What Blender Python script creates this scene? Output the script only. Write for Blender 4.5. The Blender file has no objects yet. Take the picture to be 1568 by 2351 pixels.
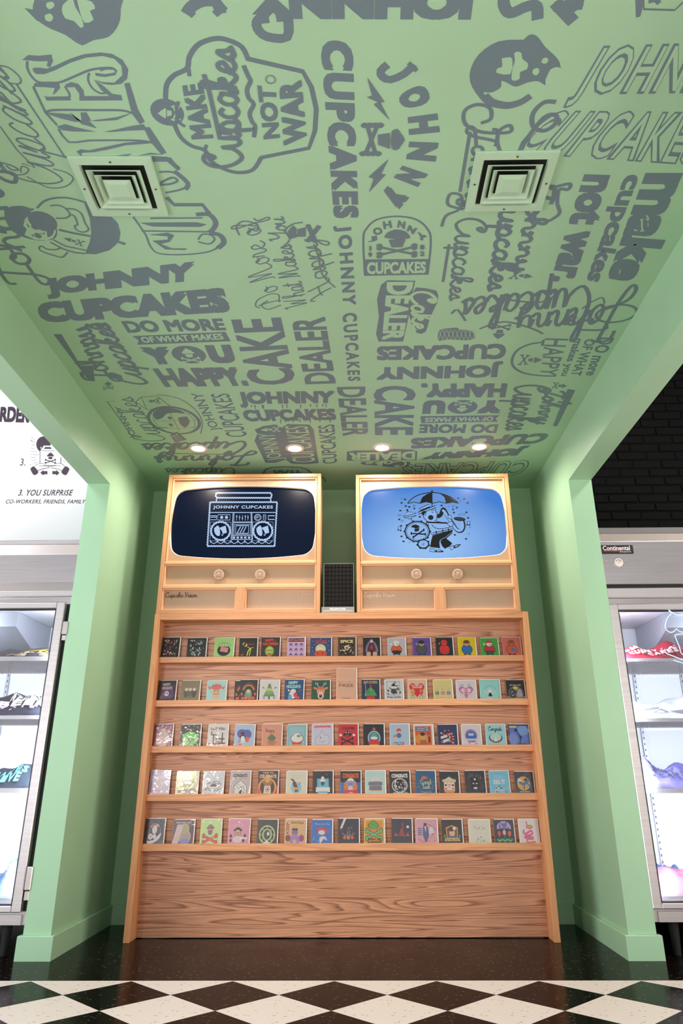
import bpy, bmesh, math, random
from mathutils import Vector, Matrix
from mathutils.geometry import tessellate_polygon
random.seed(7)
SC = bpy.context.scene
COL = SC.collection

def lin(c):
    r = []
    for v in c:
        v = v / 255.0
        r.append(v / 12.92 if v <= 0.04045 else ((v + 0.055) / 1.055) ** 2.4)
    return (r[0], r[1], r[2], 1.0)

# ------------------------------------------------------------------ camera
PITCH, YAW, ROLL = 0.405309864, 0.0126866389, -0.00379491041
FPX, CX, CY, CAMH = 1701.64944, 794.396195, 1051.30198, 0.80
IMW, IMH = 1568.0, 2351.0
cp, sp = math.cos(PITCH), math.sin(PITCH)
cyw, syw = math.cos(YAW), math.sin(YAW)
_f = Vector((-syw * cp, cyw * cp, sp))
_r = Vector((cyw, syw, 0.0))
_u = _r.cross(_f)
cr, sr = math.cos(ROLL), math.sin(ROLL)
CR = cr * _r + sr * _u
CU = -sr * _r + cr * _u
CF = _f
CAM = Vector((0, 0, CAMH))
cam_data = bpy.data.cameras.new('camera')
cam = bpy.data.objects.new('camera', cam_data)
COL.objects.link(cam)
m = Matrix.Identity(4)
for i in range(3):
    m[i][0], m[i][1], m[i][2], m[i][3] = CR[i], CU[i], -CF[i], CAM[i]
cam.matrix_world = m
cam_data.sensor_fit = 'HORIZONTAL'
cam_data.sensor_width = 36.0
cam_data.lens = FPX / IMW * 36.0
cam_data.shift_x = (IMW / 2 - CX) / IMW
cam_data.shift_y = -(IMH / 2 - CY) / IMW
cam_data.clip_start = 0.02
SC.camera = cam

# ------------------------------------------------------------------ world, exposure, lights
SC.view_settings.view_transform = 'Standard'
SC.view_settings.look = 'None'
SC.view_settings.exposure = 0.0
SC.view_settings.gamma = 1.0
SC.view_settings.use_curve_mapping = False
SC.cycles.max_bounces = 8
SC.cycles.diffuse_bounces = 5
SC.cycles.glossy_bounces = 4
SC.cycles.transmission_bounces = 6
SC.cycles.transparent_max_bounces = 12
SC.cycles.use_denoising = True
SC.cycles.sample_clamp_indirect = 6.0
SC.cycles.caustics_reflective = False
SC.cycles.caustics_refractive = False
W = bpy.data.worlds.new('world'); SC.world = W
W.use_nodes = True
W.node_tree.nodes['Background'].inputs[0].default_value = lin((236, 240, 246))
W.node_tree.nodes['Background'].inputs[1].default_value = 0.25

def area(name, loc, target, sx, sy, power, col):
    d = bpy.data.lights.new(name, 'AREA'); d.shape = 'RECTANGLE'; d.size = sx; d.size_y = sy
    d.energy = power; d.color = lin(col)[:3]
    o = bpy.data.objects.new(name, d); COL.objects.link(o)
    o.location = loc
    o.rotation_euler = (Vector(target) - Vector(loc)).to_track_quat('-Z', 'Y').to_euler()
    return o
# storefront windows behind the camera, ceiling panels over the two side bays, plus added fill lamps
area('storefront_window_light', (0.3, -3.4, 1.5), (0.0, 4.0, 2.4), 5.4, 2.4, 88, (255, 250, 244))
area('floor_bounce_fill', (0.0, -0.5, 3.9), (0.0, -0.3, 0.0), 3.4, 1.4, 250, (255, 248, 242))  # unseen panel added to bounce light off the floor onto the ceiling
area('left_side_fill', (-4.4, 1.8, 0.9), (0.0, 2.6, 2.3), 2.2, 1.4, 95, (240, 247, 255))  # low fill added to lift the left beam soffit and right inner wall
area('left_front_fill', (-2.5, -0.3, 1.35), (0.6, 4.4, 1.7), 0.7, 2.1, 26, (250, 250, 255))  # tall fill panel added at the front left, no window there
area('right_front_fill', (2.3, -0.3, 1.35), (-0.6, 4.4, 1.7), 0.7, 2.1, 16, (255, 248, 238))  # matching tall fill added at the front right, no window there
area('left_bay_light', (-3.2, 2.7, 3.95), (-2.9, 3.5, 1.0), 1.4, 1.6, 68, (232, 244, 255))
area('right_side_fill', (4.3, 2.2, 0.95), (0.0, 2.9, 2.0), 1.8, 1.4, 62, (255, 247, 236))  # added fill that brightens the left inner wall from the right
area('right_bay_light', (2.9, 2.5, 3.95), (2.2, 3.9, 1.0), 0.5, 0.5, 48, (250, 248, 246))

# unseen spot lamp added to brighten the card ledges
_d = bpy.data.lights.new('card_fill_spot', 'SPOT'); _d.energy = 340; _d.spot_size = math.radians(27); _d.spot_blend = 0.7
_d.shadow_soft_size = 0.12; _d.color = lin((255, 240, 228))[:3]
_o = bpy.data.objects.new('card_fill_spot', _d); COL.objects.link(_o); _o.location = (-2.2, -0.6, 2.2)
_o.rotation_euler = (Vector((-0.1, 4.6, 0.85)) - Vector(_o.location)).to_track_quat('-Z', 'Y').to_euler()

# ------------------------------------------------------------------ measured room
XL, XR, YB, ZC, ZH, YP, TW = -1.4765, 1.2792, 5.0838, 2.7261, 2.4242, 4.1477, 0.1348
BT, BH = 0.0193, 0.1026
SL, SR, YS, ZS, STH = -1.234, 1.0487, 4.541, 1.7183, 0.034
Y0 = 0.45

def at(x, y, axis, val):
    d = CR * ((x - CX) / FPX) - CU * ((y - CY) / FPX) + CF
    t = (val - CAM[axis]) / d[axis]
    return CAM + d * t

# ------------------------------------------------------------------ materials
MATS = {}
def nodes(name):
    mt = bpy.data.materials.new(name); mt.use_nodes = True
    nt = mt.node_tree
    b = nt.nodes['Principled BSDF']
    MATS[name] = mt
    return mt, nt, b
def N(nt, kind, **kw):
    n = nt.nodes.new(kind)
    for k, v in kw.items():
        if k.startswith('i_'):
            n.inputs[k[2:].replace('_', ' ')].default_value = v
        else:
            setattr(n, k, v)
    return n
def mat(name, col, rough=0.5, metal=0.0, noise=0.0, nscale=20.0, bump=0.0, bscale=200.0, coat=0.0, spec=0.5, stretch=None):
    mt, nt, b = nodes(name)
    b.inputs['Base Color'].default_value = lin(col)
    b.inputs['Roughness'].default_value = rough
    b.inputs['Metallic'].default_value = metal
    b.inputs['Coat Weight'].default_value = coat
    b.inputs['Coat Roughness'].default_value = 0.08
    b.inputs['Specular IOR Level'].default_value = spec
    tc = N(nt, 'ShaderNodeTexCoord')
    src = tc.outputs['Object']
    if stretch:
        mp = N(nt, 'ShaderNodeMapping'); mp.inputs['Scale'].default_value = stretch
        nt.links.new(src, mp.inputs['Vector']); src = mp.outputs['Vector']
    if noise > 0:
        n = N(nt, 'ShaderNodeTexNoise', i_Scale=nscale, i_Detail=4.0)
        nt.links.new(src, n.inputs['Vector'])
        r = N(nt, 'ShaderNodeValToRGB')
        a = lin(tuple(max(0, v * (1 - noise)) for v in col)); c = lin(tuple(min(255, v * (1 + noise)) for v in col))
        r.color_ramp.elements[0].color = a; r.color_ramp.elements[1].color = c
        r.color_ramp.elements[0].position = 0.3; r.color_ramp.elements[1].position = 0.7
        nt.links.new(n.outputs['Fac'], r.inputs['Fac']); nt.links.new(r.outputs['Color'], b.inputs['Base Color'])
    if bump > 0:
        n = N(nt, 'ShaderNodeTexNoise', i_Scale=bscale, i_Detail=3.0)
        nt.links.new(src, n.inputs['Vector'])
        bm_ = N(nt, 'ShaderNodeBump', i_Strength=bump, i_Distance=0.002)
        nt.links.new(n.outputs['Fac'], bm_.inputs['Height']); nt.links.new(bm_.outputs['Normal'], b.inputs['Normal'])
    return mt
def emit(name, col, s):
    mt, nt, b = nodes(name)
    b.inputs['Base Color'].default_value = (0, 0, 0, 1)
    b.inputs['Emission Color'].default_value = lin(col)
    b.inputs['Emission Strength'].default_value = s
    return mt
def wood(name, light, dark, axis, bands=1.0, rough=0.42, contrast=1.0, pores=0.5):
    """oak: long figure running along `axis` (0 = x, 2 = z), wavy cathedral rings across it"""
    mt, nt, b = nodes(name)
    b.inputs['Roughness'].default_value = rough
    tc = N(nt, 'ShaderNodeTexCoord')
    mp = N(nt, 'ShaderNodeMapping')
    s = [9.0, 9.0, 13.0]; s[axis] = 0.5
    mp.inputs['Scale'].default_value = s
    nt.links.new(tc.outputs['Object'], mp.inputs['Vector'])
    n1 = N(nt, 'ShaderNodeTexNoise', i_Scale=0.75, i_Detail=2.0, i_Distortion=0.35)
    nt.links.new(mp.outputs['Vector'], n1.inputs['Vector'])
    mul = N(nt, 'ShaderNodeMath', operation='MULTIPLY'); mul.inputs[1].default_value = 24.0 * bands
    nt.links.new(n1.outputs['Fac'], mul.inputs[0])
    fr = N(nt, 'ShaderNodeMath', operation='FRACT'); nt.links.new(mul.outputs[0], fr.inputs[0])
    rr = N(nt, 'ShaderNodeValToRGB')
    e = rr.color_ramp.elements
    e[0].position = 0.0; e[0].color = (0, 0, 0, 1)
    e[1].position = 0.55; e[1].color = (0.25, 0.25, 0.25, 1)
    x = e.new(0.86); x.color = (1, 1, 1, 1)
    x = e.new(1.0); x.color = (0, 0, 0, 1)
    nt.links.new(fr.outputs[0], rr.inputs['Fac'])
    mp2 = N(nt, 'ShaderNodeMapping'); s2 = [260.0, 260.0, 260.0]; s2[axis] = 7.0
    mp2.inputs['Scale'].default_value = s2
    nt.links.new(tc.outputs['Object'], mp2.inputs['Vector'])
    n2 = N(nt, 'ShaderNodeTexNoise', i_Scale=1.0, i_Detail=2.0)
    nt.links.new(mp2.outputs['Vector'], n2.inputs['Vector'])
    r2 = N(nt, 'ShaderNodeValToRGB'); r2.color_ramp.elements[0].position = 0.42; r2.color_ramp.elements[1].position = 0.62
    nt.links.new(n2.outputs['Fac'], r2.inputs['Fac'])
    add = N(nt, 'ShaderNodeMath', operation='MULTIPLY_ADD'); add.inputs[1].default_value = pores * 0.45
    nt.links.new(r2.outputs['Color'], add.inputs[0])
    mu = N(nt, 'ShaderNodeMath', operation='MULTIPLY'); mu.inputs[1].default_value = 0.75 * contrast
    nt.links.new(rr.outputs['Color'], mu.inputs[0]); nt.links.new(mu.outputs[0], add.inputs[2])
    mx = N(nt, 'ShaderNodeMix', data_type='RGBA')
    mx.inputs[6].default_value = lin(light); mx.inputs[7].default_value = lin(dark)
    nt.links.new(add.outputs[0], mx.inputs[0])
    nt.links.new(mx.outputs[2], b.inputs['Base Color'])
    bp = N(nt, 'ShaderNodeBump', i_Strength=0.12, i_Distance=0.001)
    nt.links.new(n2.outputs['Fac'], bp.inputs['Height']); nt.links.new(bp.outputs['Normal'], b.inputs['Normal'])
    return mt
def tile_mat(name, base, fleck, rough):
    mt, nt, b = nodes(name)
    tc = N(nt, 'ShaderNodeTexCoord')
    mp = N(nt, 'ShaderNodeMapping'); mp.inputs['Scale'].default_value = (38, 90, 60)
    mp.inputs['Rotation'].default_value = (0, 0, 0.5)
    nt.links.new(tc.outputs['Object'], mp.inputs['Vector'])
    v = N(nt, 'ShaderNodeTexVoronoi', i_Scale=1.0, i_Randomness=1.0)
    nt.links.new(mp.outputs['Vector'], v.inputs['Vector'])
    r = N(nt, 'ShaderNodeValToRGB'); r.color_ramp.elements[0].position = 0.18; r.color_ramp.elements[1].position = 0.25
    r.color_ramp.elements[0].color = (1, 1, 1, 1); r.color_ramp.elements[1].color = (0, 0, 0, 1)
    nt.links.new(v.outputs['Distance'], r.inputs['Fac'])
    wn = N(nt, 'ShaderNodeSeparateColor'); nt.links.new(v.outputs['Color'], wn.inputs[0])
    gt = N(nt, 'ShaderNodeMath', operation='GREATER_THAN'); gt.inputs[1].default_value = 0.72
    nt.links.new(wn.outputs[0], gt.inputs[0])
    mm = N(nt, 'ShaderNodeMath', operation='MULTIPLY')
    nt.links.new(r.outputs['Color'], mm.inputs[0]); nt.links.new(gt.outputs[0], mm.inputs[1])
    mx = N(nt, 'ShaderNodeMix', data_type='RGBA')
    mx.inputs[6].default_value = lin(base); mx.inputs[7].default_value = lin(fleck)
    nt.links.new(mm.outputs[0], mx.inputs[0]); nt.links.new(mx.outputs[2], b.inputs['Base Color'])
    b.inputs['Roughness'].default_value = rough
    b.inputs['IOR'].default_value = 1.10
    n = N(nt, 'ShaderNodeTexNoise', i_Scale=3.0, i_Detail=2.0); nt.links.new(tc.outputs['Object'], n.inputs['Vector'])
    bp = N(nt, 'ShaderNodeBump', i_Strength=0.05, i_Distance=0.01)
    nt.links.new(n.outputs['Fac'], bp.inputs['Height']); nt.links.new(bp.outputs['Normal'], b.inputs['Normal'])
    return mt
def print_mat(name, rough, coat, emission=0.0):
    mt, nt, b = nodes(name)
    a = N(nt, 'ShaderNodeAttribute', attribute_name='Col')
    nt.links.new(a.outputs['Color'], b.inputs['Base Color'])
    b.inputs['Roughness'].default_value = rough; b.inputs['Coat Weight'].default_value = coat
    b.inputs['Coat Roughness'].default_value = 0.1
    if emission:
        b.inputs['Base Color'].default_value = (0, 0, 0, 1)
        for l in list(nt.links):
            if l.to_socket == b.inputs['Base Color']: nt.links.remove(l)
        nt.links.new(a.outputs['Color'], b.inputs['Emission Color'])
        b.inputs['Emission Strength'].default_value = emission
        b.inputs['Roughness'].default_value = 0.25
    return mt
def sheet_glass(name, tint, rough, refl, bump=0.0):
    mt = bpy.data.materials.new(name); mt.use_nodes = True; nt = mt.node_tree
    for n in list(nt.nodes): nt.nodes.remove(n)
    out = N(nt, 'ShaderNodeOutputMaterial'); t = N(nt, 'ShaderNodeBsdfTransparent'); g = N(nt, 'ShaderNodeBsdfGlossy')
    t.inputs['Color'].default_value = tint; g.inputs['Roughness'].default_value = rough
    fr = N(nt, 'ShaderNodeFresnel', i_IOR=1.5)
    ad = N(nt, 'ShaderNodeMath', operation='ADD'); ad.inputs[1].default_value = refl
    mx = N(nt, 'ShaderNodeMixShader')
    nt.links.new(fr.outputs[0], ad.inputs[0]); nt.links.new(ad.outputs[0], mx.inputs[0])
    nt.links.new(t.outputs[0], mx.inputs[1]); nt.links.new(g.outputs[0], mx.inputs[2]); nt.links.new(mx.outputs[0], out.inputs[0])
    if bump:
        tc = N(nt, 'ShaderNodeTexCoord')
        n = N(nt, 'ShaderNodeTexNoise', i_Scale=28.0, i_Detail=2.0, i_Distortion=1.2)
        nt.links.new(tc.outputs['Object'], n.inputs['Vector'])
        bp = N(nt, 'ShaderNodeBump', i_Strength=bump, i_Distance=0.01)
        nt.links.new(n.outputs['Fac'], bp.inputs['Height'])
        nt.links.new(bp.outputs['Normal'], g.inputs['Normal'])
    MATS[name] = mt
    return mt

GREEN = (168, 206, 170)
mat('mint_paint', GREEN, rough=0.42, noise=0.015, nscale=2.0, bump=0.05, bscale=350, spec=0.3)
mat('vent_paint', (182, 212, 182), rough=0.45)
print_mat('ceiling_print', 0.42, 0.0)
mat('white_wall', (246, 243, 242), rough=0.6)
mat('black_paint', (5, 5, 5), rough=0.7, spec=.1)
mat('black_brick', (6, 6, 6), rough=0.75, noise=0.2, nscale=14, bump=0.7, bscale=45, spec=.15)
mat('grey_wall', (190, 190, 188), rough=0.7)
mat('dark_ceiling', (60, 60, 62), rough=0.8)
tile_mat('black_vinyl', (17, 12, 11), (100, 90, 82), 0.16)
tile_mat('white_vinyl', (226, 213, 205), (150, 128, 116), 0.28)
mat('grout', (60, 50, 45), rough=0.7)
wood('oak_panel', (208, 150, 115), (120, 66, 40), 0, bands=1.0)
wood('oak_panel_seam', (205, 158, 128), (122, 74, 48), 0)
wood('oak_lip', (218, 157, 112), (168, 104, 66), 0, bands=0.6, contrast=0.6)
wood('oak_side', (226, 160, 110), (180, 112, 68), 2, bands=0.5, contrast=0.45)
wood('maple_frame', (214, 156, 112), (182, 120, 78), 2, bands=0.4, contrast=0.4, pores=0.4)
wood('maple_rail', (214, 156, 112), (182, 120, 78), 0, bands=0.4, contrast=0.4, pores=0.4)
mat('pale_trim', (228, 180, 136), rough=0.35)
mat('beige_board', (184, 152, 122), rough=0.42, bump=0.05, bscale=500)
mat('beige_edge', (250, 225, 205), rough=0.35)
mat('knob_clay', (196, 165, 142), rough=0.5)
mat('nameplate', (88, 62, 48), rough=0.3, metal=0.4)
mat('steel', (212, 207, 210), rough=0.3, metal=1.0, noise=0.04, nscale=6, stretch=(0.6, 1, 30))
mat('steel_bright', (228, 223, 223), rough=0.24, metal=1.0)
mat('steel_satin', (208, 202, 203), rough=0.36, metal=0.85, noise=0.03, nscale=5, stretch=(0.5, 1, 20))
mat('dark_gap', (10, 8, 8), rough=0.6)
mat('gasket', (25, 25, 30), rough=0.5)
mat('fridge_liner', (238, 240, 246), rough=0.4)
mat('evaporator_grey', (176, 180, 190), rough=0.35, metal=0.3)
mat('rubber', (18, 18, 18), rough=0.7)
mat('foam_black', (16, 14, 14), rough=0.9)
mat('silver_plate', (205, 195, 195), rough=0.3, metal=0.8)
mat('paper_white', (252, 248, 247), rough=0.55)
print_mat('card_print', 0.4, 0.08)
print_mat('wall_print', 0.6, 0.0)
print_mat('plate_print', 0.4, 0.0)
print_mat('screen_print', 0.2, 0.0, 0.95)
sheet_glass('pane_glass', (0.97, 0.985, 1.0, 1), 0.02, 0.03)
sheet_glass('sleeve_film', (0.985, 0.985, 0.985, 1), 0.09, -0.027, bump=0.15)
emit('lamp_glow', (255, 246, 232), 30.0)
emit('led_strip', (238, 244, 255), 9.0)
emit('decal_glow', (205, 232, 255), 1.3)  # glow put into the cupcake decal, which is no lamp
mat('lamp_trim', (232, 205, 195), rough=0.4)
def perforated():
    mt, nt, b = nodes('perforated_board')
    tc = N(nt, 'ShaderNodeTexCoord'); mp = N(nt, 'ShaderNodeMapping'); mp.inputs['Scale'].default_value = (112, 112, 112)
    nt.links.new(tc.outputs['Object'], mp.inputs['Vector'])
    sx = N(nt, 'ShaderNodeSeparateXYZ'); nt.links.new(mp.outputs['Vector'], sx.inputs[0])
    acc = None
    for k in (0, 2):
        f = N(nt, 'ShaderNodeMath', operation='FRACT'); nt.links.new(sx.outputs[k], f.inputs[0])
        s = N(nt, 'ShaderNodeMath', operation='SUBTRACT'); s.inputs[1].default_value = 0.5; nt.links.new(f.outputs[0], s.inputs[0])
        q = N(nt, 'ShaderNodeMath', operation='MULTIPLY'); nt.links.new(s.outputs[0], q.inputs[0]); nt.links.new(s.outputs[0], q.inputs[1])
        if acc is None: acc = q
        else:
            a = N(nt, 'ShaderNodeMath', operation='ADD'); nt.links.new(acc.outputs[0], a.inputs[0]); nt.links.new(q.outputs[0], a.inputs[1]); acc = a
    lt = N(nt, 'ShaderNodeMath', operation='LESS_THAN'); lt.inputs[1].default_value = 0.062; nt.links.new(acc.outputs[0], lt.inputs[0])
    mx = N(nt, 'ShaderNodeMix', data_type='RGBA'); mx.inputs[6].default_value = lin((205, 172, 146)); mx.inputs[7].default_value = lin((95, 68, 52))
    nt.links.new(lt.outputs[0], mx.inputs[0]); nt.links.new(mx.outputs[2], b.inputs['Base Color']); b.inputs['Roughness'].default_value = 0.5
perforated()

# ------------------------------------------------------------------ mesh helpers
def link_mesh(name, bm, m_, parent=None, smooth=False):
    me = bpy.data.meshes.new(name); bm.to_mesh(me); bm.free()
    ms = m_ if isinstance(m_, (list, tuple)) else [m_]
    for q in ms: me.materials.append(MATS[q])
    if smooth:
        for p in me.polygons: p.use_smooth = True
    o = bpy.data.objects.new(name, me); COL.objects.link(o)
    if parent is not None: o.parent = parent
    return o
def box(bm, x0, x1, y0, y1, z0, z1, bev=0.0, mi=0):
    r = bmesh.ops.create_cube(bm, size=1.0)
    vs = r['verts']
    for v in vs:
        v.co = Vector((x0 + (v.co.x + .5) * (x1 - x0), y0 + (v.co.y + .5) * (y1 - y0), z0 + (v.co.z + .5) * (z1 - z0)))
    fs = set(f for v in vs for f in v.link_faces)
    for f in fs: f.material_index = mi
    if bev > 0:
        es = list(set(e for v in vs for e in v.link_edges))
        bmesh.ops.bevel(bm, geom=es, offset=bev, segments=1, affect='EDGES')
def mbox(name, m_, parent, *a, bev=0.0):
    bm = bmesh.new(); box(bm, *a, bev=bev); return link_mesh(name, bm, m_, parent)
def prism(bm, pts, axis, a, b):
    """extrude polygon pts (2-D) along axis between a and b"""
    def mk(p, t):
        if axis == 0: return (t, p[0], p[1])
        if axis == 1: return (p[0], t, p[1])
        return (p[0], p[1], t)
    A = [bm.verts.new(mk(p, a)) for p in pts]; B = [bm.verts.new(mk(p, b)) for p in pts]
    n = len(pts)
    bm.faces.new(A); bm.faces.new(B[::-1])
    for i in range(n): bm.faces.new((A[i], B[i], B[(i + 1) % n], A[(i + 1) % n]))
    bmesh.ops.recalc_face_normals(bm, faces=bm.faces[:])
def tube(bm, pts, r, seg=8):
    pts = [Vector(p) for p in pts]
    rings = []
    for i, p in enumerate(pts):
        t = (pts[min(i + 1, len(pts) - 1)] - pts[max(i - 1, 0)]).normalized()
        u = t.cross(Vector((0, 0.3, 1))).normalized(); w = t.cross(u)
        rings.append([bm.verts.new(p + r * (math.cos(2 * math.pi * k / seg) * u + math.sin(2 * math.pi * k / seg) * w)) for k in range(seg)])
    for a, b in zip(rings, rings[1:]):
        for k in range(seg): bm.faces.new((a[k], a[(k + 1) % seg], b[(k + 1) % seg], b[k]))
    bm.faces.new(rings[0][::-1]); bm.faces.new(rings[-1])
def disc_prism(bm, cx, cz, r, y0, y1, seg=28, scallop=0.0, nsc=24):
    """short cylinder whose axis is y"""
    A, B = [], []
    for k in range(seg):
        t = 2 * math.pi * k / seg
        rr_ = r * (1 + scallop * math.cos(nsc * t))
        A.append(bm.verts.new((cx + rr_ * math.cos(t), y0, cz + rr_ * math.sin(t))))
        B.append(bm.verts.new((cx + rr_ * math.cos(t), y1, cz + rr_ * math.sin(t))))
    bm.faces.new(A); bm.faces.new(B[::-1])
    for k in range(seg): bm.faces.new((A[k], B[k], B[(k + 1) % seg], A[(k + 1) % seg]))
    bmesh.ops.recalc_face_normals(bm, faces=bm.faces[:])
def thing(name, label, cat, loc=(0, 0, 0), group=None):
    o = bpy.data.objects.new(name, None); COL.objects.link(o); o.location = loc
    o.empty_display_size = 0.05
    o['label'] = label; o['category'] = cat
    if group: o['group'] = group
    return o
def tag(o, label, cat, group=None):
    o['label'] = label; o['category'] = cat
    if group: o['group'] = group
    return o
def place(t, children):
    """children were modelled in world space; keep them there under an Empty with a location"""
    for c in children: c.matrix_parent_inverse = Matrix.Translation(-Vector(t.location))
def struct(o):
    o['kind'] = 'structure'; return o

# ------------------------------------------------------------------ flat print: canvas, lettering
_textcache = {}
TEXTDIM = {}
def textmesh(s, weight=0.0, res=3, shear=0.0, space=1.0):
    key = (s, weight, res, shear, space)
    if key in _textcache: return _textcache[key]
    cu = bpy.data.curves.new('t', 'FONT'); cu.body = s; cu.resolution_u = res
    cu.offset = weight; cu.shear = shear; cu.space_character = space; cu.fill_mode = 'FRONT'
    o = bpy.data.objects.new('t', cu); COL.objects.link(o)
    bpy.context.view_layer.update()
    dg = bpy.context.evaluated_depsgraph_get()
    me = bpy.data.meshes.new_from_object(o.evaluated_get(dg))
    vs = [(v.co.x, v.co.y) for v in me.vertices]; fs = [tuple(p.vertices) for p in me.polygons]
    bpy.data.objects.remove(o); bpy.data.curves.remove(cu); bpy.data.meshes.remove(me)
    x0 = min(v[0] for v in vs); x1 = max(v[0] for v in vs); y0 = min(v[1] for v in vs); y1 = max(v[1] for v in vs)
    vs = [((v[0] - x0) / (x1 - x0), (v[1] - y0) / (y1 - y0)) for v in vs]
    # neighbouring letters alternate in height so that fat letters may overlap
    par = list(range(len(vs)))
    def find(a):
        while par[a] != a: par[a] = par[par[a]]; a = par[a]
        return a
    for f in fs:
        for k in f[1:]: par[find(k)] = find(f[0])
    lab = {}; xs = {}
    for i in range(len(vs)): r = find(i); xs[r] = min(xs.get(r, 9), vs[i][0])
    for n, r in enumerate(sorted(xs, key=lambda r: xs[r])): lab[r] = (n % 3) * .3
    ex = [lab[find(i)] for i in range(len(vs))]
    TEXTDIM[key] = (x1 - x0, y1 - y0)
    _textcache[key] = (vs, fs, ex)
    return vs, fs, ex
def smoothpts(pts, k=5):
    if len(pts) < 3: return list(pts)
    out = []
    n = len(pts)
    for i in range(n - 1):
        p0 = pts[max(i - 1, 0)]; p1 = pts[i]; p2 = pts[i + 1]; p3 = pts[min(i + 2, n - 1)]
        for j in range(k):
            t = j / k
            out.append(tuple(0.5 * ((2 * p1[d]) + (-p0[d] + p2[d]) * t + (2 * p0[d] - 5 * p1[d] + 4 * p2[d] - p3[d]) * t * t + (-p0[d] + 3 * p1[d] - 3 * p2[d] + p3[d]) * t ** 3) for d in (0, 1)))
    out.append(tuple(pts[-1]))
    return out
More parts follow.
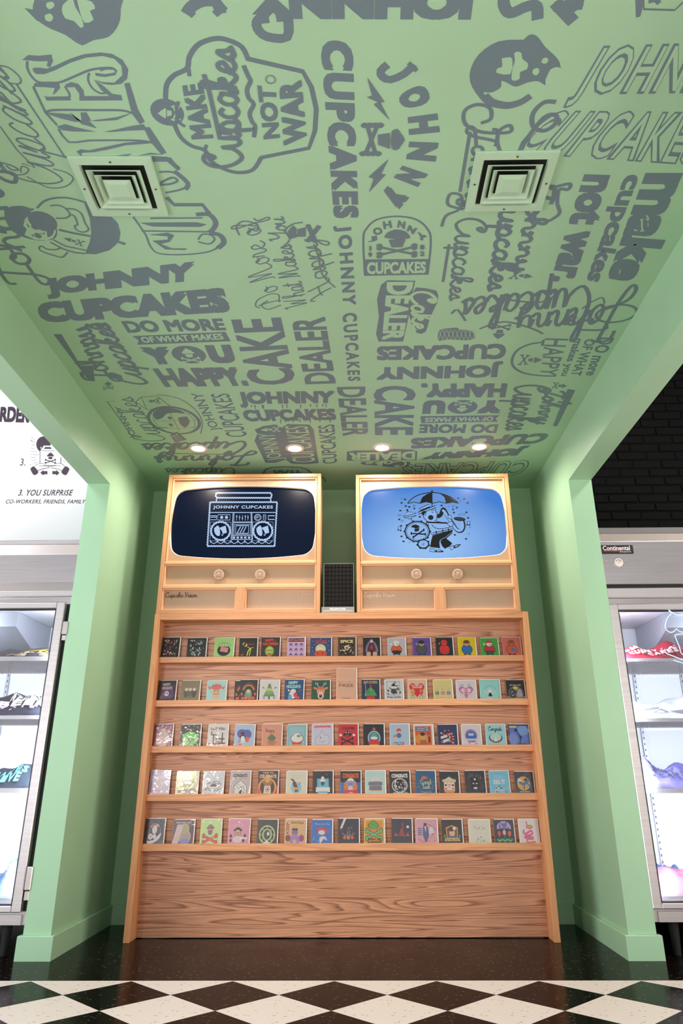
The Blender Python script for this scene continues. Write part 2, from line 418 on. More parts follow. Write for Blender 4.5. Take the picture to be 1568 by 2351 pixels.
# cursive hand: glyph -> (advance, [strokes]); x-height .5, ascender 1, descender -.45
SCRIPT = {
 'a': (.50, [[(.40,.42),(.24,.50),(.08,.34),(.07,.10),(.20,.0),(.34,.12),(.42,.46),(.38,.10),(.46,.0),(.54,.12)]]),
 'c': (.42, [[(.36,.40),(.24,.50),(.08,.34),(.07,.10),(.20,.0),(.34,.04),(.46,.14)]]),
 'e': (.42, [[(-.02,.12),(.14,.20),(.32,.34),(.26,.50),(.12,.42),(.07,.14),(.20,.0),(.34,.04),(.46,.14)]]),
 'f': (.36, [[(-.02,.10),(.16,.40),(.34,.86),(.26,1.0),(.18,.80),(.16,.20),(.10,-.36),(.22,-.38),(.22,.0),(.40,.12)]]),
 'h': (.50, [[(-.02,.10),(.16,.50),(.26,.92),(.18,1.0),(.10,.80),(.08,.0),(.10,.26),(.26,.48),(.36,.36),(.36,.08),(.44,.0),(.54,.12)]]),
 'k': (.50, [[(-.02,.10),(.16,.50),(.28,.92),(.18,1.0),(.10,.80),(.08,.0),(.10,.26),(.30,.48),(.34,.36),(.14,.24),(.32,.02),(.44,.0),(.54,.12)]]),
 'l': (.30, [[(-.02,.10),(.18,.50),(.26,.92),(.18,1.0),(.10,.70),(.12,.06),(.22,.0),(.34,.12)]]),
 'm': (.74, [[(.0,.30),(.08,.48),(.08,.0),(.12,.30),(.24,.50),(.32,.38),(.32,.0),(.36,.30),(.48,.50),(.58,.38),(.58,.08),(.66,.0),(.78,.12)]]),
 'n': (.52, [[(.0,.30),(.08,.48),(.08,.0),(.12,.30),(.26,.50),(.36,.38),(.36,.08),(.44,.0),(.56,.12)]]),
 'o': (.46, [[(.26,.50),(.10,.38),(.07,.12),(.20,.0),(.36,.14),(.36,.40),(.24,.50),(.30,.36),(.50,.40)]]),
 'p': (.50, [[(.0,.20),(.10,.50),(.06,-.42),(.10,.20),(.26,.50),(.40,.34),(.34,.04),(.18,.02),(.10,.12),(.30,.0),(.52,.12)]]),
 'r': (.38, [[(-.02,.12),(.10,.46),(.10,.54),(.22,.46),(.20,.10),(.28,.0),(.40,.12)]]),
 's': (.36, [[(-.02,.12),(.18,.50),(.22,.28),(.26,.10),(.14,.0),(.04,.10),(.20,.02),(.38,.12)]]),
 't': (.34, [[(-.02,.10),(.16,.50),(.20,.86),(.12,.50),(.12,.08),(.22,.0),(.36,.12)],[(.02,.60),(.34,.64)]]),
 'u': (.52, [[(-.02,.20),(.08,.50),(.07,.12),(.18,.0),(.32,.12),(.40,.50),(.38,.10),(.46,.0),(.56,.12)]]),
 'y': (.50, [[(-.02,.20),(.08,.50),(.08,.14),(.18,.04),(.32,.16),(.40,.50),(.36,-.10),(.24,-.42),(.08,-.36),(.20,-.12),(.52,.12)]]),
 'C': (.72, [[(.58,.80),(.62,.98),(.40,1.0),(.14,.72),(.08,.30),(.26,.0),(.50,.04),(.72,.24)],[(.58,.80),(.48,.72),(.44,.84),(.56,.92)]]),
 'J': (.62, [[(.10,.70),(.14,.92),(.40,1.0),(.68,.98)],[(.50,.98),(.42,.50),(.34,.0),(.18,-.34),(.02,-.24),(.12,-.02),(.66,.14)]]),
 'D': (.74, [[(.24,.92),(.20,.40),(.10,.04),(.04,.10),(.20,.06),(.50,.04),(.70,.36),(.60,.86),(.26,1.0),(.06,.84)]]),
 'M': (.96, [[(.0,.0),(.12,.10),(.24,.96),(.30,.40),(.32,.06),(.56,.96),(.62,.30),(.66,.02),(.78,.0),(1.0,.14)]]),
 'W': (.96, [[(.04,.86),(.16,.98),(.18,.40),(.22,.0),(.46,.70),(.50,.0),(.74,.80),(.84,1.0)]]),
 'Y': (.68, [[(.02,.84),(.14,.98),(.16,.60),(.30,.48),(.50,.70),(.60,.98),(.50,.10),(.30,-.40),(.14,-.30),(.40,.0),(.70,.14)]]),
 'H': (.80, [[(.04,.80),(.20,.98),(.20,.40),(.12,.0)],[(.60,1.0),(.54,.40),(.52,.04),(.66,.0),(.82,.14)],[(.06,.44),(.30,.52),(.60,.50)]]),
 'S': (.60, [[(.52,.84),(.40,1.0),(.18,.86),(.22,.62),(.44,.36),(.40,.06),(.18,.0),(.04,.18)]]),
 'V': (.70, [[(.04,.86),(.16,.98),(.22,.40),(.30,.0),(.50,.60),(.66,1.0)]]),
 'i': (.28, [[(-.02,.10),(.10,.50),(.08,.06),(.18,.0),(.30,.12)],[(.12,.66),(.14,.70)]]),
 'g': (.50, [[(.40,.42),(.24,.50),(.08,.34),(.07,.10),(.20,.0),(.36,.14),(.40,.46),(.36,-.10),(.22,-.42),(.06,-.34),(.20,-.12),(.52,.12)]]),
 'd': (.52, [[(.38,.42),(.24,.50),(.08,.34),(.07,.10),(.20,.0),(.36,.14),(.46,.96),(.40,.10),(.48,.0),(.56,.12)]]),
 'b': (.46, [[(-.02,.10),(.14,.50),(.22,.92),(.14,1.0),(.08,.70),(.08,.10),(.20,.0),(.36,.14),(.34,.40),(.22,.44),(.50,.40)]]),
 'v': (.46, [[(-.02,.20),(.08,.50),(.16,.04),(.22,.02),(.38,.46),(.48,.44)]]),
 'G': (.74, [[(.58,.84),(.40,1.0),(.14,.72),(.08,.30),(.26,.0),(.50,.06),(.60,.40),(.36,.42)],[(.60,.40),(.58,-.20),(.40,-.30)]]),
 'L': (.60, [[(.44,.84),(.34,1.0),(.22,.80),(.20,.20),(.06,.0),(.20,.06),(.44,.0),(.62,.14)]]),
 'F': (.58, [[(.04,.86),(.30,.94),(.62,1.0)],[(.34,.94),(.26,.40),(.16,.0)],[(.16,.48),(.48,.52)]]),
 'T': (.58, [[(.02,.88),(.30,.96),(.62,1.0)],[(.34,.96),(.30,.40),(.22,.0)]]),
 'A': (.66, [[(.0,.0),(.22,.50),(.44,1.0),(.48,.40),(.54,.0),(.68,.12)],[(.16,.36),(.52,.38)]]),
 ' ': (.34, []), '-': (.34, [[(.04,.24),(.30,.26)]]), '.': (.2, [[(.06,.02),(.08,.0)]]), ',': (.2, [[(.08,.04),(.02,-.10)]]),
}
def script_strokes(s):
    x = 0; out = []
    for ch in s:
        if ch not in SCRIPT: ch = ' '
        adv, st = SCRIPT[ch]
        for k in st: out.append([(p[0] + x, p[1]) for p in k])
        x += adv
    return out, x

class Art:
    """flat coloured shapes in a 2-D frame; fn(x, y, lift) -> point in space"""
    def __init__(self, fn, step=0.0001):
        self.gain = 1.0; self.fn = fn; self.v = []; self.f = []; self.c = []; self.n = 0; self.step = step
    def _add(self, pts, faces, col, lift=None, extra=None):
        if lift is None: self.n += 1; lift = self.n
        b = len(self.v)
        for i, p in enumerate(pts): self.v.append(self.fn(p[0], p[1], (lift + (extra[i] if extra else 0)) * self.step))
        c = lin(col)
        if self.gain != 1.0: g_ = max(1.0, min(self.gain, .84 / max(c[:3]))); c = tuple(x * g_ for x in c[:3]) + (1.0,)
        for f in faces: self.f.append(tuple(i + b for i in f)); self.c.append(c)
    def poly(self, pts, col, smooth=0, lift=None):
        if smooth: pts = smoothpts(list(pts) + [pts[0]], smooth)[:-1]
        tris = tessellate_polygon([[Vector((p[0], p[1], 0)) for p in pts]])
        self._add(pts, tris, col, lift)
    def rect(self, x0, y0, x1, y1, col, lift=None): self._add([(x0, y0), (x1, y0), (x1, y1), (x0, y1)], [(0, 1, 2, 3)], col, lift)
    def ell(self, cx, cy, rx, ry, col, seg=20, lift=None, a0=0, a1=360, rot=0):
        k = math.radians(rot); pts = []
        full = abs(a1 - a0) >= 360
        nn = seg if full else seg + 1
        for i in range(nn):
            t = math.radians(a0 + (a1 - a0) * i / seg); x = rx * math.cos(t); y = ry * math.sin(t)
            pts.append((cx + x * math.cos(k) - y * math.sin(k), cy + x * math.sin(k) + y * math.cos(k)))
        self._add(pts, [tuple(range(len(pts)))], col, lift)
    def line(self, pts, w, col, smooth=0, closed=False, lift=None, w2=None, asp=1.0):
        if closed: pts = list(pts) + [pts[0]]
        if smooth: pts = smoothpts(pts, smooth)
        if lift is None: self.n += 1; lift = self.n
        n = len(pts); L, R_ = [], []
        for i in range(n):
            a = pts[max(i - 1, 0)]; b = pts[min(i + 1, n - 1)]
            if closed and i in (0, n - 1): a = pts[n - 2]; b = pts[1]
            dx, dy = (b[0] - a[0]), (b[1] - a[1]) * asp; d = math.hypot(dx, dy) or 1e-9
            ww = (w if w2 is None else w + (w2 - w) * i / (n - 1)) / 2
            L.append((pts[i][0] - dy / d * ww, pts[i][1] + dx / d * ww / asp)); R_.append((pts[i][0] + dy / d * ww, pts[i][1] - dx / d * ww / asp))
        ex = [.9 * i / n for i in range(n)]      # the stroke climbs a hair so that crossings never share a plane
        self._add(L + R_, [(i, i + 1, n + i + 1, n + i) for i in range(n - 1)], col, lift, ex + ex)
    def ring(self, cx, cy, rx, ry, w, col, seg=28, a0=0, a1=360, asp=1.0):
        pts = [(cx + rx * math.cos(math.radians(a0 + (a1 - a0) * i / seg)), cy + ry * math.sin(math.radians(a0 + (a1 - a0) * i / seg))) for i in range(seg + 1)]
        self.line(pts, w, col, asp=asp)
    def text(self, s, q, col, weight=0.035, res=3, shear=0.0, space=1.0, lift=None):
        """q = corners of the word: top-left, top-right, bottom-right, bottom-left"""
        core = min(weight, 0.0 if 'M' in s else .016)
        vs, fs, ex = textmesh(s, core, res, shear, space)
        if weight <= core + .004:
            self._add([quad(q, *v) for v in vs], fs, col, lift, ex); return
        e = weight - core; dw, dh = TEXTDIM[(s, core, res, shear, space)]
        ax, ay = e / (dw + 2 * e), e / (dh + 2 * e)
        for sx, sy in ((-1, -1), (1, -1), (-1, 1), (1, 1), (0, 0)):      # heavy faces: the word laid down five times, a hair apart
            self._add([quad(q, ax + (1 - 2 * ax) * v[0] + sx * ax, ay + (1 - 2 * ay) * v[1] + sy * ay) for v in vs], fs, col, lift, ex)
    def trect(self, s, x0, y0, x1, y1, col, weight=0.035, **k):
        self.text(s, [(x0, y1), (x1, y1), (x1, y0), (x0, y0)], col, weight, res=k.pop('res', 2), **k)
    def hollow(self, s, q, col, inner, w1=0.06, w0=0.0, **k):
        vs, fs, ex = textmesh(s, w1, 3, k.get('shear', 0), k.get('space', 1.15))
        self._add([quad(q, *v) for v in vs], fs, col, None, ex)
        vs, fs, ex = textmesh(s, w0, 3, k.get('shear', 0), k.get('space', 1.15))
        self._add([quad(q, 0.012 + .976 * v[0], 0.035 + .93 * v[1]) for v in vs], fs, inner, None, ex)
    def script(self, s, q, col, w, slant=0.0, sm=5):
        st, tot = script_strokes(s)
        for k in st:
            pts = [quad(q, p[0] / tot, p[1]) for p in smoothpts(k, sm)]
            self.line(pts, w, col)
    def logo(self, q, col, gap=None, bones=True):
        """cupcake over crossed bones in the unit frame q"""
        def Q(pts): return [quad(q, *p) for p in pts]
        self.poly(Q([(.22,.66),(.30,.76),(.36,.84),(.46,.92),(.50,1.0),(.55,.92),(.66,.84),(.72,.74),(.80,.66),(.74,.61),(.26,.61)]), col)
        self.poly(Q([(.32,.57),(.68,.57),(.62,.36),(.38,.36)]), col)
        if bones:
            for s in (1, -1):
                a = (.5 - .36 * s, .30); b = (.5 + .36 * s, .04)
                n = Vector((b[0] - a[0], b[1] - a[1])).normalized(); t = Vector((-n.y, n.x)) * .035
                self.poly(Q([(a[0] - t.x, a[1] - t.y), (b[0] - t.x, b[1] - t.y), (b[0] + t.x, b[1] + t.y), (a[0] + t.x, a[1] + t.y)]), col)
                for e, d in ((a, -1), (b, 1)):
                    for k in (1, -1):
                        c = (e[0] + n.x * .02 * d + t.x * 1.3 * k, e[1] + n.y * .02 * d + t.y * 1.3 * k)
                        self.poly(Q([(c[0] + .05 * math.cos(i * math.pi / 4), c[1] + .05 * math.sin(i * math.pi / 4)) for i in range(8)]), col)
    def build(self, name, mname, parent=None):
        me = bpy.data.meshes.new(name)
        me.from_pydata([tuple(p) for p in self.v], [], self.f)
        at_ = me.color_attributes.new('Col', 'FLOAT_COLOR', 'CORNER')
        buf = []
        for p, c in zip(self.f, self.c): buf.extend(list(c) * len(p))
        at_.data.foreach_set('color', buf)
        me.materials.append(MATS[mname])
        o = bpy.data.objects.new(name, me); COL.objects.link(o)
        if parent is not None: o.parent = parent
        return o
def quad(q, u, v):
    tl, tr, br, bl = q
    return tuple((tl[i] * (1 - u) + tr[i] * u) * v + (bl[i] * (1 - u) + br[i] * u) * (1 - v) for i in (0, 1))
# ================================================================== THE SETTING
# alcove ceiling and the two side walls with their beams
bm = bmesh.new(); box(bm, XL - TW, XR + TW, Y0, YB + 0.12, ZC, ZC + 0.1)
ceiling = struct(link_mesh('ceiling', bm, 'mint_paint'))
for side, xa, xb in (('left', XL - TW, XL), ('right', XR, XR + TW)):
    bm = bmesh.new()
    prism(bm, [(YB + 0.12, 0), (YP, 0), (YP, ZH), (Y0, ZH), (Y0, ZC + 0.1), (YB + 0.12, ZC + 0.1)], 0, xa, xb)
    struct(link_mesh('wall_' + side, bm, 'mint_paint'))
wall_back = struct(mbox('wall_back', 'mint_paint', None, XL, XR, YB, YB + 0.12, 0, ZC))
def plan_base(name, pts):
    bm = bmesh.new(); prism(bm, pts, 2, 0, BH)
    es = [e for e in bm.edges if all(abs(v.co.z - BH) < 1e-5 for v in e.verts)]
    bmesh.ops.bevel(bm, geom=es, offset=0.003, segments=1, affect='EDGES')
    struct(link_mesh(name, bm, 'mint_paint'))
plan_base('baseboard_left', [(XL, YB - BT), (XL + BT, YB - BT), (XL + BT, YP - BT), (XL - TW - BT, YP - BT), (XL - TW - BT, YP + 0.02), (XL - TW, YP + 0.02), (XL - TW, YP), (XL, YP)])
plan_base('baseboard_right', [(XR, YB - BT), (XR, YP), (XR + TW, YP), (XR + TW, YP + 0.02), (XR + TW + BT, YP + 0.02), (XR + TW + BT, YP - BT), (XR - BT, YP - BT), (XR - BT, YB - BT)])
plan_base('baseboard_back', [(XL, YB), (XL, YB - BT), (XR, YB - BT), (XR, YB)])

# outer shop shell
YW = 5.10
struct(mbox('wall_back_left', 'white_wall', None, -4.6, XL - TW, YW, YW + 0.12, 0, 4.3))
wbr = struct(mbox('wall_back_right', 'black_paint', None, XR + TW, 4.6, YW + 0.006, YW + 0.14, 0, 4.3))
struct(mbox('wall_outer_left', 'white_wall', None, -4.72, -4.6, -4.2, YW + 0.12, 0, 4.3))
struct(mbox('wall_outer_right', 'grey_wall', None, 4.6, 4.72, -4.2, YW + 0.12, 0, 4.3))
struct(mbox('ceiling_outer', 'dark_ceiling', None, -4.72, 4.72, -4.2, YW + 0.14, 4.3, 4.4))
# black painted brick wall above the right fridge: every brick in view is a piece
bw, bh, j = 0.205, 0.057, 0.010
base = None
z = 1.95; row = 0
while z < 3.95:
    x = XR + TW + 0.004 - (0.0 if row % 2 == 0 else bw / 2)
    while x < 2.62:
        xa = max(x, XR + TW + 0.002)
        if x + bw - xa > 0.03:
            full = (xa == x)
            if full and base is not None:
                o = bpy.data.objects.new('brick', base); COL.objects.link(o)
            else:
                w_ = x + bw - xa
                b2 = bmesh.new(); box(b2, 0, w_, 0, 0.026, 0, bh, bev=0.004)
                o = link_mesh('brick', b2, 'black_brick')
                if full: base = o.data
            o.location = (xa, YW - 0.001 + random.uniform(-0.0025, 0.0025), z + random.uniform(-0.001, 0.001))
            o.parent = wbr
        x += bw + j
    z += bh + j; row += 1

# floor: black speckled vinyl with a harlequin field of square tiles set on the diagonal
TD, TX, YT = 0.4315, -0.1051, 3.7683
floor = struct(mbox('floor', 'black_vinyl', None, -4.7, 4.7, YT, YW + 0.12, -0.05, 0.0))
h = TD / 2
def diamond_mesh(name, m_, pts):
    b = bmesh.new(); g = 0.0009
    c = Vector((sum(p[0] for p in pts) / len(pts), sum(p[1] for p in pts) / len(pts)))
    q = []
    for p in pts:
        d = Vector(p) - c; q.append(tuple(c + d * (1 - g / d.length * 1.6)))
    prism(b, q, 2, -0.004, 0.0)
    return link_mesh(name, b, m_, floor)
mesh_cache = {}
NROW = 9
for r_ in range(NROW):
    # centres of row r_: y = YT - h*(r_+1) with black diamonds on even rows' half grid
    yc = YT - h * (r_ + 1)
    for i in range(-7, 8):
        xc = TX + i * TD + (h if r_ % 2 else 0)
        if abs(xc) > 2.35: continue
        m_ = 'black_vinyl' if r_ % 2 == 0 else 'white_vinyl'
        if m_ in mesh_cache:
            o = bpy.data.objects.new('tile', mesh_cache[m_]); COL.objects.link(o); o.parent = floor
        else:
            o = diamond_mesh('tile', m_, [(0, h), (-h, 0), (0, -h), (h, 0)]); mesh_cache[m_] = o.data
        o.location = (xc, yc - 0.006, 0.0005)
# half tiles along the border (white triangles pointing to the camera)
tri = None
for i in range(-6, 7):
    xc = TX + i * TD + h
    if abs(xc) > 2.35: continue
    if tri is None:
        o = diamond_mesh('border_tile', 'white_vinyl', [(-h, 0), (0, -h), (h, 0)]); tri = o.data
    else:
        o = bpy.data.objects.new('border_tile', tri); COL.objects.link(o); o.parent = floor
    o.location = (xc, YT - 0.006, 0.0005)
mbox('border_strip', 'white_vinyl', floor, -2.4, 2.4, YT - 0.0055, YT + 0.001, -0.004, 0.0006)
mbox('floor_bed', 'grout', floor, -4.7, 4.7, -4.2, YT, -0.05, -0.0045)
# the rest of the harlequin field, out of the frame
b = bmesh.new()
def quadf(pts, mi):
    f = b.faces.new([b.verts.new((p[0], p[1], -0.0005)) for p in pts]); f.material_index = mi
for r_ in range(0, 37):
    yc = YT - h * (r_ + 1) - 0.006
    for i in range(-11, 12):
        xc = TX + i * TD + (h if r_ % 2 else 0)
        if (abs(xc) <= 2.35 and r_ < NROW) or abs(xc) > 4.5: continue
        quadf([(xc, yc + h), (xc - h, yc), (xc, yc - h), (xc + h, yc)], r_ % 2)
fr_ = link_mesh('tile_field', b, ['black_vinyl', 'white_vinyl'], floor); fr_['kind'] = 'stuff'

# ================================================================== CEILING FITTINGS
VENTS = [(-0.8229, 2.0273, 'square louvred ceiling diffuser in mint paint, left of the ceiling lettering badge', -0.004),
         (0.5572, 2.0273, 'square louvred ceiling diffuser in mint paint, over the script lettering on the right', 0.0)]
def ring_frustum(b, ho, zo, hi, zi):
    A = [b.verts.new((sx * ho, sy * ho, zo)) for sx, sy in ((-1, -1), (1, -1), (1, 1), (-1, 1))]
    B = [b.verts.new((sx * hi, sy * hi, zi)) for sx, sy in ((-1, -1), (1, -1), (1, 1), (-1, 1))]
    for k in range(4): b.faces.new((A[k], A[(k + 1) % 4], B[(k + 1) % 4], B[k]))
for vx, vy, lab, rot in VENTS:
    t = thing('ceiling_vent', lab, 'vent', (vx, vy, ZC), 'square ceiling diffusers')
    t.rotation_euler = (0, 0, 0.022 if vx < 0 else 0)
    b = bmesh.new(); ring_frustum(b, .142, -.001, .140, -.010); ring_frustum(b, .140, -.010, .112, -.012); ring_frustum(b, .112, -.012, .107, -.002)
    link_mesh('frame', b, 'vent_paint', t)
    b = bmesh.new(); box(b, -.108, .108, -.108, .108, -.0012, -.0004); link_mesh('duct_shade_plate', b, 'dark_gap', t)  # flat black plate stands in for the shade inside the duct
    for ho, hi in ((.094, .078), (.071, .056)):
        b = bmesh.new(); ring_frustum(b, ho, -.016, hi, -.0035); ring_frustum(b, ho, -.016, ho - .003, -.0165); ring_frustum(b, ho - .003, -.0165, hi - .003, -.0037)
        link_mesh('louvre', b, 'vent_paint', t)
    b = bmesh.new()
    A = [b.verts.new((sx * .048, sy * .048, -.0155)) for sx, sy in ((-1, -1), (1, -1), (1, 1), (-1, 1))]
    B = [b.verts.new((sx * .030, sy * .030, -.020)) for sx, sy in ((-1, -1), (1, -1), (1, 1), (-1, 1))]
    for k in range(4): b.faces.new((A[k], A[(k + 1) % 4], B[(k + 1) % 4], B[k]))
    b.faces.new(B)
    for s_ in (-.012, .012): box(b, s_ - .002, s_ + .002, -.004, .004, -.0155, -.001)
    link_mesh('centre_plate', b, 'vent_paint', t)
    for sx, sy in ((0, .126), (0, -.126), (.126, 0), (-.126, 0)):
        b = bmesh.new(); bmesh.ops.create_cone(b, segments=10, radius1=.0035, radius2=.003, depth=.002, cap_ends=True)
        for v in b.verts: v.co += Vector((sx, sy, -.0125))
        link_mesh('screw', b, 'nameplate', t)
LL = ['leftmost of the four recessed ceiling downlights above the bookcase', 'second recessed downlight from the left, its pinkish trim ring showing',
      'third recessed downlight from the left, glaring over the blue screen set', 'rightmost of the four recessed ceiling downlights above the bookcase']
LIGHTS = []
for (px, py), lab in zip([(455, 1029), (677, 1029), (877, 1027), (1100, 1025)], LL):
    p = at(px, py, 2, ZC)
    t = thing('downlight', lab, 'light', (p.x, p.y, ZC), 'recessed downlights above the bookcase')
    b = bmesh.new(); seg = 32
    def rg(r, z_): return [b.verts.new((r * math.cos(2 * math.pi * k / seg), r * math.sin(2 * math.pi * k / seg), z_)) for k in range(seg)]
    rs = [rg(.060, -.0008), rg(.058, -.006), rg(.047, -.007), rg(.041, -.003)]
    for A, B in zip(rs, rs[1:]):
        for k in range(seg): b.faces.new((A[k], A[(k + 1) % seg], B[(k + 1) % seg], B[k]))
    link_mesh('trim_ring', b, 'lamp_trim', t, smooth=True)
    b = bmesh.new(); bmesh.ops.create_circle(b, cap_ends=True, segments=32, radius=.042)
    for v in b.verts: v.co.z = -.0032
    link_mesh('lens', b, 'lamp_glow', t)
    d = bpy.data.lights.new('downlight_beam', 'SPOT'); d.energy = 26; d.spot_size = math.radians(168); d.spot_blend = 0.6
    d.shadow_soft_size = 0.03; d.color = lin((255, 238, 224))[:3]
    o = bpy.data.objects.new('downlight_beam', d); COL.objects.link(o); o.parent = t; o.location = (0, 0, -.02)
    LIGHTS.append(p)

# ================================================================== BOOKCASE
bk = thing('card_display_case', 'wide honey oak display case with five card ledges between the green walls', 'shelf', ((SL + SR) / 2, YS, 0))
kids = []
YLIP, YBK = 4.600, 4.660
for xa, xb in ((SL, SL + STH), (SR - STH, SR)):
    kids.append(mbox('side_panel', 'oak_side', bk, xa, xb, YS, 4.80, 0, ZS, bev=0.0015))
ztop = at(785, 1420.8, 1, YS)[2]
kids.append(mbox('top_panel', 'oak_lip', bk, SL + STH, SR - STH, YS + 0.0005, 4.80, ztop, ZS - 0.0002, bev=0.0012))
zk = at(785, 1938, 1, YLIP)[2]
kids.append(mbox('back_panel', 'oak_panel', bk, SL + STH, SR - STH, YBK, YBK + 0.012, zk - 0.02, ztop))
kids.append(mbox('kick_panel', 'oak_panel', bk, SL + STH, SR - STH, YBK + 0.006, YBK + 0.02, 0.004, zk - 0.02))
LIPS = [(1506, 1519.5), (1605.7, 1620.3), (1711.3, 1726.3), (1822, 1838.3), (1936.3, 1953.4)]
LZ = []
for a, c in LIPS:
    za = at(785, a, 1, YLIP)[2]; zb = at(785, c, 1, YLIP)[2]; LZ.append((za, zb))
    kids.append(mbox('ledge_lip', 'oak_lip', bk, SL + STH, SR - STH, YLIP, YLIP + 0.016, zb, za, bev=0.0012))
    kids.append(mbox('ledge_board', 'oak_lip', bk, SL + STH, SR - STH, YLIP + 0.016, YBK, zb + 0.001, zb + 0.013))
place(bk, kids)

# ================================================================== RETRO TELEVISION CABINETS
TVS = []
def superell(n, rx, rz, e):
    # barrel outline: rounded rectangle whose four sides bow outwards
    rad = .062; base = []
    for cx_, cz_, a0 in ((rx - rad, rz - rad, 0), (-rx + rad, rz - rad, 90), (-rx + rad, -rz + rad, 180), (rx - rad, -rz + rad, 270)):
        for k in range(9):
            t = math.radians(a0 + 90 * k / 8); base.append((cx_ + rad * math.cos(t), cz_ + rad * math.sin(t)))
    out = []
    for i, p in enumerate(base):
        q = base[(i + 1) % len(base)]; m_ = 1 if math.dist(p, q) < .05 else 16
        for j in range(m_): out.append((p[0] + (q[0] - p[0]) * j / m_, p[1] + (q[1] - p[1]) * j / m_))
    return [(x * (1 - .055 * (z / rz) ** 2), z * (1 - .115 * (x / rx) ** 2)) for x, z in out]
def make_tv(x0, x1, px, lab, knobs):
    YF = YS + 0.002
    zz = lambda y: at(px, y, 1, YF)[2]
    z0, z1 = ZS + 0.001, zz(1088.3)
    t = thing('television_cabinet', lab, 'television', ((x0 + x1) / 2, YF, z0), 'retro television cabinets on the display case')
    K = []
    D = 0.20; th = 0.024
    K.append(mbox('side_panel', 'maple_frame', t, x0, x0 + th, YF, YF + D, z0, z1, bev=.0015)); K.append(mbox('side_panel', 'maple_frame', t, x1 - th, x1, YF, YF + D, z0, z1, bev=.0015))
    b = bmesh.new(); box(b, x0 + th, x1 - th, YF, YF + D, z1 - th, z1, bev=.0015); K.append(link_mesh('case_top', b, 'maple_rail', t))
    zb1 = zz(1399)
    b = bmesh.new(); box(b, x0 + th, x1 - th, YF, YF + D, z0, zb1, bev=.0015); K.append(link_mesh('base_rail', b, 'maple_rail', t))
    K.append(mbox('rear_board', 'maple_frame', t, x0 + th, x1 - th, YF + D - .01, YF + D, zb1, z1 - th))
    zr1, zr1b = zz(1287.5), zz(1293.5)      # moulding under the screen
    zr2, zr2b = zz(1341.5), zz(1349)        # moulding under the knobs
    for a, c in ((zr1, zr1b), (zr2, zr2b)):
        K.append(mbox('moulding', 'pale_trim', t, x0 + th, x1 - th, YF + .004, YF + .05, c, a, bev=.003))
    def lining(za, zb, xa, xb):
        b = bmesh.new(); w = .009
        box(b, xa, xa + w, YF + .010, YF + .044, za, zb, bev=.001); box(b, xb - w, xb, YF + .010, YF + .044, za, zb, bev=.001)
        box(b, xa + w, xb - w, YF + .010, YF + .044, zb - w, zb, bev=.001)
        box(b, xa + w, xb - w, YF + .010, YF + .044, za, za + w * .7, bev=.001)
        K.append(link_mesh('inner_trim', b, 'pale_trim', t))
    xi0, xi1 = x0 + th + .001, x1 - th - .001
    lining(zr1, z1 - th, xi0 + .002, xi1 - .002)
    lining(zr2, zr1b, xi0, xi1)
    xm = (x0 + x1) / 2 + .012
    K.append(mbox('centre_post', 'maple_frame', t, xm - .027, xm + .027, YF + .002, YF + .05, zb1, zr2b, bev=.0015))
    lining(zb1, zr2b, xi0, xm - .027); lining(zb1, zr2b, xm + .027, xi1)
    # bezel board with the barrel shaped opening
    cz = (zz(1112) + zz(1279)) / 2; hz = (zz(1112) - zz(1279)) / 2
    cx = (x0 + x1) / 2; hx = .470
    n = 96; yb = YF + .030
    inn = superell(n, hx, hz, 5.2)
    bx0, bx1, bz0, bz1 = x0 + th, x1 - th, zr1, z1 - th
    def mk_ring(b, P, Q, y0_, y1_):
        A = [b.verts.new((p[0], y0_, p[1])) for p in P]; B = [b.verts.new((q[0], y1_, q[1])) for q in Q]
        for k in range(len(P)): b.faces.new((A[k], A[(k + 1) % len(P)], B[(k + 1) % len(P)], B[k]))
    outr = []
    for (px_, pz_) in inn:
        s_ = min(((bx1 - cx) / px_ if px_ > 0 else (bx0 - cx) / px_) if abs(px_) > 1e-6 else 1e9,
                 ((bz1 - cz) / pz_ if pz_ > 0 else (bz0 - cz) / pz_) if abs(pz_) > 1e-6 else 1e9)
        outr.append((cx + px_ * s_, cz + pz_ * s_))
    inw = [(cx + p[0] * 1.008, cz + p[1] * 1.014) for p in inn]; inn_ = [(cx + p[0], cz + p[1]) for p in inn]
    b = bmesh.new(); mk_ring(b, outr, inw, yb, yb); bmesh.ops.recalc_face_normals(b, faces=b.faces[:])
    K.append(link_mesh('bezel', b, 'beige_board', t))
    b = bmesh.new(); mk_ring(b, inw, inn_, yb, yb + .004); mk_ring(b, inn_, inn_, yb + .004, yb + .024)
    bmesh.ops.recalc_face_normals(b, faces=b.faces[:])
    K.append(link_mesh('bezel_rim', b, 'beige_edge', t))
    K.append(mbox('knob_board', 'beige_board', t, xi0, xi1, YF + .036, YF + .044, zr2, zr1b))
    K.append(mbox('speaker_grille', 'perforated_board', t, xi0, xm - .027, YF + .036, YF + .044, zb1, zr2b))
    K.append(mbox('speaker_grille', 'perforated_board', t, xm + .027, xi1, YF + .036, YF + .044, zb1, zr2b))
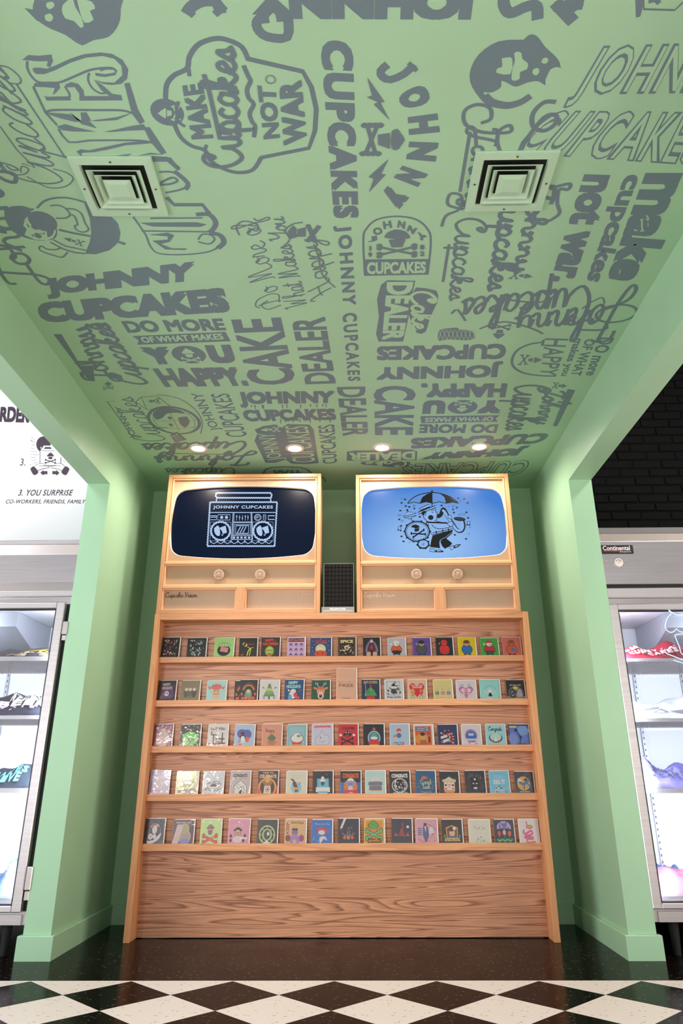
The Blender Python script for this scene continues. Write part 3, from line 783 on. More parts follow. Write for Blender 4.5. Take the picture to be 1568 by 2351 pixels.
    for kx, ky in knobs:
        p = at(kx, ky, 1, YF + .012)
        b = bmesh.new(); disc_prism(b, p.x, p.z, .033, YF + .012, YF + .036, seg=48, scallop=.03, nsc=16)
        k_ = link_mesh('knob', b, 'knob_clay', t); K.append(k_)
        b = bmesh.new()
        A = Art(lambda x, y, l, p=p: Vector((p.x + x, YF + .0115 - l, p.z + y)), .00001)
        b.free()
        b = bmesh.new()
        def ringp(r0, r1):
            seg = 32
            a_ = [[b.verts.new((p.x + r * math.cos(2 * math.pi * k / seg), yy, p.z + r * math.sin(2 * math.pi * k / seg))) for k in range(seg)] for r, yy in ((r1, YF + .012), (r1, YF + .0085), (r0, YF + .0085), (r0, YF + .012))]
            for P, Q in zip(a_, a_[1:]):
                for k in range(seg): b.faces.new((P[k], P[(k + 1) % seg], Q[(k + 1) % seg], Q[k]))
        ringp(.0225, .026)
        def pr(pts):
            prism(b, [(p.x + x, p.z + y) for x, y in pts], 1, YF + .0085, YF + .0122)
        pr([(-.012, .004), (-.007, .011), (0, .016), (.007, .011), (.012, .004), (.009, .002), (-.009, .002)])
        pr([(-.007, .001), (.007, .001), (.005, -.006), (-.005, -.006)])
        for s_ in (1, -1):
            pr([(-.014 * s_, -.006), (-.014 * s_, -.0085), (.014 * s_, -.0165), (.014 * s_, -.014)])
            for e in (-1, 1):
                ex, ez = .0145 * s_ * e, -.0112 - .0045 * e
                pr([(ex - .003, ez - .0025), (ex + .003, ez - .0025), (ex + .003, ez + .0025), (ex - .003, ez + .0025)])
        K.append(link_mesh('knob_emblem', b, 'knob_clay', k_))
    # script nameplate on the left grille
    zt = zr2b - .02; xs = xi0 + .016
    A = Art(lambda x, y, l: Vector((x, YF + .034 - l, y)), .00002)
    A.script('Cupcake-Vision', [(xs, zt), (xs + .20, zt), (xs + .20, zt - .030), (xs, zt - .030)], (92, 60, 46) if x0 < -.5 else (224, 196, 170), .0032, sm=4)
    K.append(A.build('nameplate', 'plate_print', t))
    # screen
    b = bmesh.new(); vs = [b.verts.new((p[0], yb + .022, p[1])) for p in [(cx + p[0] * 1.02, cz + p[1] * 1.02) for p in inn]]
    f = b.faces.new(vs); bmesh.ops.recalc_face_normals(b, faces=b.faces[:])
    scr = link_mesh('screen', b, 'screen_' + ('dark' if x0 < -.5 else 'blue'), t); K.append(scr)
    place(t, [k for k in K if k.parent == t])
    return t, cx, cz, hx, hz, yb + .0215
mt, nt, bb = nodes('screen_dark')
bb.inputs['Base Color'].default_value = lin((4, 6, 10)); bb.inputs['Roughness'].default_value = .3; bb.inputs['Specular IOR Level'].default_value = .12
bb.inputs['Emission Color'].default_value = lin((0, 15, 44)); bb.inputs['Emission Strength'].default_value = 1.0
mt, nt, bb = nodes('screen_blue')
tc = N(nt, 'ShaderNodeTexCoord'); mp = N(nt, 'ShaderNodeMapping'); mp.inputs['Location'].default_value = (-0.47 * 1.0, 0, -2.16 * 1.6); mp.inputs['Scale'].default_value = (1.0, 0.0, 1.6)
gr = N(nt, 'ShaderNodeTexGradient', gradient_type='SPHERICAL'); nt.links.new(tc.outputs['Object'], mp.inputs['Vector']); nt.links.new(mp.outputs['Vector'], gr.inputs['Vector'])
rp = N(nt, 'ShaderNodeValToRGB'); rp.color_ramp.elements[0].color = lin((66, 130, 216)); rp.color_ramp.elements[0].position = .35; rp.color_ramp.elements[1].color = lin((152, 194, 246)); rp.color_ramp.elements[1].position = .85
nt.links.new(gr.outputs[0], rp.inputs[0]); bb.inputs['Base Color'].default_value = (0, 0, 0, 1); bb.inputs['Roughness'].default_value = .3; bb.inputs['Specular IOR Level'].default_value = .12
nt.links.new(rp.outputs[0], bb.inputs['Emission Color']); bb.inputs['Emission Strength'].default_value = 0.95
TVL = make_tv(-1.2305, -0.2225, 560, 'retro wooden television cabinet with a dark navy screen, standing on the left of the case', [(502, 1319), (597, 1319)])
TVR = make_tv(0.0055, 1.0080, 1000, 'retro wooden television cabinet with a light blue screen, standing on the right of the case', [(956, 1317.5), (1050.7, 1317.5)])

def screen_fn(px0, py0, y):
    """screen picture drawn in photograph pixels, laid on the screen plane"""
    def fn(x, yy, l):
        p = at(x, yy, 1, y); return Vector((p.x, y - l, p.z))
    return fn
# left screen: boombox drawn in pale rope lines
LB = (178, 205, 240)
A = Art(screen_fn(0, 0, TVL[5]), .00004)
def C5(x, y): return (340 + x / 3.484, 1070 + y / 3.484)
def P5(*pts): return [C5(*p) for p in pts]
def rope(A, pts, closed=True, w=4.2, col=LB, step=5.5):
    pts = list(pts) + ([pts[0]] if closed else [])
    A.line(pts, w * .55, col)
    for a, c in zip(pts, pts[1:]):
        L = math.dist(a, c); n = max(1, round(L / step))
        for i in range(n):
            t = (i + .5) / n; x = a[0] + (c[0] - a[0]) * t; y = a[1] + (c[1] - a[1]) * t
            ang = math.degrees(math.atan2(c[1] - a[1], c[0] - a[0])) - 28
            A.ell(x, y, step * .62, w * .42, col, seg=10, rot=ang)
rope(A, P5((548, 215), (982, 215), (990, 235), (982, 255), (548, 255), (540, 235)))
rope(A, P5((497, 290), (1032, 290), (1012, 642), (475, 642)))
for x in (548, 982): A.line(P5((x, 262), (x, 288)), 2.6, LB)
A.text('JOHNNY CUPCAKES', P5((522, 318), (1000, 318), (998, 350), (520, 350)), LB, .03, space=1.1)
A.line(P5((498, 374), (1020, 374)), 1.8, LB)
A.line(P5((682, 378), (670, 590)), 1.8, LB); A.line(P5((830, 378), (836, 590)), 1.8, LB)
A.line(P5((690, 378), (680, 590)), .8, LB); A.line(P5((822, 378), (828, 590)), .8, LB)
A.line(P5((560, 392), (658, 392), (656, 434), (558, 434)), 1.3, LB, closed=True)
for x in (590, 628): A.ell(*C5(x, 413), 3.6, 3.4, LB)
for s_ in (0, 12): A.line(P5((500, 400 + s_), (548, 400 + s_)), 1.5, LB)
A.line(P5((498, 432), (548, 432), (550, 398)), 1.5, LB)
for k, x in enumerate((710, 733, 756, 779, 800)):
    A.line(P5((x, 394), (x - 1, 438)), .9, LB); A.ell(*C5(x, 406 + 7 * (k % 3)), 1.6, 1.9, LB, seg=8)
A.line(P5((688, 452), (830, 452)), 2.4, LB)
A.ring(*C5(878, 414), 7.6, 7.2, 1.3, LB); A.ring(*C5(878, 414), 5.3, 5, .7, LB)
for s_ in (-8, 0, 8): A.line(P5((866 + s_, 420), (882 + s_, 405)), .8, LB)
for yy in (392, 404, 418, 434): A.line(P5((922, yy), (942, yy)), .9, LB)
A.line(P5((922, 392), (922, 434)), .8, LB); A.line(P5((942, 392), (942, 434)), .8, LB)
A.line(P5((1012, 400), (962, 400), (962, 430), (1012, 430)), 2.0, LB)
for sx in (0, 338):
    A.line(P5((500 + sx, 450), (662 + sx, 450), (664 + sx, 600), (498 + sx, 600)), .8, LB, closed=True)
    cx_, cy_ = C5(581 + sx, 522)
    pts = [(cx_ + 22 * math.cos(t * math.pi / 10), cy_ + 21 * math.sin(t * math.pi / 10)) for t in range(20)]
    rope(A, pts, w=5.0, step=6.6)
    A.poly(P5((530 + sx, 500), (552 + sx, 482), (562 + sx, 480), (572 + sx, 500), (578 + sx, 540), (570 + sx, 562), (548 + sx, 556), (532 + sx, 530)), LB, smooth=3)
    A.poly(P5((570 + sx, 498), (622 + sx, 480), (632 + sx, 536), (600 + sx, 546), (590 + sx, 520)), LB)
    A.poly(P5((588 + sx, 548), (606 + sx, 544), (600 + sx, 562), (588 + sx, 560)), (120, 150, 200))
A.line(P5((692, 470), (820, 470), (818, 552), (690, 552)), 1.2, LB, closed=True)
A.line(P5((704, 480), (806, 480), (804, 542), (702, 542)), 2.0, LB, closed=True)
for s_ in (0, 22, 44): A.line(P5((716 + s_, 536), (742 + s_, 488)), 1.9, LB)
A.line(P5((676, 560), (836, 560)), 1.2, LB)
for x in (680, 710, 740, 770, 800): A.rect(*C5(x, 568), *C5(x + 18, 584), LB)
A.line(P5((672, 592), (836, 592)), 1.4, LB)
for k in range(9):
    x = 500 + k * 55
    A.line(P5((x, 604), (x + 27, 624), (x + 55, 604)), 1.6, LB, smooth=3); A.ell(*C5(x, 604), 1.7, 1.7, LB, seg=8)
    A.line(P5((x, 604), (x, 622)), .8, LB)
A.build('screen_picture', 'screen_print', TVL[0]).matrix_parent_inverse = Matrix.Translation(-TVL[0].location)

# right screen: a one-man band walking under an umbrella
K0 = (8, 8, 14); KB = (140, 182, 238); KM = (96, 146, 216)
A = Art(screen_fn(0, 0, TVR[5]), .00004)
def C6(x, y): return (780 + x / 3.484, 1070 + y / 3.484)
def P6(*pts): return [C6(*p) for p in pts]
A.poly(P6((542, 300), (575, 262), (640, 228), (738, 212), (830, 226), (905, 258), (950, 298), (905, 288), (850, 298), (795, 284), (742, 298), (692, 284), (640, 298), (590, 288)), KM)
A.poly(P6((640, 296), (660, 250), (700, 222), (740, 213), (742, 296), (692, 286)), K0)
A.poly(P6((850, 298), (838, 250), (800, 220), (870, 240), (950, 298), (905, 290)), K0)
A.line(P6((542, 300), (575, 262), (640, 228), (738, 212), (830, 226), (905, 258), (950, 298)), 2.0, K0, smooth=4)
A.line(P6((542, 300), (590, 289), (640, 298), (692, 286), (742, 298), (795, 286), (850, 298), (905, 289), (950, 298)), 1.6, K0)
A.line(P6((738, 198), (738, 330)), 1.8, K0); A.ring(*C6(738, 206), 2.6, 3, 1.2, K0, seg=12)
# hat
A.poly(P6((632, 342), (712, 306), (722, 330), (642, 362)), KB); A.line(P6((632, 342), (712, 306), (724, 334), (642, 364)), 1.5, K0, closed=True)
A.poly(P6((622, 374), (770, 318), (768, 334), (628, 386)), KB); A.line(P6((622, 372), (766, 316), (768, 332), (630, 386)), 1.8, K0, closed=True)
A.poly(P6((640, 352), (720, 322), (722, 332), (644, 362)), K0)
# head
A.poly(P6((668, 372), (760, 340), (768, 368), (786, 390), (776, 404), (776, 430), (740, 448), (700, 444), (672, 414)), KB)
A.line(P6((668, 378), (672, 414), (700, 444), (742, 448), (776, 430), (774, 404), (788, 390), (770, 368), (762, 342)), 1.5, K0)
A.poly(P6((652, 372), (668, 360), (694, 358), (690, 380), (678, 378), (672, 398), (660, 392)), K0)
A.ell(*C6(728, 412), 6.2, 5.6, K0); A.line(P6((736, 372), (752, 368)), 1.3, K0); A.line(P6((730, 358), (756, 350)), 1.3, K0)
A.ell(*C6(684, 388), 2.6, 3.4, KM, seg=10)
# torso
A.poly(P6((690, 446), (770, 440), (830, 452), (880, 470), (905, 505), (880, 520), (740, 552), (715, 520), (700, 480)), KB)
A.line(P6((690, 446), (712, 520), (740, 552), (905, 512), (898, 480), (870, 462), (770, 442)), 1.5, K0)
A.poly(P6((690, 444), (860, 450), (862, 462), (700, 456)), K0)
A.line(P6((735, 470), (770, 498), (830, 500), (890, 486)), 1.4, K0, smooth=3)
A.line(P6((742, 536), (900, 502)), 1.5, K0)
for x in (770, 822, 868): A.line(P6((x, 524 - (x - 742) * .2), (x + 4, 548 - (x - 742) * .2)), 2.4, K0)
# legs
A.poly(P6((742, 556), (902, 514), (900, 540), (840, 590), (800, 600), (804, 658), (722, 652), (730, 600)), K0)
A.poly(P6((804, 606), (840, 570), (900, 618), (880, 642), (840, 662), (818, 640)), K0)
A.line(P6((806, 670), (800, 600), (846, 570), (900, 530)), .9, KB, smooth=3)
A.line(P6((724, 650), (802, 660)), 1.2, KB); A.line(P6((850, 662), (910, 628)), 1.2, KB)
A.poly(P6((720, 660), (760, 664), (756, 688), (718, 684)), KB); A.line(P6((720, 660), (760, 664), (756, 688), (718, 684)), 1.3, K0, closed=True)
A.poly(P6((762, 674), (800, 668), (832, 682), (826, 690), (760, 690)), K0); A.poly(P6((776, 676), (798, 672), (816, 680), (780, 684)), KB)
A.poly(P6((876, 650), (904, 634), (916, 656), (890, 674)), KB); A.line(P6((876, 650), (904, 634), (916, 656), (890, 674)), 1.3, K0, closed=True)
A.poly(P6((906, 640), (940, 626), (972, 626), (950, 646), (918, 660)), K0); A.poly(P6((916, 644), (940, 632), (956, 632), (930, 648)), KB)
# saxophone
A.line(P6((778, 404), (806, 392), (822, 352), (836, 352), (862, 400), (900, 460), (940, 514), (976, 516), (990, 480), (980, 430)), 9.0, K0, smooth=5)
A.line(P6((820, 362), (832, 360), (860, 402), (898, 462), (938, 512), (972, 512), (984, 480), (974, 432)), 5.6, KB, smooth=5)
A.ell(*C6(958, 424), 13.6, 4.6, K0, rot=6); A.ell(*C6(958, 420), 10.6, 2.4, (40, 50, 80), rot=6)
A.poly(P6((782, 410), (800, 400), (812, 384), (822, 384), (808, 408), (790, 420)), K0)
A.poly(P6((862, 396), (884, 394), (896, 410), (890, 426), (866, 420)), KB); A.line(P6((862, 396), (884, 394), (896, 410), (890, 426), (868, 420)), 1.3, K0, closed=True)
A.poly(P6((860, 462), (880, 446), (904, 446), (906, 476), (880, 486)), KB); A.line(P6((860, 462), (880, 446), (904, 446), (906, 476), (880, 486)), 1.3, K0, closed=True)
# drum on the back, cymbals, tambourine
A.ell(*C6(620, 524), 29.5, 24.5, K0, seg=36); A.ell(*C6(620, 524), 26.6, 21.8, KB, seg=36); A.ring(*C6(620, 524), 24.6, 20, .9, K0)
A.poly(P6((568, 490), (580, 474), (606, 468), (630, 476), (640, 490), (604, 504), (594, 494)), K0)
A.poly(P6((594, 508), (636, 494), (632, 520), (604, 528)), K0)
for a_, c_ in (((572, 540), (684, 546)), ((588, 570), (672, 512))):
    A.line([C6(*a_), C6(*c_)], 3.0, K0)
    for e in (a_, c_):
        for dy in (-5, 5): A.ell(*C6(e[0], e[1] + dy), 1.9, 1.9, K0, seg=8)
for k in range(10):
    t = 2 * math.pi * k / 10; c_ = C6(620 + 104 * math.cos(t), 524 + 86 * math.sin(t)); A.rect(c_[0] - 2, c_[1] - 1.6, c_[0] + 2, c_[1] + 1.6, K0)
A.poly(P6((504, 404), (545, 370), (612, 378), (560, 396)), KB); A.line(P6((504, 404), (545, 366), (612, 378)), 1.4, K0, closed=True)
A.line(P6((512, 414), (560, 426), (614, 396)), 1.4, K0, closed=True); A.ell(*C6(540, 354), 2.6, 2.4, K0, seg=8); A.line(P6((540, 354), (542, 370)), 1.2, K0); A.line(P6((572, 420), (578, 442)), 1.6, K0)
A.ell(*C6(668, 626), 14, 11, K0); A.ell(*C6(668, 624), 11, 8.4, KB); A.line(P6((660, 634), (668, 616)), .9, K0); A.line(P6((668, 636), (676, 618)), .9, K0)
for k in range(7):
    t = 2 * math.pi * k / 7 + .3; A.ell(*C6(668 + 48 * math.cos(t), 626 + 36 * math.sin(t)), 2.6, 2.2, K0, seg=8)
# confetti and notes
for x, y in ((522, 268), (494, 262), (494, 296), (556, 328), (484, 358), (476, 428), (490, 480), (494, 564), (510, 604), (558, 612), (946, 258), (994, 264), (964, 278), (1022, 296), (868, 326), (912, 374), (814, 318), (1026, 416), (1010, 584), (1034, 544), (1042, 494), (920, 552), (640, 408), (1012, 372), (936, 334), (528, 322)):
    s_ = 3.0 if (x + y) % 3 else 1.4
    c_ = C6(x, y); A.rect(c_[0] - s_ * .8, c_[1] - s_ * .55, c_[0] + s_ * .8, c_[1] + s_ * .55, K0)
for x, y in ((596, 342), (906, 350), (468, 512), (486, 518), (1018, 472), (1036, 474)):
    A.ell(*C6(x, y), 2.3, 1.7, K0, seg=8)
for a_ in (((598, 342), (588, 312), (606, 318)), ((908, 350), (898, 318), (922, 322)), ((470, 512), (464, 486), (488, 490), (490, 516)), ((1020, 472), (1018, 444), (1042, 446), (1040, 474))): A.line(P6(*a_), 1.1, K0)
for a_ in (((462, 398), (494, 398)), ((464, 388), (490, 390)), ((948, 400), (954, 382)), ((962, 398), (968, 378)), ((978, 396), (988, 378)), ((990, 398), (1004, 380)), ((486, 446), (504, 430)), ((498, 450), (510, 438))): A.line(P6(*a_), .8, K0)
A.build('screen_picture', 'screen_print', TVR[0]).matrix_parent_inverse = Matrix.Translation(-TVR[0].location)

# ================================================================== SPEAKER AND SIGN BETWEEN THE SETS
ysp = 4.60
a = at(744.5, 1294.5, 1, ysp); c = at(811, 1294.5, 1, ysp)
t = thing('speaker', 'black grid-fronted speaker box standing between the two television cabinets', 'speaker', ((a.x + c.x) / 2, ysp, ZS))
K = []
zt_ = a.z
K.append(mbox('case', 'rubber', t, a.x, c.x, ysp + .004, ysp + .15, ZS, zt_))
bmm = bmesh.new(); w = .0022
box(bmm, a.x - w, a.x, ysp, ysp + .15, ZS, zt_ + w); box(bmm, c.x, c.x + w, ysp, ysp + .15, ZS, zt_ + w); box(bmm, a.x, c.x, ysp, ysp + .15, zt_, zt_ + w)
K.append(link_mesh('edge_frame', bmm, 'steel_satin', t))
bmm = bmesh.new(); nx, nz = 8, 12; cw = (c.x - a.x) / nx; chh = (zt_ - ZS - .004) / nz
for i in range(nx):
    for k in range(nz):
        x_ = a.x + i * cw; z_ = ZS + .004 + k * chh
        r = bmesh.ops.create_cube(bmm, size=1)
        for v in r['verts']:
            s_ = .44 if v.co.y > 0 else .36
            v.co = Vector((x_ + cw / 2 + math.copysign(cw * s_, v.co.x), ysp + (.0035 if v.co.y > 0 else -.003), z_ + chh / 2 + math.copysign(chh * s_, v.co.z)))
g_ = link_mesh('foam_grid', bmm, 'foam_black', t); K.append(g_)
place(t, K)
yp_ = 4.55
a = at(738, 1392.5, 1, yp_); c = at(813.5, 1405.5, 1, yp_)
t = thing('sign_plate', 'small silver sign reading follow and tag, in front of the black speaker', 'sign', ((a.x + c.x) / 2, yp_, ZS))
bmm = bmesh.new(); prism(bmm, [(yp_, ZS), (yp_ + .004, ZS), (yp_ + .016, a.z), (yp_ + .012, a.z)], 0, a.x, c.x)
K = [link_mesh('plate', bmm, 'silver_plate', t), mbox('foot', 'silver_plate', t, a.x, c.x, yp_ + .004, yp_ + .04, ZS, ZS + .003)]
A = Art(lambda x, y, l: Vector((x, yp_ - .0004 + .012 * (y - ZS) / (a.z - ZS) - l, y)), .00002)
wd = c.x - a.x; hh = a.z - ZS
A.trect('FOLLOW & TAG', a.x + wd * .26, ZS + hh * .50, a.x + wd * .73, ZS + hh * .78, (250, 250, 250), .03)
A.trect('@JOHNNYCUPCAKES | #JOHNNYCUPCAKES', a.x + wd * .06, ZS + hh * .28, a.x + wd * .94, ZS + hh * .42, (250, 250, 250), .02)
K.append(A.build('lettering', 'plate_print', t)); place(t, K)
# ================================================================== GLASS DOOR REFRIGERATORS
YFR = 4.20
def fridge(side, label):
    s = -1 if side == 'left' else 1
    pxr = 60 if s < 0 else 1500
    yy = (lambda y, Y=YFR: at(pxr, y, 1, Y)[2])
    xin = (XL - TW - .006) if s < 0 else (XR + TW + .006)
    xout = xin + s * 1.32
    xa, xb = min(xin, xout), max(xin, xout)
    if s < 0: Z = dict(top=1243.6, t1=1253.5, t2=1274.5, p1=1338.5, g1=1359, l1=1371, d1=1374, s1=1383, fr0=1383.5, fr1=2096, g_t=1397, g_b=2080, bot=2124, shelves=[(1507, 1517), (1642, 1651), (1809, 1820), (2062, 2076)])
    else: Z = dict(top=1214, t1=1228, t2=1244, p1=1341.5, g1=1352, l1=1374, d1=1377, s1=1386, fr0=1386.5, fr1=2088, g_t=1400, g_b=2073.5, bot=2117, shelves=[(1511, 1518), (1649, 1657), (1810, 1821), (2057, 2070)])
    t = thing('display_refrigerator', label, 'refrigerator', ((xa + xb) / 2, YFR, 0))
    K = []
    zb, zt = yy(Z['bot']), yy(Z['top'])
    zdt = yy(Z['s1'])            # top of the door zone
    zd0 = yy(Z['bot']) + .07
    YBK2 = 5.02
    b = bmesh.new(); w = .045
    box(b, xa, xa + w, YFR + .001, YBK2, zb, zt - .001); box(b, xb - w, xb, YFR + .001, YBK2, zb, zt - .001)
    box(b, xa + w, xb - w, YBK2 - .04, YBK2, zb, zt - .001)
    box(b, xa + w, xb - w, YFR + .001, YBK2 - .04, zdt, zt - .001); box(b, xa + w, xb - w, YFR + .001, YBK2 - .04, zb, zd0)
    K.append(link_mesh('cabinet_body', b, 'steel_satin', t))
    b = bmesh.new(); e = .002
    box(b, xa + w, xa + w + e, YFR + .05, YBK2 - .04, zd0, zdt); box(b, xb - w - e, xb - w, YFR + .05, YBK2 - .04, zd0, zdt)
    box(b, xa + w, xb - w, YBK2 - .042, YBK2 - .04, zd0, zdt); box(b, xa + w, xb - w, YFR + .05, YBK2 - .04, zd0, zd0 + e); box(b, xa + w, xb - w, YFR + .05, YBK2 - .04, zdt - e, zdt)
    K.append(link_mesh('liner', b, 'fridge_liner', t))
    # header: top trim, angled cove, hood panel, dark slot, ledge
    K.append(mbox('top_trim', 'steel_satin' if s < 0 else 'steel_bright', t, xa, xb, YFR - .03, YFR, yy(Z['t1']), zt, bev=.002))
    b = bmesh.new(); prism(b, [(YFR - .028, yy(Z['t1']) - .001), (YFR + .0005, yy(Z['t1']) - .001), (YFR + .0005, yy(Z['t2'])), (YFR - .004, yy(Z['t2']))], 0, xa, xb)
    K.append(link_mesh('cove_panel', b, 'steel_bright', t))
    K.append(mbox('hood_panel', 'steel', t, xa + .002, xb, YFR - .012, YFR, yy(Z['p1']), yy(Z['t2']) - .001, bev=.0015))
    K.append(mbox('vent_slot', 'dark_gap' if s > 0 else 'steel_bright', t, xa + .002, xb, YFR - .002, YFR + .0008, yy(Z['g1']), yy(Z['p1']) - .001))
    K.append(mbox('ledge_rail', 'steel_satin', t, xa, xb, YFR - .03, YFR + .0005, yy(Z['l1']), yy(Z['g1']) - .001, bev=.003))
    K.append(mbox('door_header', 'steel', t, xa + .002, xb, YFR - .004, YFR + .0008, yy(Z['s1']), yy(Z['l1']) - .002))
    K.append(mbox('skirt', 'steel', t, xa + .03, xb - .03, YFR - .01, YFR + .0008, zb, yy(Z['fr1']) - .006, bev=.001))
    for lx in (xin + s * .12, xout - s * .12):
        for ly in (YFR + .06, YBK2 - .08):
            b = bmesh.new(); bmesh.ops.create_cone(b, segments=12, radius1=.018, radius2=.026, depth=zb, cap_ends=True)
            for v in b.verts: v.co += Vector((lx, ly, zb / 2))
            K.append(link_mesh('leg', b, 'rubber', t))
    # doors
    YD = YFR - .055
    if s < 0: xd = at(148.5, 1390, 1, YD)[0]; wd = -.60
    else: xd = at(1399.5, 1392, 1, YD)[0]; wd = .60
    zD = lambda y: at(pxr, y, 1, YD)[2]
    for n_, x0 in enumerate((xd, xd + wd + (-.012 if s < 0 else .012))):
        x1 = x0 + wd; da, db = min(x0, x1), max(x0, x1)
        f0, f1, g0, g1 = zD(Z['fr1']), zD(Z['fr0']), zD(Z['g_b']), zD(Z['g_t'])
        fw = .046
        b = bmesh.new()
        box(b, da, da + fw, YD, YD + .045, f0, f1, bev=.004); box(b, db - fw, db, YD, YD + .045, f0, f1, bev=.004)
        box(b, da + fw, db - fw, YD + .0002, YD + .045, g1, f1, bev=.004); box(b, da + fw, db - fw, YD + .0002, YD + .045, f0, g0, bev=.004)
        dr = link_mesh('door', b, 'steel_satin', t); K.append(dr)
        b = bmesh.new(); q = .0045
        box(b, da + fw, da + fw + q, YD + .004, YD + .04, g0, g1); box(b, db - fw - q, db - fw, YD + .004, YD + .04, g0, g1)
        box(b, da + fw + q, db - fw - q, YD + .004, YD + .04, g1 - q, g1); box(b, da + fw + q, db - fw - q, YD + .004, YD + .04, g0, g0 + q)
        link_mesh('gasket', b, 'gasket', dr)
        mbox('pane', 'pane_glass', dr, da + fw + q, db - fw - q, YD + .018, YD + .022, g0 + q, g1 - q)
        hs = (x0 + (.020 if s < 0 else -.004)); hy = 0 if s < 0 else .012
        for ya, yb_ in (((1427, 1471), (1990, 2068)) if s < 0 else ((1424, 1480), (1985, 2060))):
            if n_ == 0:
                za, zc_ = at(pxr, yb_, 1, YD)[2], at(pxr, ya, 1, YD)[2]
                b = bmesh.new(); box(b, hs - .015, hs + .015, YD - .004 + hy, YD + .05, za + (zc_ - za) * .3, zc_, bev=.003); box(b, hs - .012, hs + .012, YD + hy, YD + .05, za, za + (zc_ - za) * .28, bev=.002)
                link_mesh('hinge', b, 'steel_bright', dr)
    K.append(mbox('hinge_post', 'steel_satin', t, min(xin, xd + (-s) * .0), max(xin, xd), YFR - .006, YFR + .0008, yy(Z['fr1']), yy(Z['l1']) - .002))
    if s < 0: K.append(mbox('door_gap_shade', 'gasket', t, xd - .004, xd + .013, YFR - .010, YFR - .0062, zD(Z['fr1']), zD(Z['fr0'])))  # dark strip put in for the shadowed gap beside the door
    # inside: ceiling housing, pilasters, shelves, lights
    xi0, xi1 = xa + w + .004, xb - w - .004
    hz0, hz1 = zdt - .19, zdt - .004
    xh0, xh1 = (xin + s * .42, xin + s * 1.0)
    b = bmesh.new(); prism(b, [(4.45, hz1), (4.97, hz1), (4.97, hz0), (4.74, hz0), (4.45, hz0 + .10)], 0, min(xh0, xh1), max(xh0, xh1))
    K.append(link_mesh('evaporator_housing', b, 'evaporator_grey', t))
    K.append(mbox('roof_rail', 'steel_bright', t, xi0, xi1, 4.90, 4.91, hz0 + .02, hz0 + .032))
    for px_ in (xi0 + .01, (xi0 + xi1) / 2, xi1 - .03, xin + s * .36):
        b = bmesh.new(); box(b, px_, px_ + .018, 4.966, 4.973, zd0 + .02, hz0)
        n = int((hz0 - zd0) / .034)
        for k in range(n): box(b, px_ + .006, px_ + .012, 4.9645, 4.9662, zd0 + .04 + k * .034, zd0 + .052 + k * .034, mi=1)
        K.append(link_mesh('pilaster', b, ['evaporator_grey', 'gasket'], t))
    SH = []
    YSF = 4.30
    for ya, yb_ in Z['shelves']:
        za, zc_ = at(pxr, ya, 1, YSF)[2], at(pxr, yb_, 1, YSF)[2]
        b = bmesh.new(); box(b, xi0, xi1, YSF, YSF + .008, zc_, za, bev=.002)
        sh = link_mesh('shelf', b, 'steel_satin', t); K.append(sh)
        b = bmesh.new(); box(b, xi0, xi1, YSF + .008, 4.93, (za + zc_) / 2 - .001, (za + zc_) / 2 + .001)
        n = 46
        for k in range(n):
            x = xi0 + (xi1 - xi0) * (k + .5) / n; box(b, x - .0022, x + .0022, YSF + .008, 4.93, (za + zc_) / 2 - .008, (za + zc_) / 2 - .001)
        link_mesh('shelf_wires', b, 'steel_bright', sh)
        SH.append((za + zc_) / 2 + .002)
    for k, lx in enumerate((xin + s * .06, xin + s * .645)):
        K.append(mbox('led_strip', 'led_strip', t, lx - .008, lx + .008, YFR + .055, YFR + .065, zd0 + .05, zdt - .05))
        d = bpy.data.lights.new('fridge_tube', 'AREA'); d.shape = 'RECTANGLE'; d.size = .03; d.size_y = zdt - zd0 - .1; d.energy = 20 if s < 0 else 17; d.color = lin((236, 243, 255))[:3]
        o = bpy.data.objects.new('fridge_tube', d); COL.objects.link(o); o.location = (lx + s * .02, YFR + .07, (zdt + zd0) / 2)
        o.rotation_euler = (Vector((s * .25, .5, 0))).to_track_quat('-Z', 'Y').to_euler(); o.parent = t; o.matrix_parent_inverse = Matrix.Translation(-t.location)
    if s > 0:
        a = at(1376, 1252, 1, YFR - .0125); c = at(1455, 1271, 1, YFR - .0125)
        bd = mbox('badge', 'rubber', t, a.x, c.x, YFR - .0165, YFR - .0122, c.z, a.z, bev=.002); K.append(bd)
        A = Art(lambda x, y, l: Vector((x, YFR - .0168 - l, y)), .00003)
        W_, H_ = c.x - a.x, a.z - c.z
        A.rect(a.x + .004, c.z + .003, c.x - .004, a.z - .003, (44, 26, 28)); A.rect(a.x + W_ * .10, c.z + H_ * .27, a.x + W_ * .62, c.z + H_ * .33, (190, 70, 78))
        A.trect('Continental', a.x + W_ * .08, c.z + H_ * .37, a.x + W_ * .90, c.z + H_ * .92, (246, 240, 240), .02)
        A.trect('REFRIGERATOR', a.x + W_ * .58, c.z + H_ * .14, a.x + W_ * .92, c.z + H_ * .25, (240, 230, 230), .02)
        A.build('lettering', 'plate_print', bd)
        p = at(1420, 1292, 1, YFR - .012)
        b = bmesh.new(); disc_prism(b, p.x, p.z, .029, YFR - .019, YFR - .012); th_ = link_mesh('thermometer', b, 'steel_bright', t); K.append(th_)
        A = Art(lambda x, y, l: Vector((p.x + x, YFR - .0192 - l, p.z + y)), .00003)
        A.ell(0, 0, .0255, .0255, (226, 216, 210)); A.ring(0, 0, .017, .017, .0035, (150, 120, 105), a0=15, a1=165); A.ring(0, 0, .012, .012, .002, (190, 80, 80), a0=20, a1=150); A.line([(-.003, -.006), (.006, .012)], .0022, (60, 50, 50))
        A.build('dial', 'plate_print', th_)
    place(t, K)
    return SH, xin, s
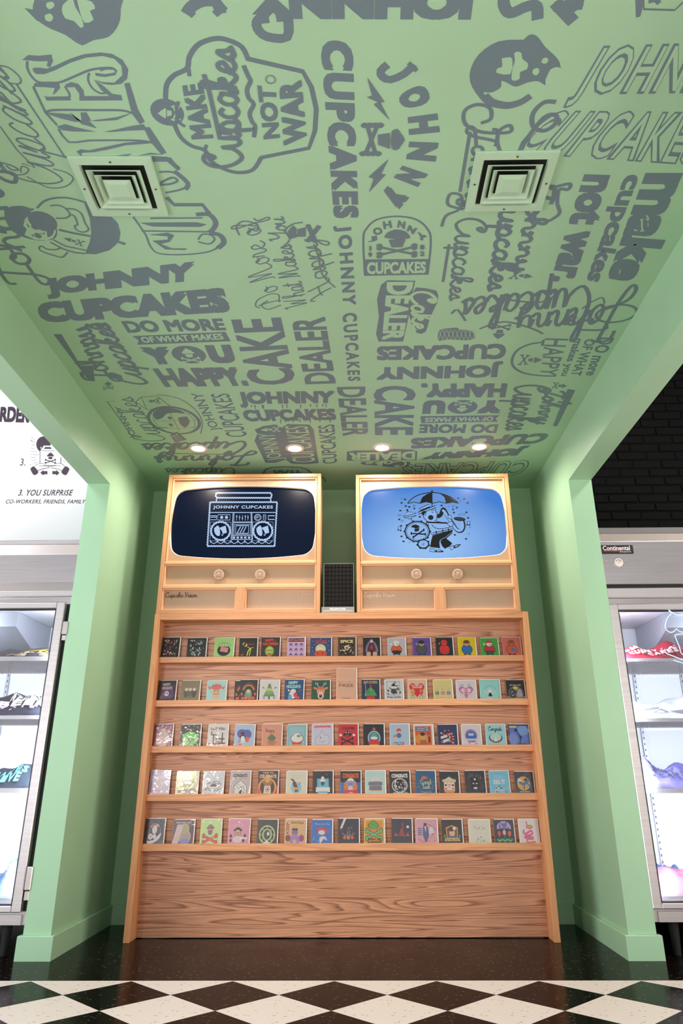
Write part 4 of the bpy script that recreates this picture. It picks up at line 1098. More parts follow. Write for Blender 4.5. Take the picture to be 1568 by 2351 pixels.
SHL, XLF, _ = fridge('left', 'stainless glass door refrigerator left of the alcove, under the ordering wall graphic')
SHR, XRF, _ = fridge('right', 'stainless glass door refrigerator with a black maker badge, right of the alcove')
# cupcake line decal on the right door, modelled as a tube with added glow
t = thing('window_drawing', 'pale blue line decal of a cupcake with added glow, on the right refrigerator door', 'sign', (2.0, 4.13, 1.7))
K = []
b = bmesh.new()
for pts in ([(1535, 1402), (1541, 1408), (1533, 1418), (1528, 1430), (1527, 1441), (1533, 1449), (1541, 1452), (1548, 1449), (1553, 1444), (1560, 1450), (1570, 1451), (1582, 1450)],
            [(1535, 1400), (1545, 1408), (1555, 1412), (1568, 1411), (1584, 1406)],
            [(1586, 1454), (1562, 1456), (1550, 1458), (1551, 1464), (1560, 1486), (1566, 1502), (1590, 1504)],
            [(1526, 1490), (1530, 1500), (1550, 1508), (1574, 1518)], [(1546, 1516), (1560, 1520), (1580, 1526)]):
    w_ = [at(x, y, 1, YFR - .058) for x, y in smoothpts(pts, 3)]
    tube(b, w_, .0026, 6)
K.append(link_mesh('tube', b, 'decal_glow', t)); place(t, K)

# folded shirts lying on the refrigerator shelves
def shirt(label, x0, x1, z, h, col, seed, decal=None, y0=4.325, y1=4.74, peaks=()):
    rnd = random.Random(seed)
    ph = [rnd.uniform(0, 6.28) for _ in range(8)]
    def S(u, v):
        """u across, v from the front hem to the back"""
        e = max(0.0, 1 - abs(2 * u - 1) ** 5) ** .5 * min(1.0, (v / .30) ** .75) * (1 - max(0, v - .55) * .9)
        wv = 1 + .16 * math.sin(9 * u + ph[0] + 2 * v) + .10 * math.sin(17 * u + ph[1] - 5 * v) + .06 * math.sin(31 * u + 11 * v + ph[2])
        for pu, pw, ph_ in peaks: wv += ph_ * math.exp(-((u - pu) / pw) ** 2)
        return Vector((x0 + (x1 - x0) * u, y0 + (y1 - y0) * v + .006 * math.sin(14 * u + ph[3]), z + .003 + h * e * wv))
    nu, nv = 30, 14
    b = bmesh.new(); g = [[b.verts.new(S(i / nu, j / nv)) for i in range(nu + 1)] for j in range(nv + 1)]
    for j in range(nv):
        for i in range(nu): b.faces.new((g[j][i], g[j][i + 1], g[j + 1][i + 1], g[j + 1][i]))
    bot = [b.verts.new((x0 + (x1 - x0) * i / nu, y0, z + .001)) for i in range(nu + 1)]
    for i in range(nu): b.faces.new((bot[i], bot[i + 1], g[0][i + 1], g[0][i]))
    nm = 'cloth_%d' % seed
    mat(nm, col, rough=.85, bump=.3, bscale=300)
    t = thing('folded_shirt', label, 'shirt', ((x0 + x1) / 2, y0, z), 'folded shirts in the refrigerators')
    K = [link_mesh('cloth', b, nm, t, smooth=True)]
    if decal:
        A = Art(lambda x, y, l: S(x, y) + Vector((0, -.0022 - l * .6, .0016 + l)), .00012)
        decal(A); K.append(A.build('print', 'wall_print', t))
    place(t, K)
def dens(A, seed, cols, n, x0=.1, x1=.95, y0=.03, y1=.26):
    r = random.Random(seed)
    for k in range(n):
        x = r.uniform(x0, x1); y = r.uniform(y0, y1); w = r.uniform(.02, .05); hh_ = r.uniform(.015, .035)
        A.poly([(x, y), (x + w, y + hh_ * .3), (x + w * .8, y + hh_), (x - w * .2, y + hh_ * .7)], r.choice(cols))
def xw(px, Y, y): return at(px, y, 1, Y)[0]
def gridtext(A, s, x0, y0, x1, y1, col, w=.05):
    # every letter mapped on its own so it follows the folds
    n = len(s); d = (x1 - x0) / n
    for k, ch in enumerate(s):
        if ch != ' ': A.trect(ch, x0 + d * (k + .08), y0, x0 + d * (k + .92), y1, col, w)
def d1(A):
    A.line([(.52, .04), (.60, .12), (.72, .18), (.80, .26)], .012, (205, 160, 70), smooth=3); A.line([(.50, .06), (.58, .16), (.66, .26)], .009, (205, 160, 70), smooth=3)
    A.ring(.76, .15, .035, .03, .018, (240, 170, 50)); dens(A, 3, [(214, 196, 160), (176, 150, 110)], 34, .42, .97, .01, .09)
def d2(A):
    gridtext(A, 'WEDNESDAY', .38, .19, .99, .34, (245, 240, 246)); gridtext(A, 'BEING', .30, .09, .99, .18, (240, 236, 244)); dens(A, 5, [(214, 170, 222)], 14, .26, .95, .01, .07); dens(A, 6, [(214, 170, 222)], 6, .6, .95, .16, .28)
def d3(A):
    gridtext(A, 'CAKES', .36, .16, .74, .26, (110, 205, 240)); gridtext(A, 'ALIVE', .34, .05, .70, .15, (130, 215, 245)); dens(A, 9, [(200, 215, 230)], 4, .86, .96, .1, .15)
def d4(A): dens(A, 12, [(240, 244, 250), (225, 90, 90), (120, 160, 220)], 22, .3, .95, .03, .24)
xr_ = XLF - .065
shirt('black folded shirt with gold and cream print, top shelf of the left refrigerator', xr_ - .58, xr_, SHL[0], .062, (44, 40, 46), 11, d1, peaks=((.75, .15, .35),))
shirt('dark navy folded shirt with white lettering and lilac print, left refrigerator second shelf', xr_ - .50, xr_ + .01, SHL[1], .115, (34, 36, 52), 12, d2, peaks=((.9, .2, .25),))
shirt('dark slate folded shirt with bright cyan lettering, third shelf of the left refrigerator', xr_ - .50, xr_, SHL[2], .10, (40, 52, 66), 13, d3, peaks=((.82, .12, .3),))
shirt('pale blue crumpled shirt on the bottom shelf of the left refrigerator', xr_ - .46, xr_, SHL[3], .10, (124, 158, 212), 14, d4, peaks=((.66, .05, .5),))
def e1(A):
    gridtext(A, 'JOHNNY', .04, .17, .52, .25, (248, 236, 236)); gridtext(A, 'CUPCAKES', .14, .06, .72, .13, (246, 232, 232)); dens(A, 21, [(248, 230, 230)], 12, .15, .75, .12, .17)
def e2(A):
    for P in ([(.03, .20), (.20, .17), (.42, .18), (.40, .14), (.24, .13), (.12, .15)], [(.30, .08), (.42, .14), (.50, .11), (.40, .06)], [(.52, .13), (.66, .12), (.78, .05), (.62, .06)], [(.7, .3), (.95, .2), (.98, .1), (.86, .2)]):
        A.poly(P, (132, 132, 140))
def e3(A):
    gridtext(A, 'JOHNNY', .03, .22, .55, .29, (92, 94, 124)); gridtext(A, 'CUPCAKES', .03, .13, .75, .20, (96, 98, 128)); dens(A, 24, [(100, 102, 130)], 10, .1, .7, .03, .10)
xl_ = XRF + .065
shirt('deep red folded shirt with white lettering, top shelf of the right refrigerator', xl_, xl_ + .50, SHR[0], .085, (158, 26, 50), 21, e1, peaks=((.30, .08, .25), (.72, .12, .25)))
shirt('white folded shirt with grey camouflage patches, second shelf of the right refrigerator', xl_, xl_ + .50, SHR[1], .098, (226, 228, 234), 22, e2, peaks=((.75, .18, .25),))
shirt('lavender folded shirt with grey lettering, third shelf of the right refrigerator', xl_, xl_ + .46, SHR[2], .115, (136, 128, 206), 23, e3, peaks=((.22, .07, .3),))
shirt('pink crumpled shirt on the bottom shelf of the right refrigerator', xl_ + .02, xl_ + .44, SHR[3], .085, (206, 120, 145), 24, None, peaks=((.5, .2, .3),))
shirt('charcoal crumpled shirt behind the pink one, bottom shelf of the right refrigerator', xl_ - .01, xl_ + .17, SHR[3], .13, (52, 56, 70), 25, None, y0=4.76, y1=4.9)
shirt('bright blue crumpled shirt behind the pink one, bottom shelf of the right refrigerator', xl_ + .18, xl_ + .34, SHR[3], .085, (70, 130, 200), 26, None, y0=4.76, y1=4.9)

# ================================================================== ORDERING GRAPHIC ON THE WHITE WALL
def C7(x, y): return (x / 7.467, 880 + y / 7.467)
def P7(*p): return [C7(*q) for q in p]
def wfn(x, y, l):
    p = at(x, y, 1, YW); return Vector((p.x, YW - .0006 - l, p.z))
INK = (66, 48, 62)
A = Art(wfn, .00008)
A.text('ORDER', P7((-165, 405), (520, 395), (500, 680), (-180, 660)), INK, .05, shear=.05)
A.text('3.', P7((345, 1290), (435, 1290), (435, 1412), (340, 1412)), INK, .0, shear=.15)
A.text('3. YOU SURPRISE', P7((325, 1822), (1260, 1826), (1245, 1925), (308, 1930)), INK, .02, shear=.25, space=1.1)
A.text('CO-WORKERS, FRIENDS, FAMILY', P7((110, 1992), (1475, 1996), (1455, 2072), (92, 2072)), INK, .008, shear=.2, space=1.1)
WHT = (246, 243, 242)
A.ell(*C7(745, 1050), 16.4, 18.5, INK)
A.poly(P7((688, 1170), (750, 1070), (880, 1070), (930, 1160), (1045, 1270), (1042, 1412), (688, 1412)), WHT)
A.line(P7((688, 1150), (686, 1400)), 1.3, INK); A.line(P7((1045, 1270), (1040, 1390)), 1.2, INK); A.line(P7((688, 1412), (1042, 1414)), 1.2, INK)
A.line(P7((720, 1158), (926, 1160)), .9, INK); A.poly(P7((775, 1095), (865, 1095), (890, 1126), (752, 1126)), INK); A.poly(P7((692, 1095), (716, 1098), (700, 1132)), WHT)
A.logo(P7((756, 1180), (976, 1180), (976, 1372), (756, 1372)), INK)
for sg, cx_ in ((1, 0), (-1, 1712)):
    H_ = lambda *p: [C7(cx_ + sg * q[0], q[1]) for q in p]
    A.poly(H_((600, 1432), (640, 1390), (700, 1372), (775, 1388), (776, 1412), (740, 1416), (846, 1424), (842, 1450), (740, 1466), (650, 1498)), WHT)
    A.line(H_((598, 1428), (640, 1390), (700, 1372), (775, 1386), (772, 1412), (676, 1420)), .9, INK); A.line(H_((740, 1416), (846, 1424), (840, 1450), (740, 1466), (650, 1496)), .9, INK)
    A.poly(H_((522, 1470), (580, 1424), (654, 1510), (645, 1545), (600, 1576), (560, 1552)), INK, smooth=2)
    A.poly(H_((694, 1538), (744, 1490), (746, 1510), (812, 1508), (812, 1560), (748, 1560), (746, 1582)), INK)
for a_ in (((575, 955), (600, 975)), ((530, 985), (610, 1025)), ((540, 1048), (595, 1072)), ((535, 1108), (600, 1130)), ((525, 1166), (635, 1180)), ((560, 1226), (665, 1226)), ((525, 1280), (630, 1270)), ((540, 1335), (630, 1308)), ((565, 1390), (655, 1345)), ((1080, 1330), (1120, 1355))):
    A.line(P7(*a_), .45, INK)
for x, y in ((552, 935), (535, 1218), (524, 1398), (540, 985)):
    A.line(P7((x - 10, y), (x + 10, y)), .4, INK); A.line(P7((x, y - 14), (x, y + 14)), .4, INK)
o = A.build('wall_lettering', 'wall_print', bpy.data.objects['wall_back_left'])
# ================================================================== GREETING CARDS
WH, BK, RD = (244, 240, 238), (22, 20, 24), (206, 40, 44)
def heart(A, cx, cy, s, col):
    A.poly([(cx, cy - s), (cx - s * .95, cy + s * .1), (cx - s * .9, cy + s * .6), (cx - s * .45, cy + s * .8), (cx, cy + s * .45), (cx + s * .45, cy + s * .8), (cx + s * .9, cy + s * .6), (cx + s * .95, cy + s * .1)], col, smooth=2)
def scatter(A, seed, cols, n, x0=.15, x1=.85, y0=.05, y1=.85, s=.07):
    r = random.Random(seed)
    for k in range(n):
        x, y = r.uniform(x0, x1), r.uniform(y0, y1)
        a = r.uniform(0, 3.14); l = r.uniform(.5, 1.4) * s; w = r.uniform(.25, .6) * s
        c, q = math.cos(a), math.sin(a)
        A.poly([(x + l * c, y + l * q), (x - w * q, y + w * c), (x - l * c * .8, y - l * q * .8), (x + w * q, y - w * c)], r.choice(cols))
def figure(A, body, head, hair, legs=None, arm=None, belly=None, cx=.5):
    A.ell(cx, .34, .31, .28, BK); A.ell(cx, .34, .29, .26, body)
    if legs: A.ell(cx, .24, .27, .17, legs, a0=180, a1=360); A.ell(cx, .24, .27, .06, legs)
    if belly: A.ell(cx + .08, .32, .13, .10, belly)
    A.ell(cx, .68, .19, .17, BK); A.ell(cx, .68, .17, .15, head)
    A.ell(cx, .76, .18, .10, hair)
    A.ell(cx - .28, .66, .05, .06, arm or head)
    A.ell(cx + .06, .63, .035, .03, (200, 60, 60)); A.ell(cx - .07, .70, .015, .015, BK); A.ell(cx + .05, .71, .015, .015, BK)
    for s in (-.15, .15): A.ell(cx + s, .06, .06, .03, BK)
def cupcake(A, cx, cy, s, top, wrap, outline=BK):
    for col, k in ((outline, 1.10), (None, 1.0)):
        t_, w_ = (col, col) if col else (top, wrap)
        A.poly([(cx - .30 * s * k, cy), (cx + .30 * s * k, cy), (cx + .20 * s * k, cy - .42 * s * k), (cx - .20 * s * k, cy - .42 * s * k)], w_)
        A.ell(cx, cy + .16 * s, .40 * s * k, .24 * s * k, t_)
        A.ell(cx, cy + .34 * s, .24 * s * k, .17 * s * k, t_)
def bones(A, cx, cy, s, col, out=None):
    for c, w in (((out, .15 * s),) if out else ()) + ((col, .10 * s),):
        for g in (1, -1):
            a, b = (cx - .42 * s, cy + .18 * s * g), (cx + .42 * s, cy - .18 * s * g)
            A.line([a, b], w, c)
            for e in (a, b):
                for k in (-1, 1): A.ell(e[0], e[1] + .055 * s * k, .07 * s + (w - .1 * s) * .6, .06 * s + (w - .1 * s) * .6, c, seg=8)
def words(A, s, y, col, h=.10, x0=.12, x1=.88, w=.03): A.trect(s, x0, y, x1, y + h, col, w)
def hand(A, s, x0, x1, y, h, col, w=.016): A.script(s, [(x0, y + h), (x1, y + h), (x1, y), (x0, y)], col, w, sm=3)
def tree(A, cols, base=RD, y0=.14, y1=.72):
    for k in range(4):
        y = y0 + (y1 - y0) * k / 4; w = .34 - .075 * k
        A.poly([(.5 - w, y), (.5 + w, y), (.5 + w * .45, y + .22), (.5 - w * .45, y + .22)], cols[k % len(cols)])
    A.ell(.5, y1 + .05, .035, .035, base)
def c_crowd(seed, cols):
    def f(A): scatter(A, seed, cols, 46, .14, .86, .02, .88, .075)
    return f
def a13(A):
    A.ring(.5, .32, .34, .36, .02, (88, 150, 70), a0=40, a1=140); A.ell(.5, .30, .34, .32, BK); A.poly([(.30, .24), (.70, .18), (.74, .44), (.34, .50)], (236, 160, 170)); words(A, 'HUNT', .30, (200, 130, 60), .10, .38, .68)
    for k in range(4): A.ell(.34 + .11 * k, .56, .05, .07, (240, 220, 180), rot=-15)
    for k, ch in enumerate('HAPPYHALLOWEEN'):
        t_ = math.radians(150 - k * 9.2); x, y = .5 + .40 * math.cos(t_), .36 + .38 * math.sin(t_); A.rect(x - .012, y - .018, x + .012, y + .018, BK)
def a14(A):
    A.ell(.36, .60, .09, .09, (214, 214, 60)); A.ell(.26, .66, .08, .08, (200, 160, 90)); A.ell(.31, .63, .07, .07, BK)
    A.line([(.45, .50), (.62, .42), (.80, .46)], .03, (220, 220, 60)); A.line([(.62, .42), (.50, .22), (.46, .0)], .06, (214, 214, 60)); A.line([(.66, .40), (.62, .2), (.58, .0)], .05, (190, 190, 50)); words(A, 'GOOD', .60, RD, .07, .50, .82); A.poly([(.05, .02), (.28, .12), (.24, .02)], (220, 60, 50))
def a15(A):
    words(A, 'HAPPY', .76, (228, 76, 42), .15, .20, .66, .05); words(A, 'A', .76, (228, 76, 42), .08, .70, .76); words(A, 'HALLOWEEN', .56, (228, 76, 42), .16, .08, .90, .05)
    A.ell(.46, .24, .25, .28, (120, 140, 50)); A.ell(.46, .27, .19, .24, (164, 184, 70)); A.rect(.30, .26, .62, .30, (96, 110, 40)); A.poly([(.34, .06), (.60, .06), (.54, .14), (.40, .14)], (180, 60, 50))
def a16(A):
    A.rect(.06, .74, .94, .94, (70, 40, 50)); words(A, 'HAPPY HALLOWEEN', .78, (214, 130, 110), .12, .10, .90, .03)
    for r in range(3):
        for c in range(3):
            x, y = .20 + .30 * c, .56 - .27 * r; A.ell(x, y, .095, .105, (84, 62, 92)); A.ell(x, y - .02, .075, .075, (206, 170, 210)); A.rect(x - .05, y - .02, x + .05, y + .0, (84, 62, 92)); A.ell(x, y + .06, .08, .04, (84, 62, 92))
def a17(A):
    words(A, 'HAVE A GREAT', .78, (214, 70, 50), .08, .26, .78); words(A, 'HALLOWEEN', .66, (214, 70, 50), .10, .24, .80); A.ell(.5, .38, .25, .26, (238, 232, 170)); A.ell(.42, .36, .07, .12, WH); A.ell(.55, .36, .07, .10, WH); A.ell(.5, .10, .30, .20, (226, 84, 38)); A.poly([(.36, .18), (.42, .10), (.34, .10)], BK); A.poly([(.60, .18), (.66, .10), (.56, .10)], BK)
    for x, y in ((.12, .8), (.2, .6), (.88, .82), (.85, .55), (.1, .45), (.9, .3), (.5, .93), (.12, .25)): A.ell(x, y, .02, .02, WH, seg=6)
def a18(A):
    A.rect(.05, .0, .95, .95, (96, 66, 44)); A.rect(.09, .0, .91, .91, (34, 24, 22)); words(A, 'SPICE', .68, (240, 222, 170), .17, .12, .86, .05); scatter(A, 5, [(240, 220, 190), (190, 60, 40), (70, 110, 60), WH, (60, 50, 50)], 34, .14, .86, .02, .58, .07); A.ell(.5, .42, .13, .14, (224, 200, 160)); A.ell(.5, .40, .05, .06, BK)
def a19(A):
    A.poly([(.5, .92), (.72, .70), (.86, .40), (.80, .12), (.20, .12), (.14, .40), (.28, .70)], (120, 100, 140), smooth=2); A.poly([(.5, .86), (.66, .60), (.74, .20), (.26, .20), (.34, .60)], (70, 30, 44), smooth=2); A.ell(.5, .78, .08, .08, (224, 196, 190)); A.ell(.32, .08, .14, .14, (226, 170, 150)); A.ell(.68, .08, .14, .14, (226, 170, 150)); A.ell(.5, .45, .08, .12, (160, 50, 50)); A.rect(.44, .0, .56, .3, BK)
F = figure
r1 = [
 ((367.5, 412), 'black card crowded with brown and cream sketch figures, first on the top ledge', (30, 26, 28), c_crowd(1, [(180, 150, 140), (120, 96, 90), (206, 190, 180), (200, 90, 90), (90, 74, 72)])),
 ((428.5, 474), 'black card crowded with grey and pale blue sketch figures, second on the top ledge', (28, 28, 30), c_crowd(2, [(190, 188, 182), (120, 120, 120), (96, 104, 104), (150, 182, 190), (210, 208, 200)])),
 ((491, 537), 'light green card with a hand gripping a pink ticket, top ledge', (158, 202, 122), a13),
 ((548.5, 592), 'black card with a yellow leaping line figure, top ledge', (26, 24, 30), a14),
 ((599, 643.5), 'charcoal card with orange-red happy halloween lettering over a green head shape', (44, 40, 42), a15),
 ((659.5, 702), 'lilac card with rows of small dark mask heads, top ledge', (204, 168, 208), a16),
 ((712, 762), 'navy card with a pumpkin in front of a pale moon, top ledge', (40, 66, 116), a17),
 ((776.5, 818.5), 'dark brown framed card headed with cream letters spelling spice', (24, 18, 20), a18),
 ((834, 875.5), 'black card with a hooded purple and maroon figure, top ledge', (24, 24, 30), a19),
 ((890, 933.5), 'grey card with a round figure in orange shirt and white cap', (176, 172, 180), lambda A: F(A, (224, 92, 38), WH, WH, legs=BK)),
 ((948, 991.5), 'purple card with a round dark grey figure, top ledge', (92, 62, 140), lambda A: F(A, (70, 68, 76), (132, 146, 112), BK)),
 ((1001.5, 1043), 'black card with a round all red figure, top ledge', (22, 26, 26), lambda A: F(A, (206, 40, 50), (216, 50, 56), (200, 36, 44), legs=(190, 34, 42))),
 ((1052.5, 1095.5), 'bright yellow card with a figure in blue overalls', (244, 218, 18), lambda A: F(A, (44, 98, 170), (214, 160, 130), (110, 60, 40))),
 ((1104.5, 1147.5), 'green card with a round figure in red jacket and cap, top ledge', (66, 152, 66), lambda A: (F(A, (196, 34, 42), WH, (196, 34, 42), legs=(60, 70, 66)), A.ell(.5, .70, .15, .03, WH))),
 ((1155, 1199), 'coral pink card with a round orange-brown figure, last on the top ledge', (226, 118, 100), lambda A: F(A, (206, 92, 56), (190, 100, 70), (150, 70, 50), belly=(90, 110, 170))),
]
def b1(A):
    A.poly([(.16, .10), (.36, .02), (.80, .04), (.90, .20), (.82, .74), (.30, .76)], (92, 50, 108)); words(A, 'HAPPY', .72, (236, 220, 200), .14, .24, .68); words(A, 'HOLIDAYS', .52, (236, 220, 200), .15, .22, .78); A.ell(.5, .30, .13, .14, WH); A.ell(.45, .32, .03, .04, BK); A.ell(.55, .32, .03, .04, BK); scatter(A, 4, [WH, (200, 120, 60)], 12, .12, .88, .02, .24, .03)
def b2(A):
    for x, h, c in ((.30, .30, (86, 78, 62)), (.5, .24, (96, 90, 74)), (.72, .32, (70, 62, 52))): A.ell(x, .34, .13, h * .8, c); A.ell(x, .52, .09, .09, (222, 210, 180))
    words(A, 'HAPPY HOLIDAYS', .08, (60, 60, 44), .05, .2, .8)
def b3(A):
    A.ell(.5, .40, .22, .32, (238, 200, 160)); A.ell(.5, .66, .28, .16, (206, 100, 96)); A.poly([(.25, .60), (.06, .72), (.12, .50)], (200, 90, 88)); A.poly([(.75, .60), (.94, .72), (.88, .50)], (200, 90, 88)); A.ell(.42, .44, .03, .03, BK); A.ell(.58, .44, .03, .03, BK); A.line([(.36, .30), (.5, .26), (.64, .30)], .03, (120, 60, 50), smooth=2); A.ell(.5, .14, .2, .12, (238, 200, 160))
def b4(A):
    A.ring(.5, .40, .30, .32, .06, (210, 150, 60), a0=10, a1=170); A.ring(.5, .40, .38, .42, .03, (190, 60, 50), a0=10, a1=170); A.ell(.5, .26, .20, .26, (110, 150, 120)); A.ell(.5, .40, .10, .10, (240, 210, 160)); A.rect(.10, .0, .90, .12, (214, 80, 50)); scatter(A, 8, [(240, 200, 120), WH, (200, 60, 50)], 18, .15, .85, .0, .2, .04)
    for x in (.12, .88): A.ell(x, .26, .06, .08, (224, 110, 60))
def b5(A):
    tree(A, [(90, 140, 84), (120, 162, 96), (170, 190, 120), (90, 140, 84)], (220, 60, 50)); A.rect(.46, .0, .54, .14, (70, 50, 40)); scatter(A, 3, [(210, 60, 60), (240, 210, 120), (70, 110, 170)], 18, .2, .8, .1, .6, .03)
    for x in (.18, .82): A.poly([(x - .09, .56), (x + .09, .56), (x, .66)], (110, 150, 100))
    for x in (.24, .76): A.rect(x - .05, .02, x + .05, .12, (110, 150, 200))
def b6(A):
    words(A, 'HAPPY', .76, (170, 224, 226), .17, .20, .70, .05); words(A, 'HOLIDAYS', .56, (170, 224, 226), .17, .10, .84, .05); A.ell(.46, .40, .15, .12, WH); A.ell(.44, .22, .20, .20, WH); A.ell(.58, .22, .10, .12, (206, 60, 66)); A.poly([(.30, .44), (.16, .52), (.20, .38)], WH); A.ell(.70, .08, .12, .08, (206, 60, 66)); A.ell(.3, .1, .1, .14, (90, 150, 190))
    scatter(A, 2, [WH], 10, .06, .94, .05, .5, .02)
def b7(A):
    A.ell(.5, .42, .22, .24, (206, 100, 66)); A.ell(.5, .18, .17, .18, (240, 222, 190)); A.ell(.5, .16, .10, .10, (206, 60, 50)); A.ell(.5, .14, .05, .06, BK)
    for s in (-1, 1):
        A.ell(.5 + .28 * s, .56, .13, .06, (214, 130, 90), rot=20 * s); A.ell(.5 + .1 * s, .40, .08, .08, WH); A.ell(.5 + .1 * s, .40, .035, .035, BK)
        A.line([(.5 + .1 * s, .62), (.5 + .2 * s, .78), (.5 + .3 * s, .80)], .025, WH); A.line([(.5 + .18 * s, .74), (.5 + .16 * s, .88)], .02, WH); A.line([(.5 + .26 * s, .79), (.5 + .28 * s, .90)], .02, WH)
def b9(A):
    words(A, 'HAVE YOURSELF', .88, (226, 220, 190), .05, .12, .88); words(A, 'MERRY GOODNESS', .80, (220, 176, 70), .06, .10, .90); A.poly([(.16, .16), (.84, .16), (.80, .30), (.20, .30)], (64, 140, 84)); A.poly([(.22, .30), (.78, .30), (.70, .46), (.30, .46)], (56, 128, 78)); A.poly([(.32, .46), (.68, .46), (.5, .64)], (70, 150, 90)); A.rect(.28, .0, .72, .14, RD); A.ell(.5, .68, .05, .05, RD); scatter(A, 6, [(240, 210, 90), WH, RD], 12, .24, .76, .18, .5, .03); A.line([(.18, .92), (.24, .5), (.20, .15)], .02, (210, 216, 230))
def b10(A):
    A.line([(.14, .22), (.14, .90), (.82, .90), (.82, .22)], .02, BK, closed=True); scatter(A, 12, [(40, 40, 44), (90, 90, 96), BK], 26, .2, .9, .25, .85, .08); A.ell(.5, .62, .14, .12, WH); A.poly([(.36, .66), (.64, .66), (.5, .84)], BK); A.ell(.5, .40, .16, .14, (60, 60, 64)); hand(A, 'Merry Cupcakes', .14, .88, .08, .09, BK, .012)
def b11(A):
    heart(A, .5, .50, .40, (206, 34, 40)); words(A, 'We Cover Well', .66, (244, 220, 200), .09, .2, .8); words(A, 'TOGETHER', .56, WH, .08, .24, .78); A.ell(.28, .38, .11, .16, (240, 160, 70)); A.ell(.72, .38, .11, .16, (226, 90, 52))
    for x in (.27, .73): A.poly([(x - .10, .0), (x + .10, .0), (x + .06, .22), (x - .06, .22)], (140, 140, 146)); A.ell(x, .10, .04, .05, WH); A.ell(x - .03, .44, .03, .04, WH); A.ell(x - .03, .44, .015, .02, BK)
    A.rect(0, 0, 1, .04, (180, 196, 110))
def b12(A):
    words(A, 'LIVE - LAUGH - LOVE', .50, (150, 150, 150), .03, .08, .92, .0)
    for x, c in ((.2, (90, 110, 80)), (.5, (220, 100, 170)), (.8, (100, 110, 180))): A.line([(x, .64), (x, .36)], .012, (140, 130, 110)); A.poly([(x - .10, .40), (x + .10, .40), (x + .08, .22), (x - .08, .22)], c); A.rect(x - .02, .22, x + .0, .40, WH)
    words(A, 'happy things on a string', .08, (170, 140, 120), .03, .1, .9, .0)
def b13(A):
    heart(A, .5, .40, .35, (60, 40, 60)); heart(A, .5, .40, .33, (228, 130, 180)); words(A, 'BE YOU', .72, (80, 70, 80), .05, .22, .40); words(A, 'PLUS', .72, (80, 70, 80), .05, .60, .74)
    for s in (-1, 1): A.ell(.5 + .14 * s, .46, .10, .10, WH); A.ell(.5 + .10 * s, .45, .02, .03, BK); A.ell(.5 + .12 * s, .22, .07, .12, (236, 220, 230)); A.rect(.5 + .06 * s - .03, .20, .5 + .06 * s + .03, .24, (80, 60, 80))
def b14(A):
    A.line([(.06, .0), (.06, .94), (.94, .94), (.94, .0)], .012, (96, 160, 160)); A.ell(.5, .40, .10, .11, WH); A.poly([(.44, .44), (.56, .46), (.48, .62)], WH); A.poly([(.40, .14), (.60, .14), (.56, .32), (.44, .32)], BK); A.line([(.44, .26), (.28, .36), (.22, .32)], .03, WH); A.line([(.56, .26), (.72, .36), (.78, .32)], .03, WH)
    for s in (-.05, .05): A.line([(.5 + s, .14), (.5 + s, .0)], .04, WH)
    for k in range(15): t_ = math.radians(150 - k * 8.5); A.rect(.5 + .34 * math.cos(t_) - .01, .34 + .34 * math.sin(t_) - .015, .5 + .34 * math.cos(t_) + .01, .34 + .34 * math.sin(t_) + .015, (50, 90, 96))
def b15(A):
    A.ell(.5, .30, .40, .38, (104, 104, 106)); A.rect(0, 0, 1, .16, (110, 110, 112)); A.ell(.34, .30, .20, .26, (60, 60, 62)); A.poly([(.56, .10), (.86, .14), (.78, .50), (.62, .52)], (156, 156, 158)); A.ell(.5, .58, .12, .09, (214, 196, 60)); words(A, "LET'S GET COZY", .70, (210, 206, 190), .06, .2, .82); words(A, 'and watch movies', .02, (220, 190, 90), .07, .18, .86); scatter(A, 4, [(190, 190, 190)], 8, .2, .6, .16, .4, .05)
r2 = [
 ((361.8, 404), 'black card with a purple panel and happy holidays lettering, left end of the second ledge', (34, 26, 36), b1),
 ((414, 459), 'olive card with three small seated creatures, second ledge', (128, 118, 86), b2),
 ((473.5, 520), 'pale turquoise card with a red haired face', (160, 208, 204), b3),
 ((549.8, 592), 'black card with an orange arch and flames, overlapping its twin on the left', (26, 24, 28), b4),
 ((595.5, 642), 'white card with a decorated green tree', (224, 222, 222), b5),
 ((652.5, 698), 'blue card with pale happy holidays lettering over a snowman', (30, 66, 112), b6),
 ((714.8, 759.7), 'dark green card with a reindeer head', (36, 76, 56), b7),
 ((830.5, 874), 'navy card with a tiered green cake tree in a shiny sleeve', (36, 44, 72), b9),
 ((883, 928), 'pale grey card with a black ink sketch, second ledge', (214, 218, 224), b10),
 ((936, 981.5), 'peach card with two boxers before a big red heart', (232, 200, 172), b11),
 ((995.5, 1041.5), 'pale yellow card with three hanging pots', (222, 208, 138), b12),
 ((1048, 1095.7), 'white card with two skeletons in a pink heart', (222, 214, 222), b13),
 ((1102.7, 1151), 'aqua card with a small white haired child', (146, 204, 200), b14),
 ((1163.8, 1209.3), 'black card with a grey dozing creature, right end of the second ledge', (32, 30, 34), b15),
]
def c1(A): A.rect(.10, .0, .90, .90, (158, 110, 128)); A.ell(.5, .30, .36, .36, (222, 190, 192)); A.ell(.5, .55, .22, .24, (232, 206, 200)); scatter(A, 2, [(240, 220, 216), (196, 150, 160)], 22, .14, .86, .04, .8, .09)
def c2(A): A.ell(.5, .32, .40, .34, (104, 186, 84)); scatter(A, 7, [BK, BK, WH, (60, 110, 60)], 20, .18, .84, .10, .42, .07); A.rect(.08, .06, .92, .09, (104, 186, 84)); words(A, 'you cool', .74, (140, 190, 120), .04, .34, .66)
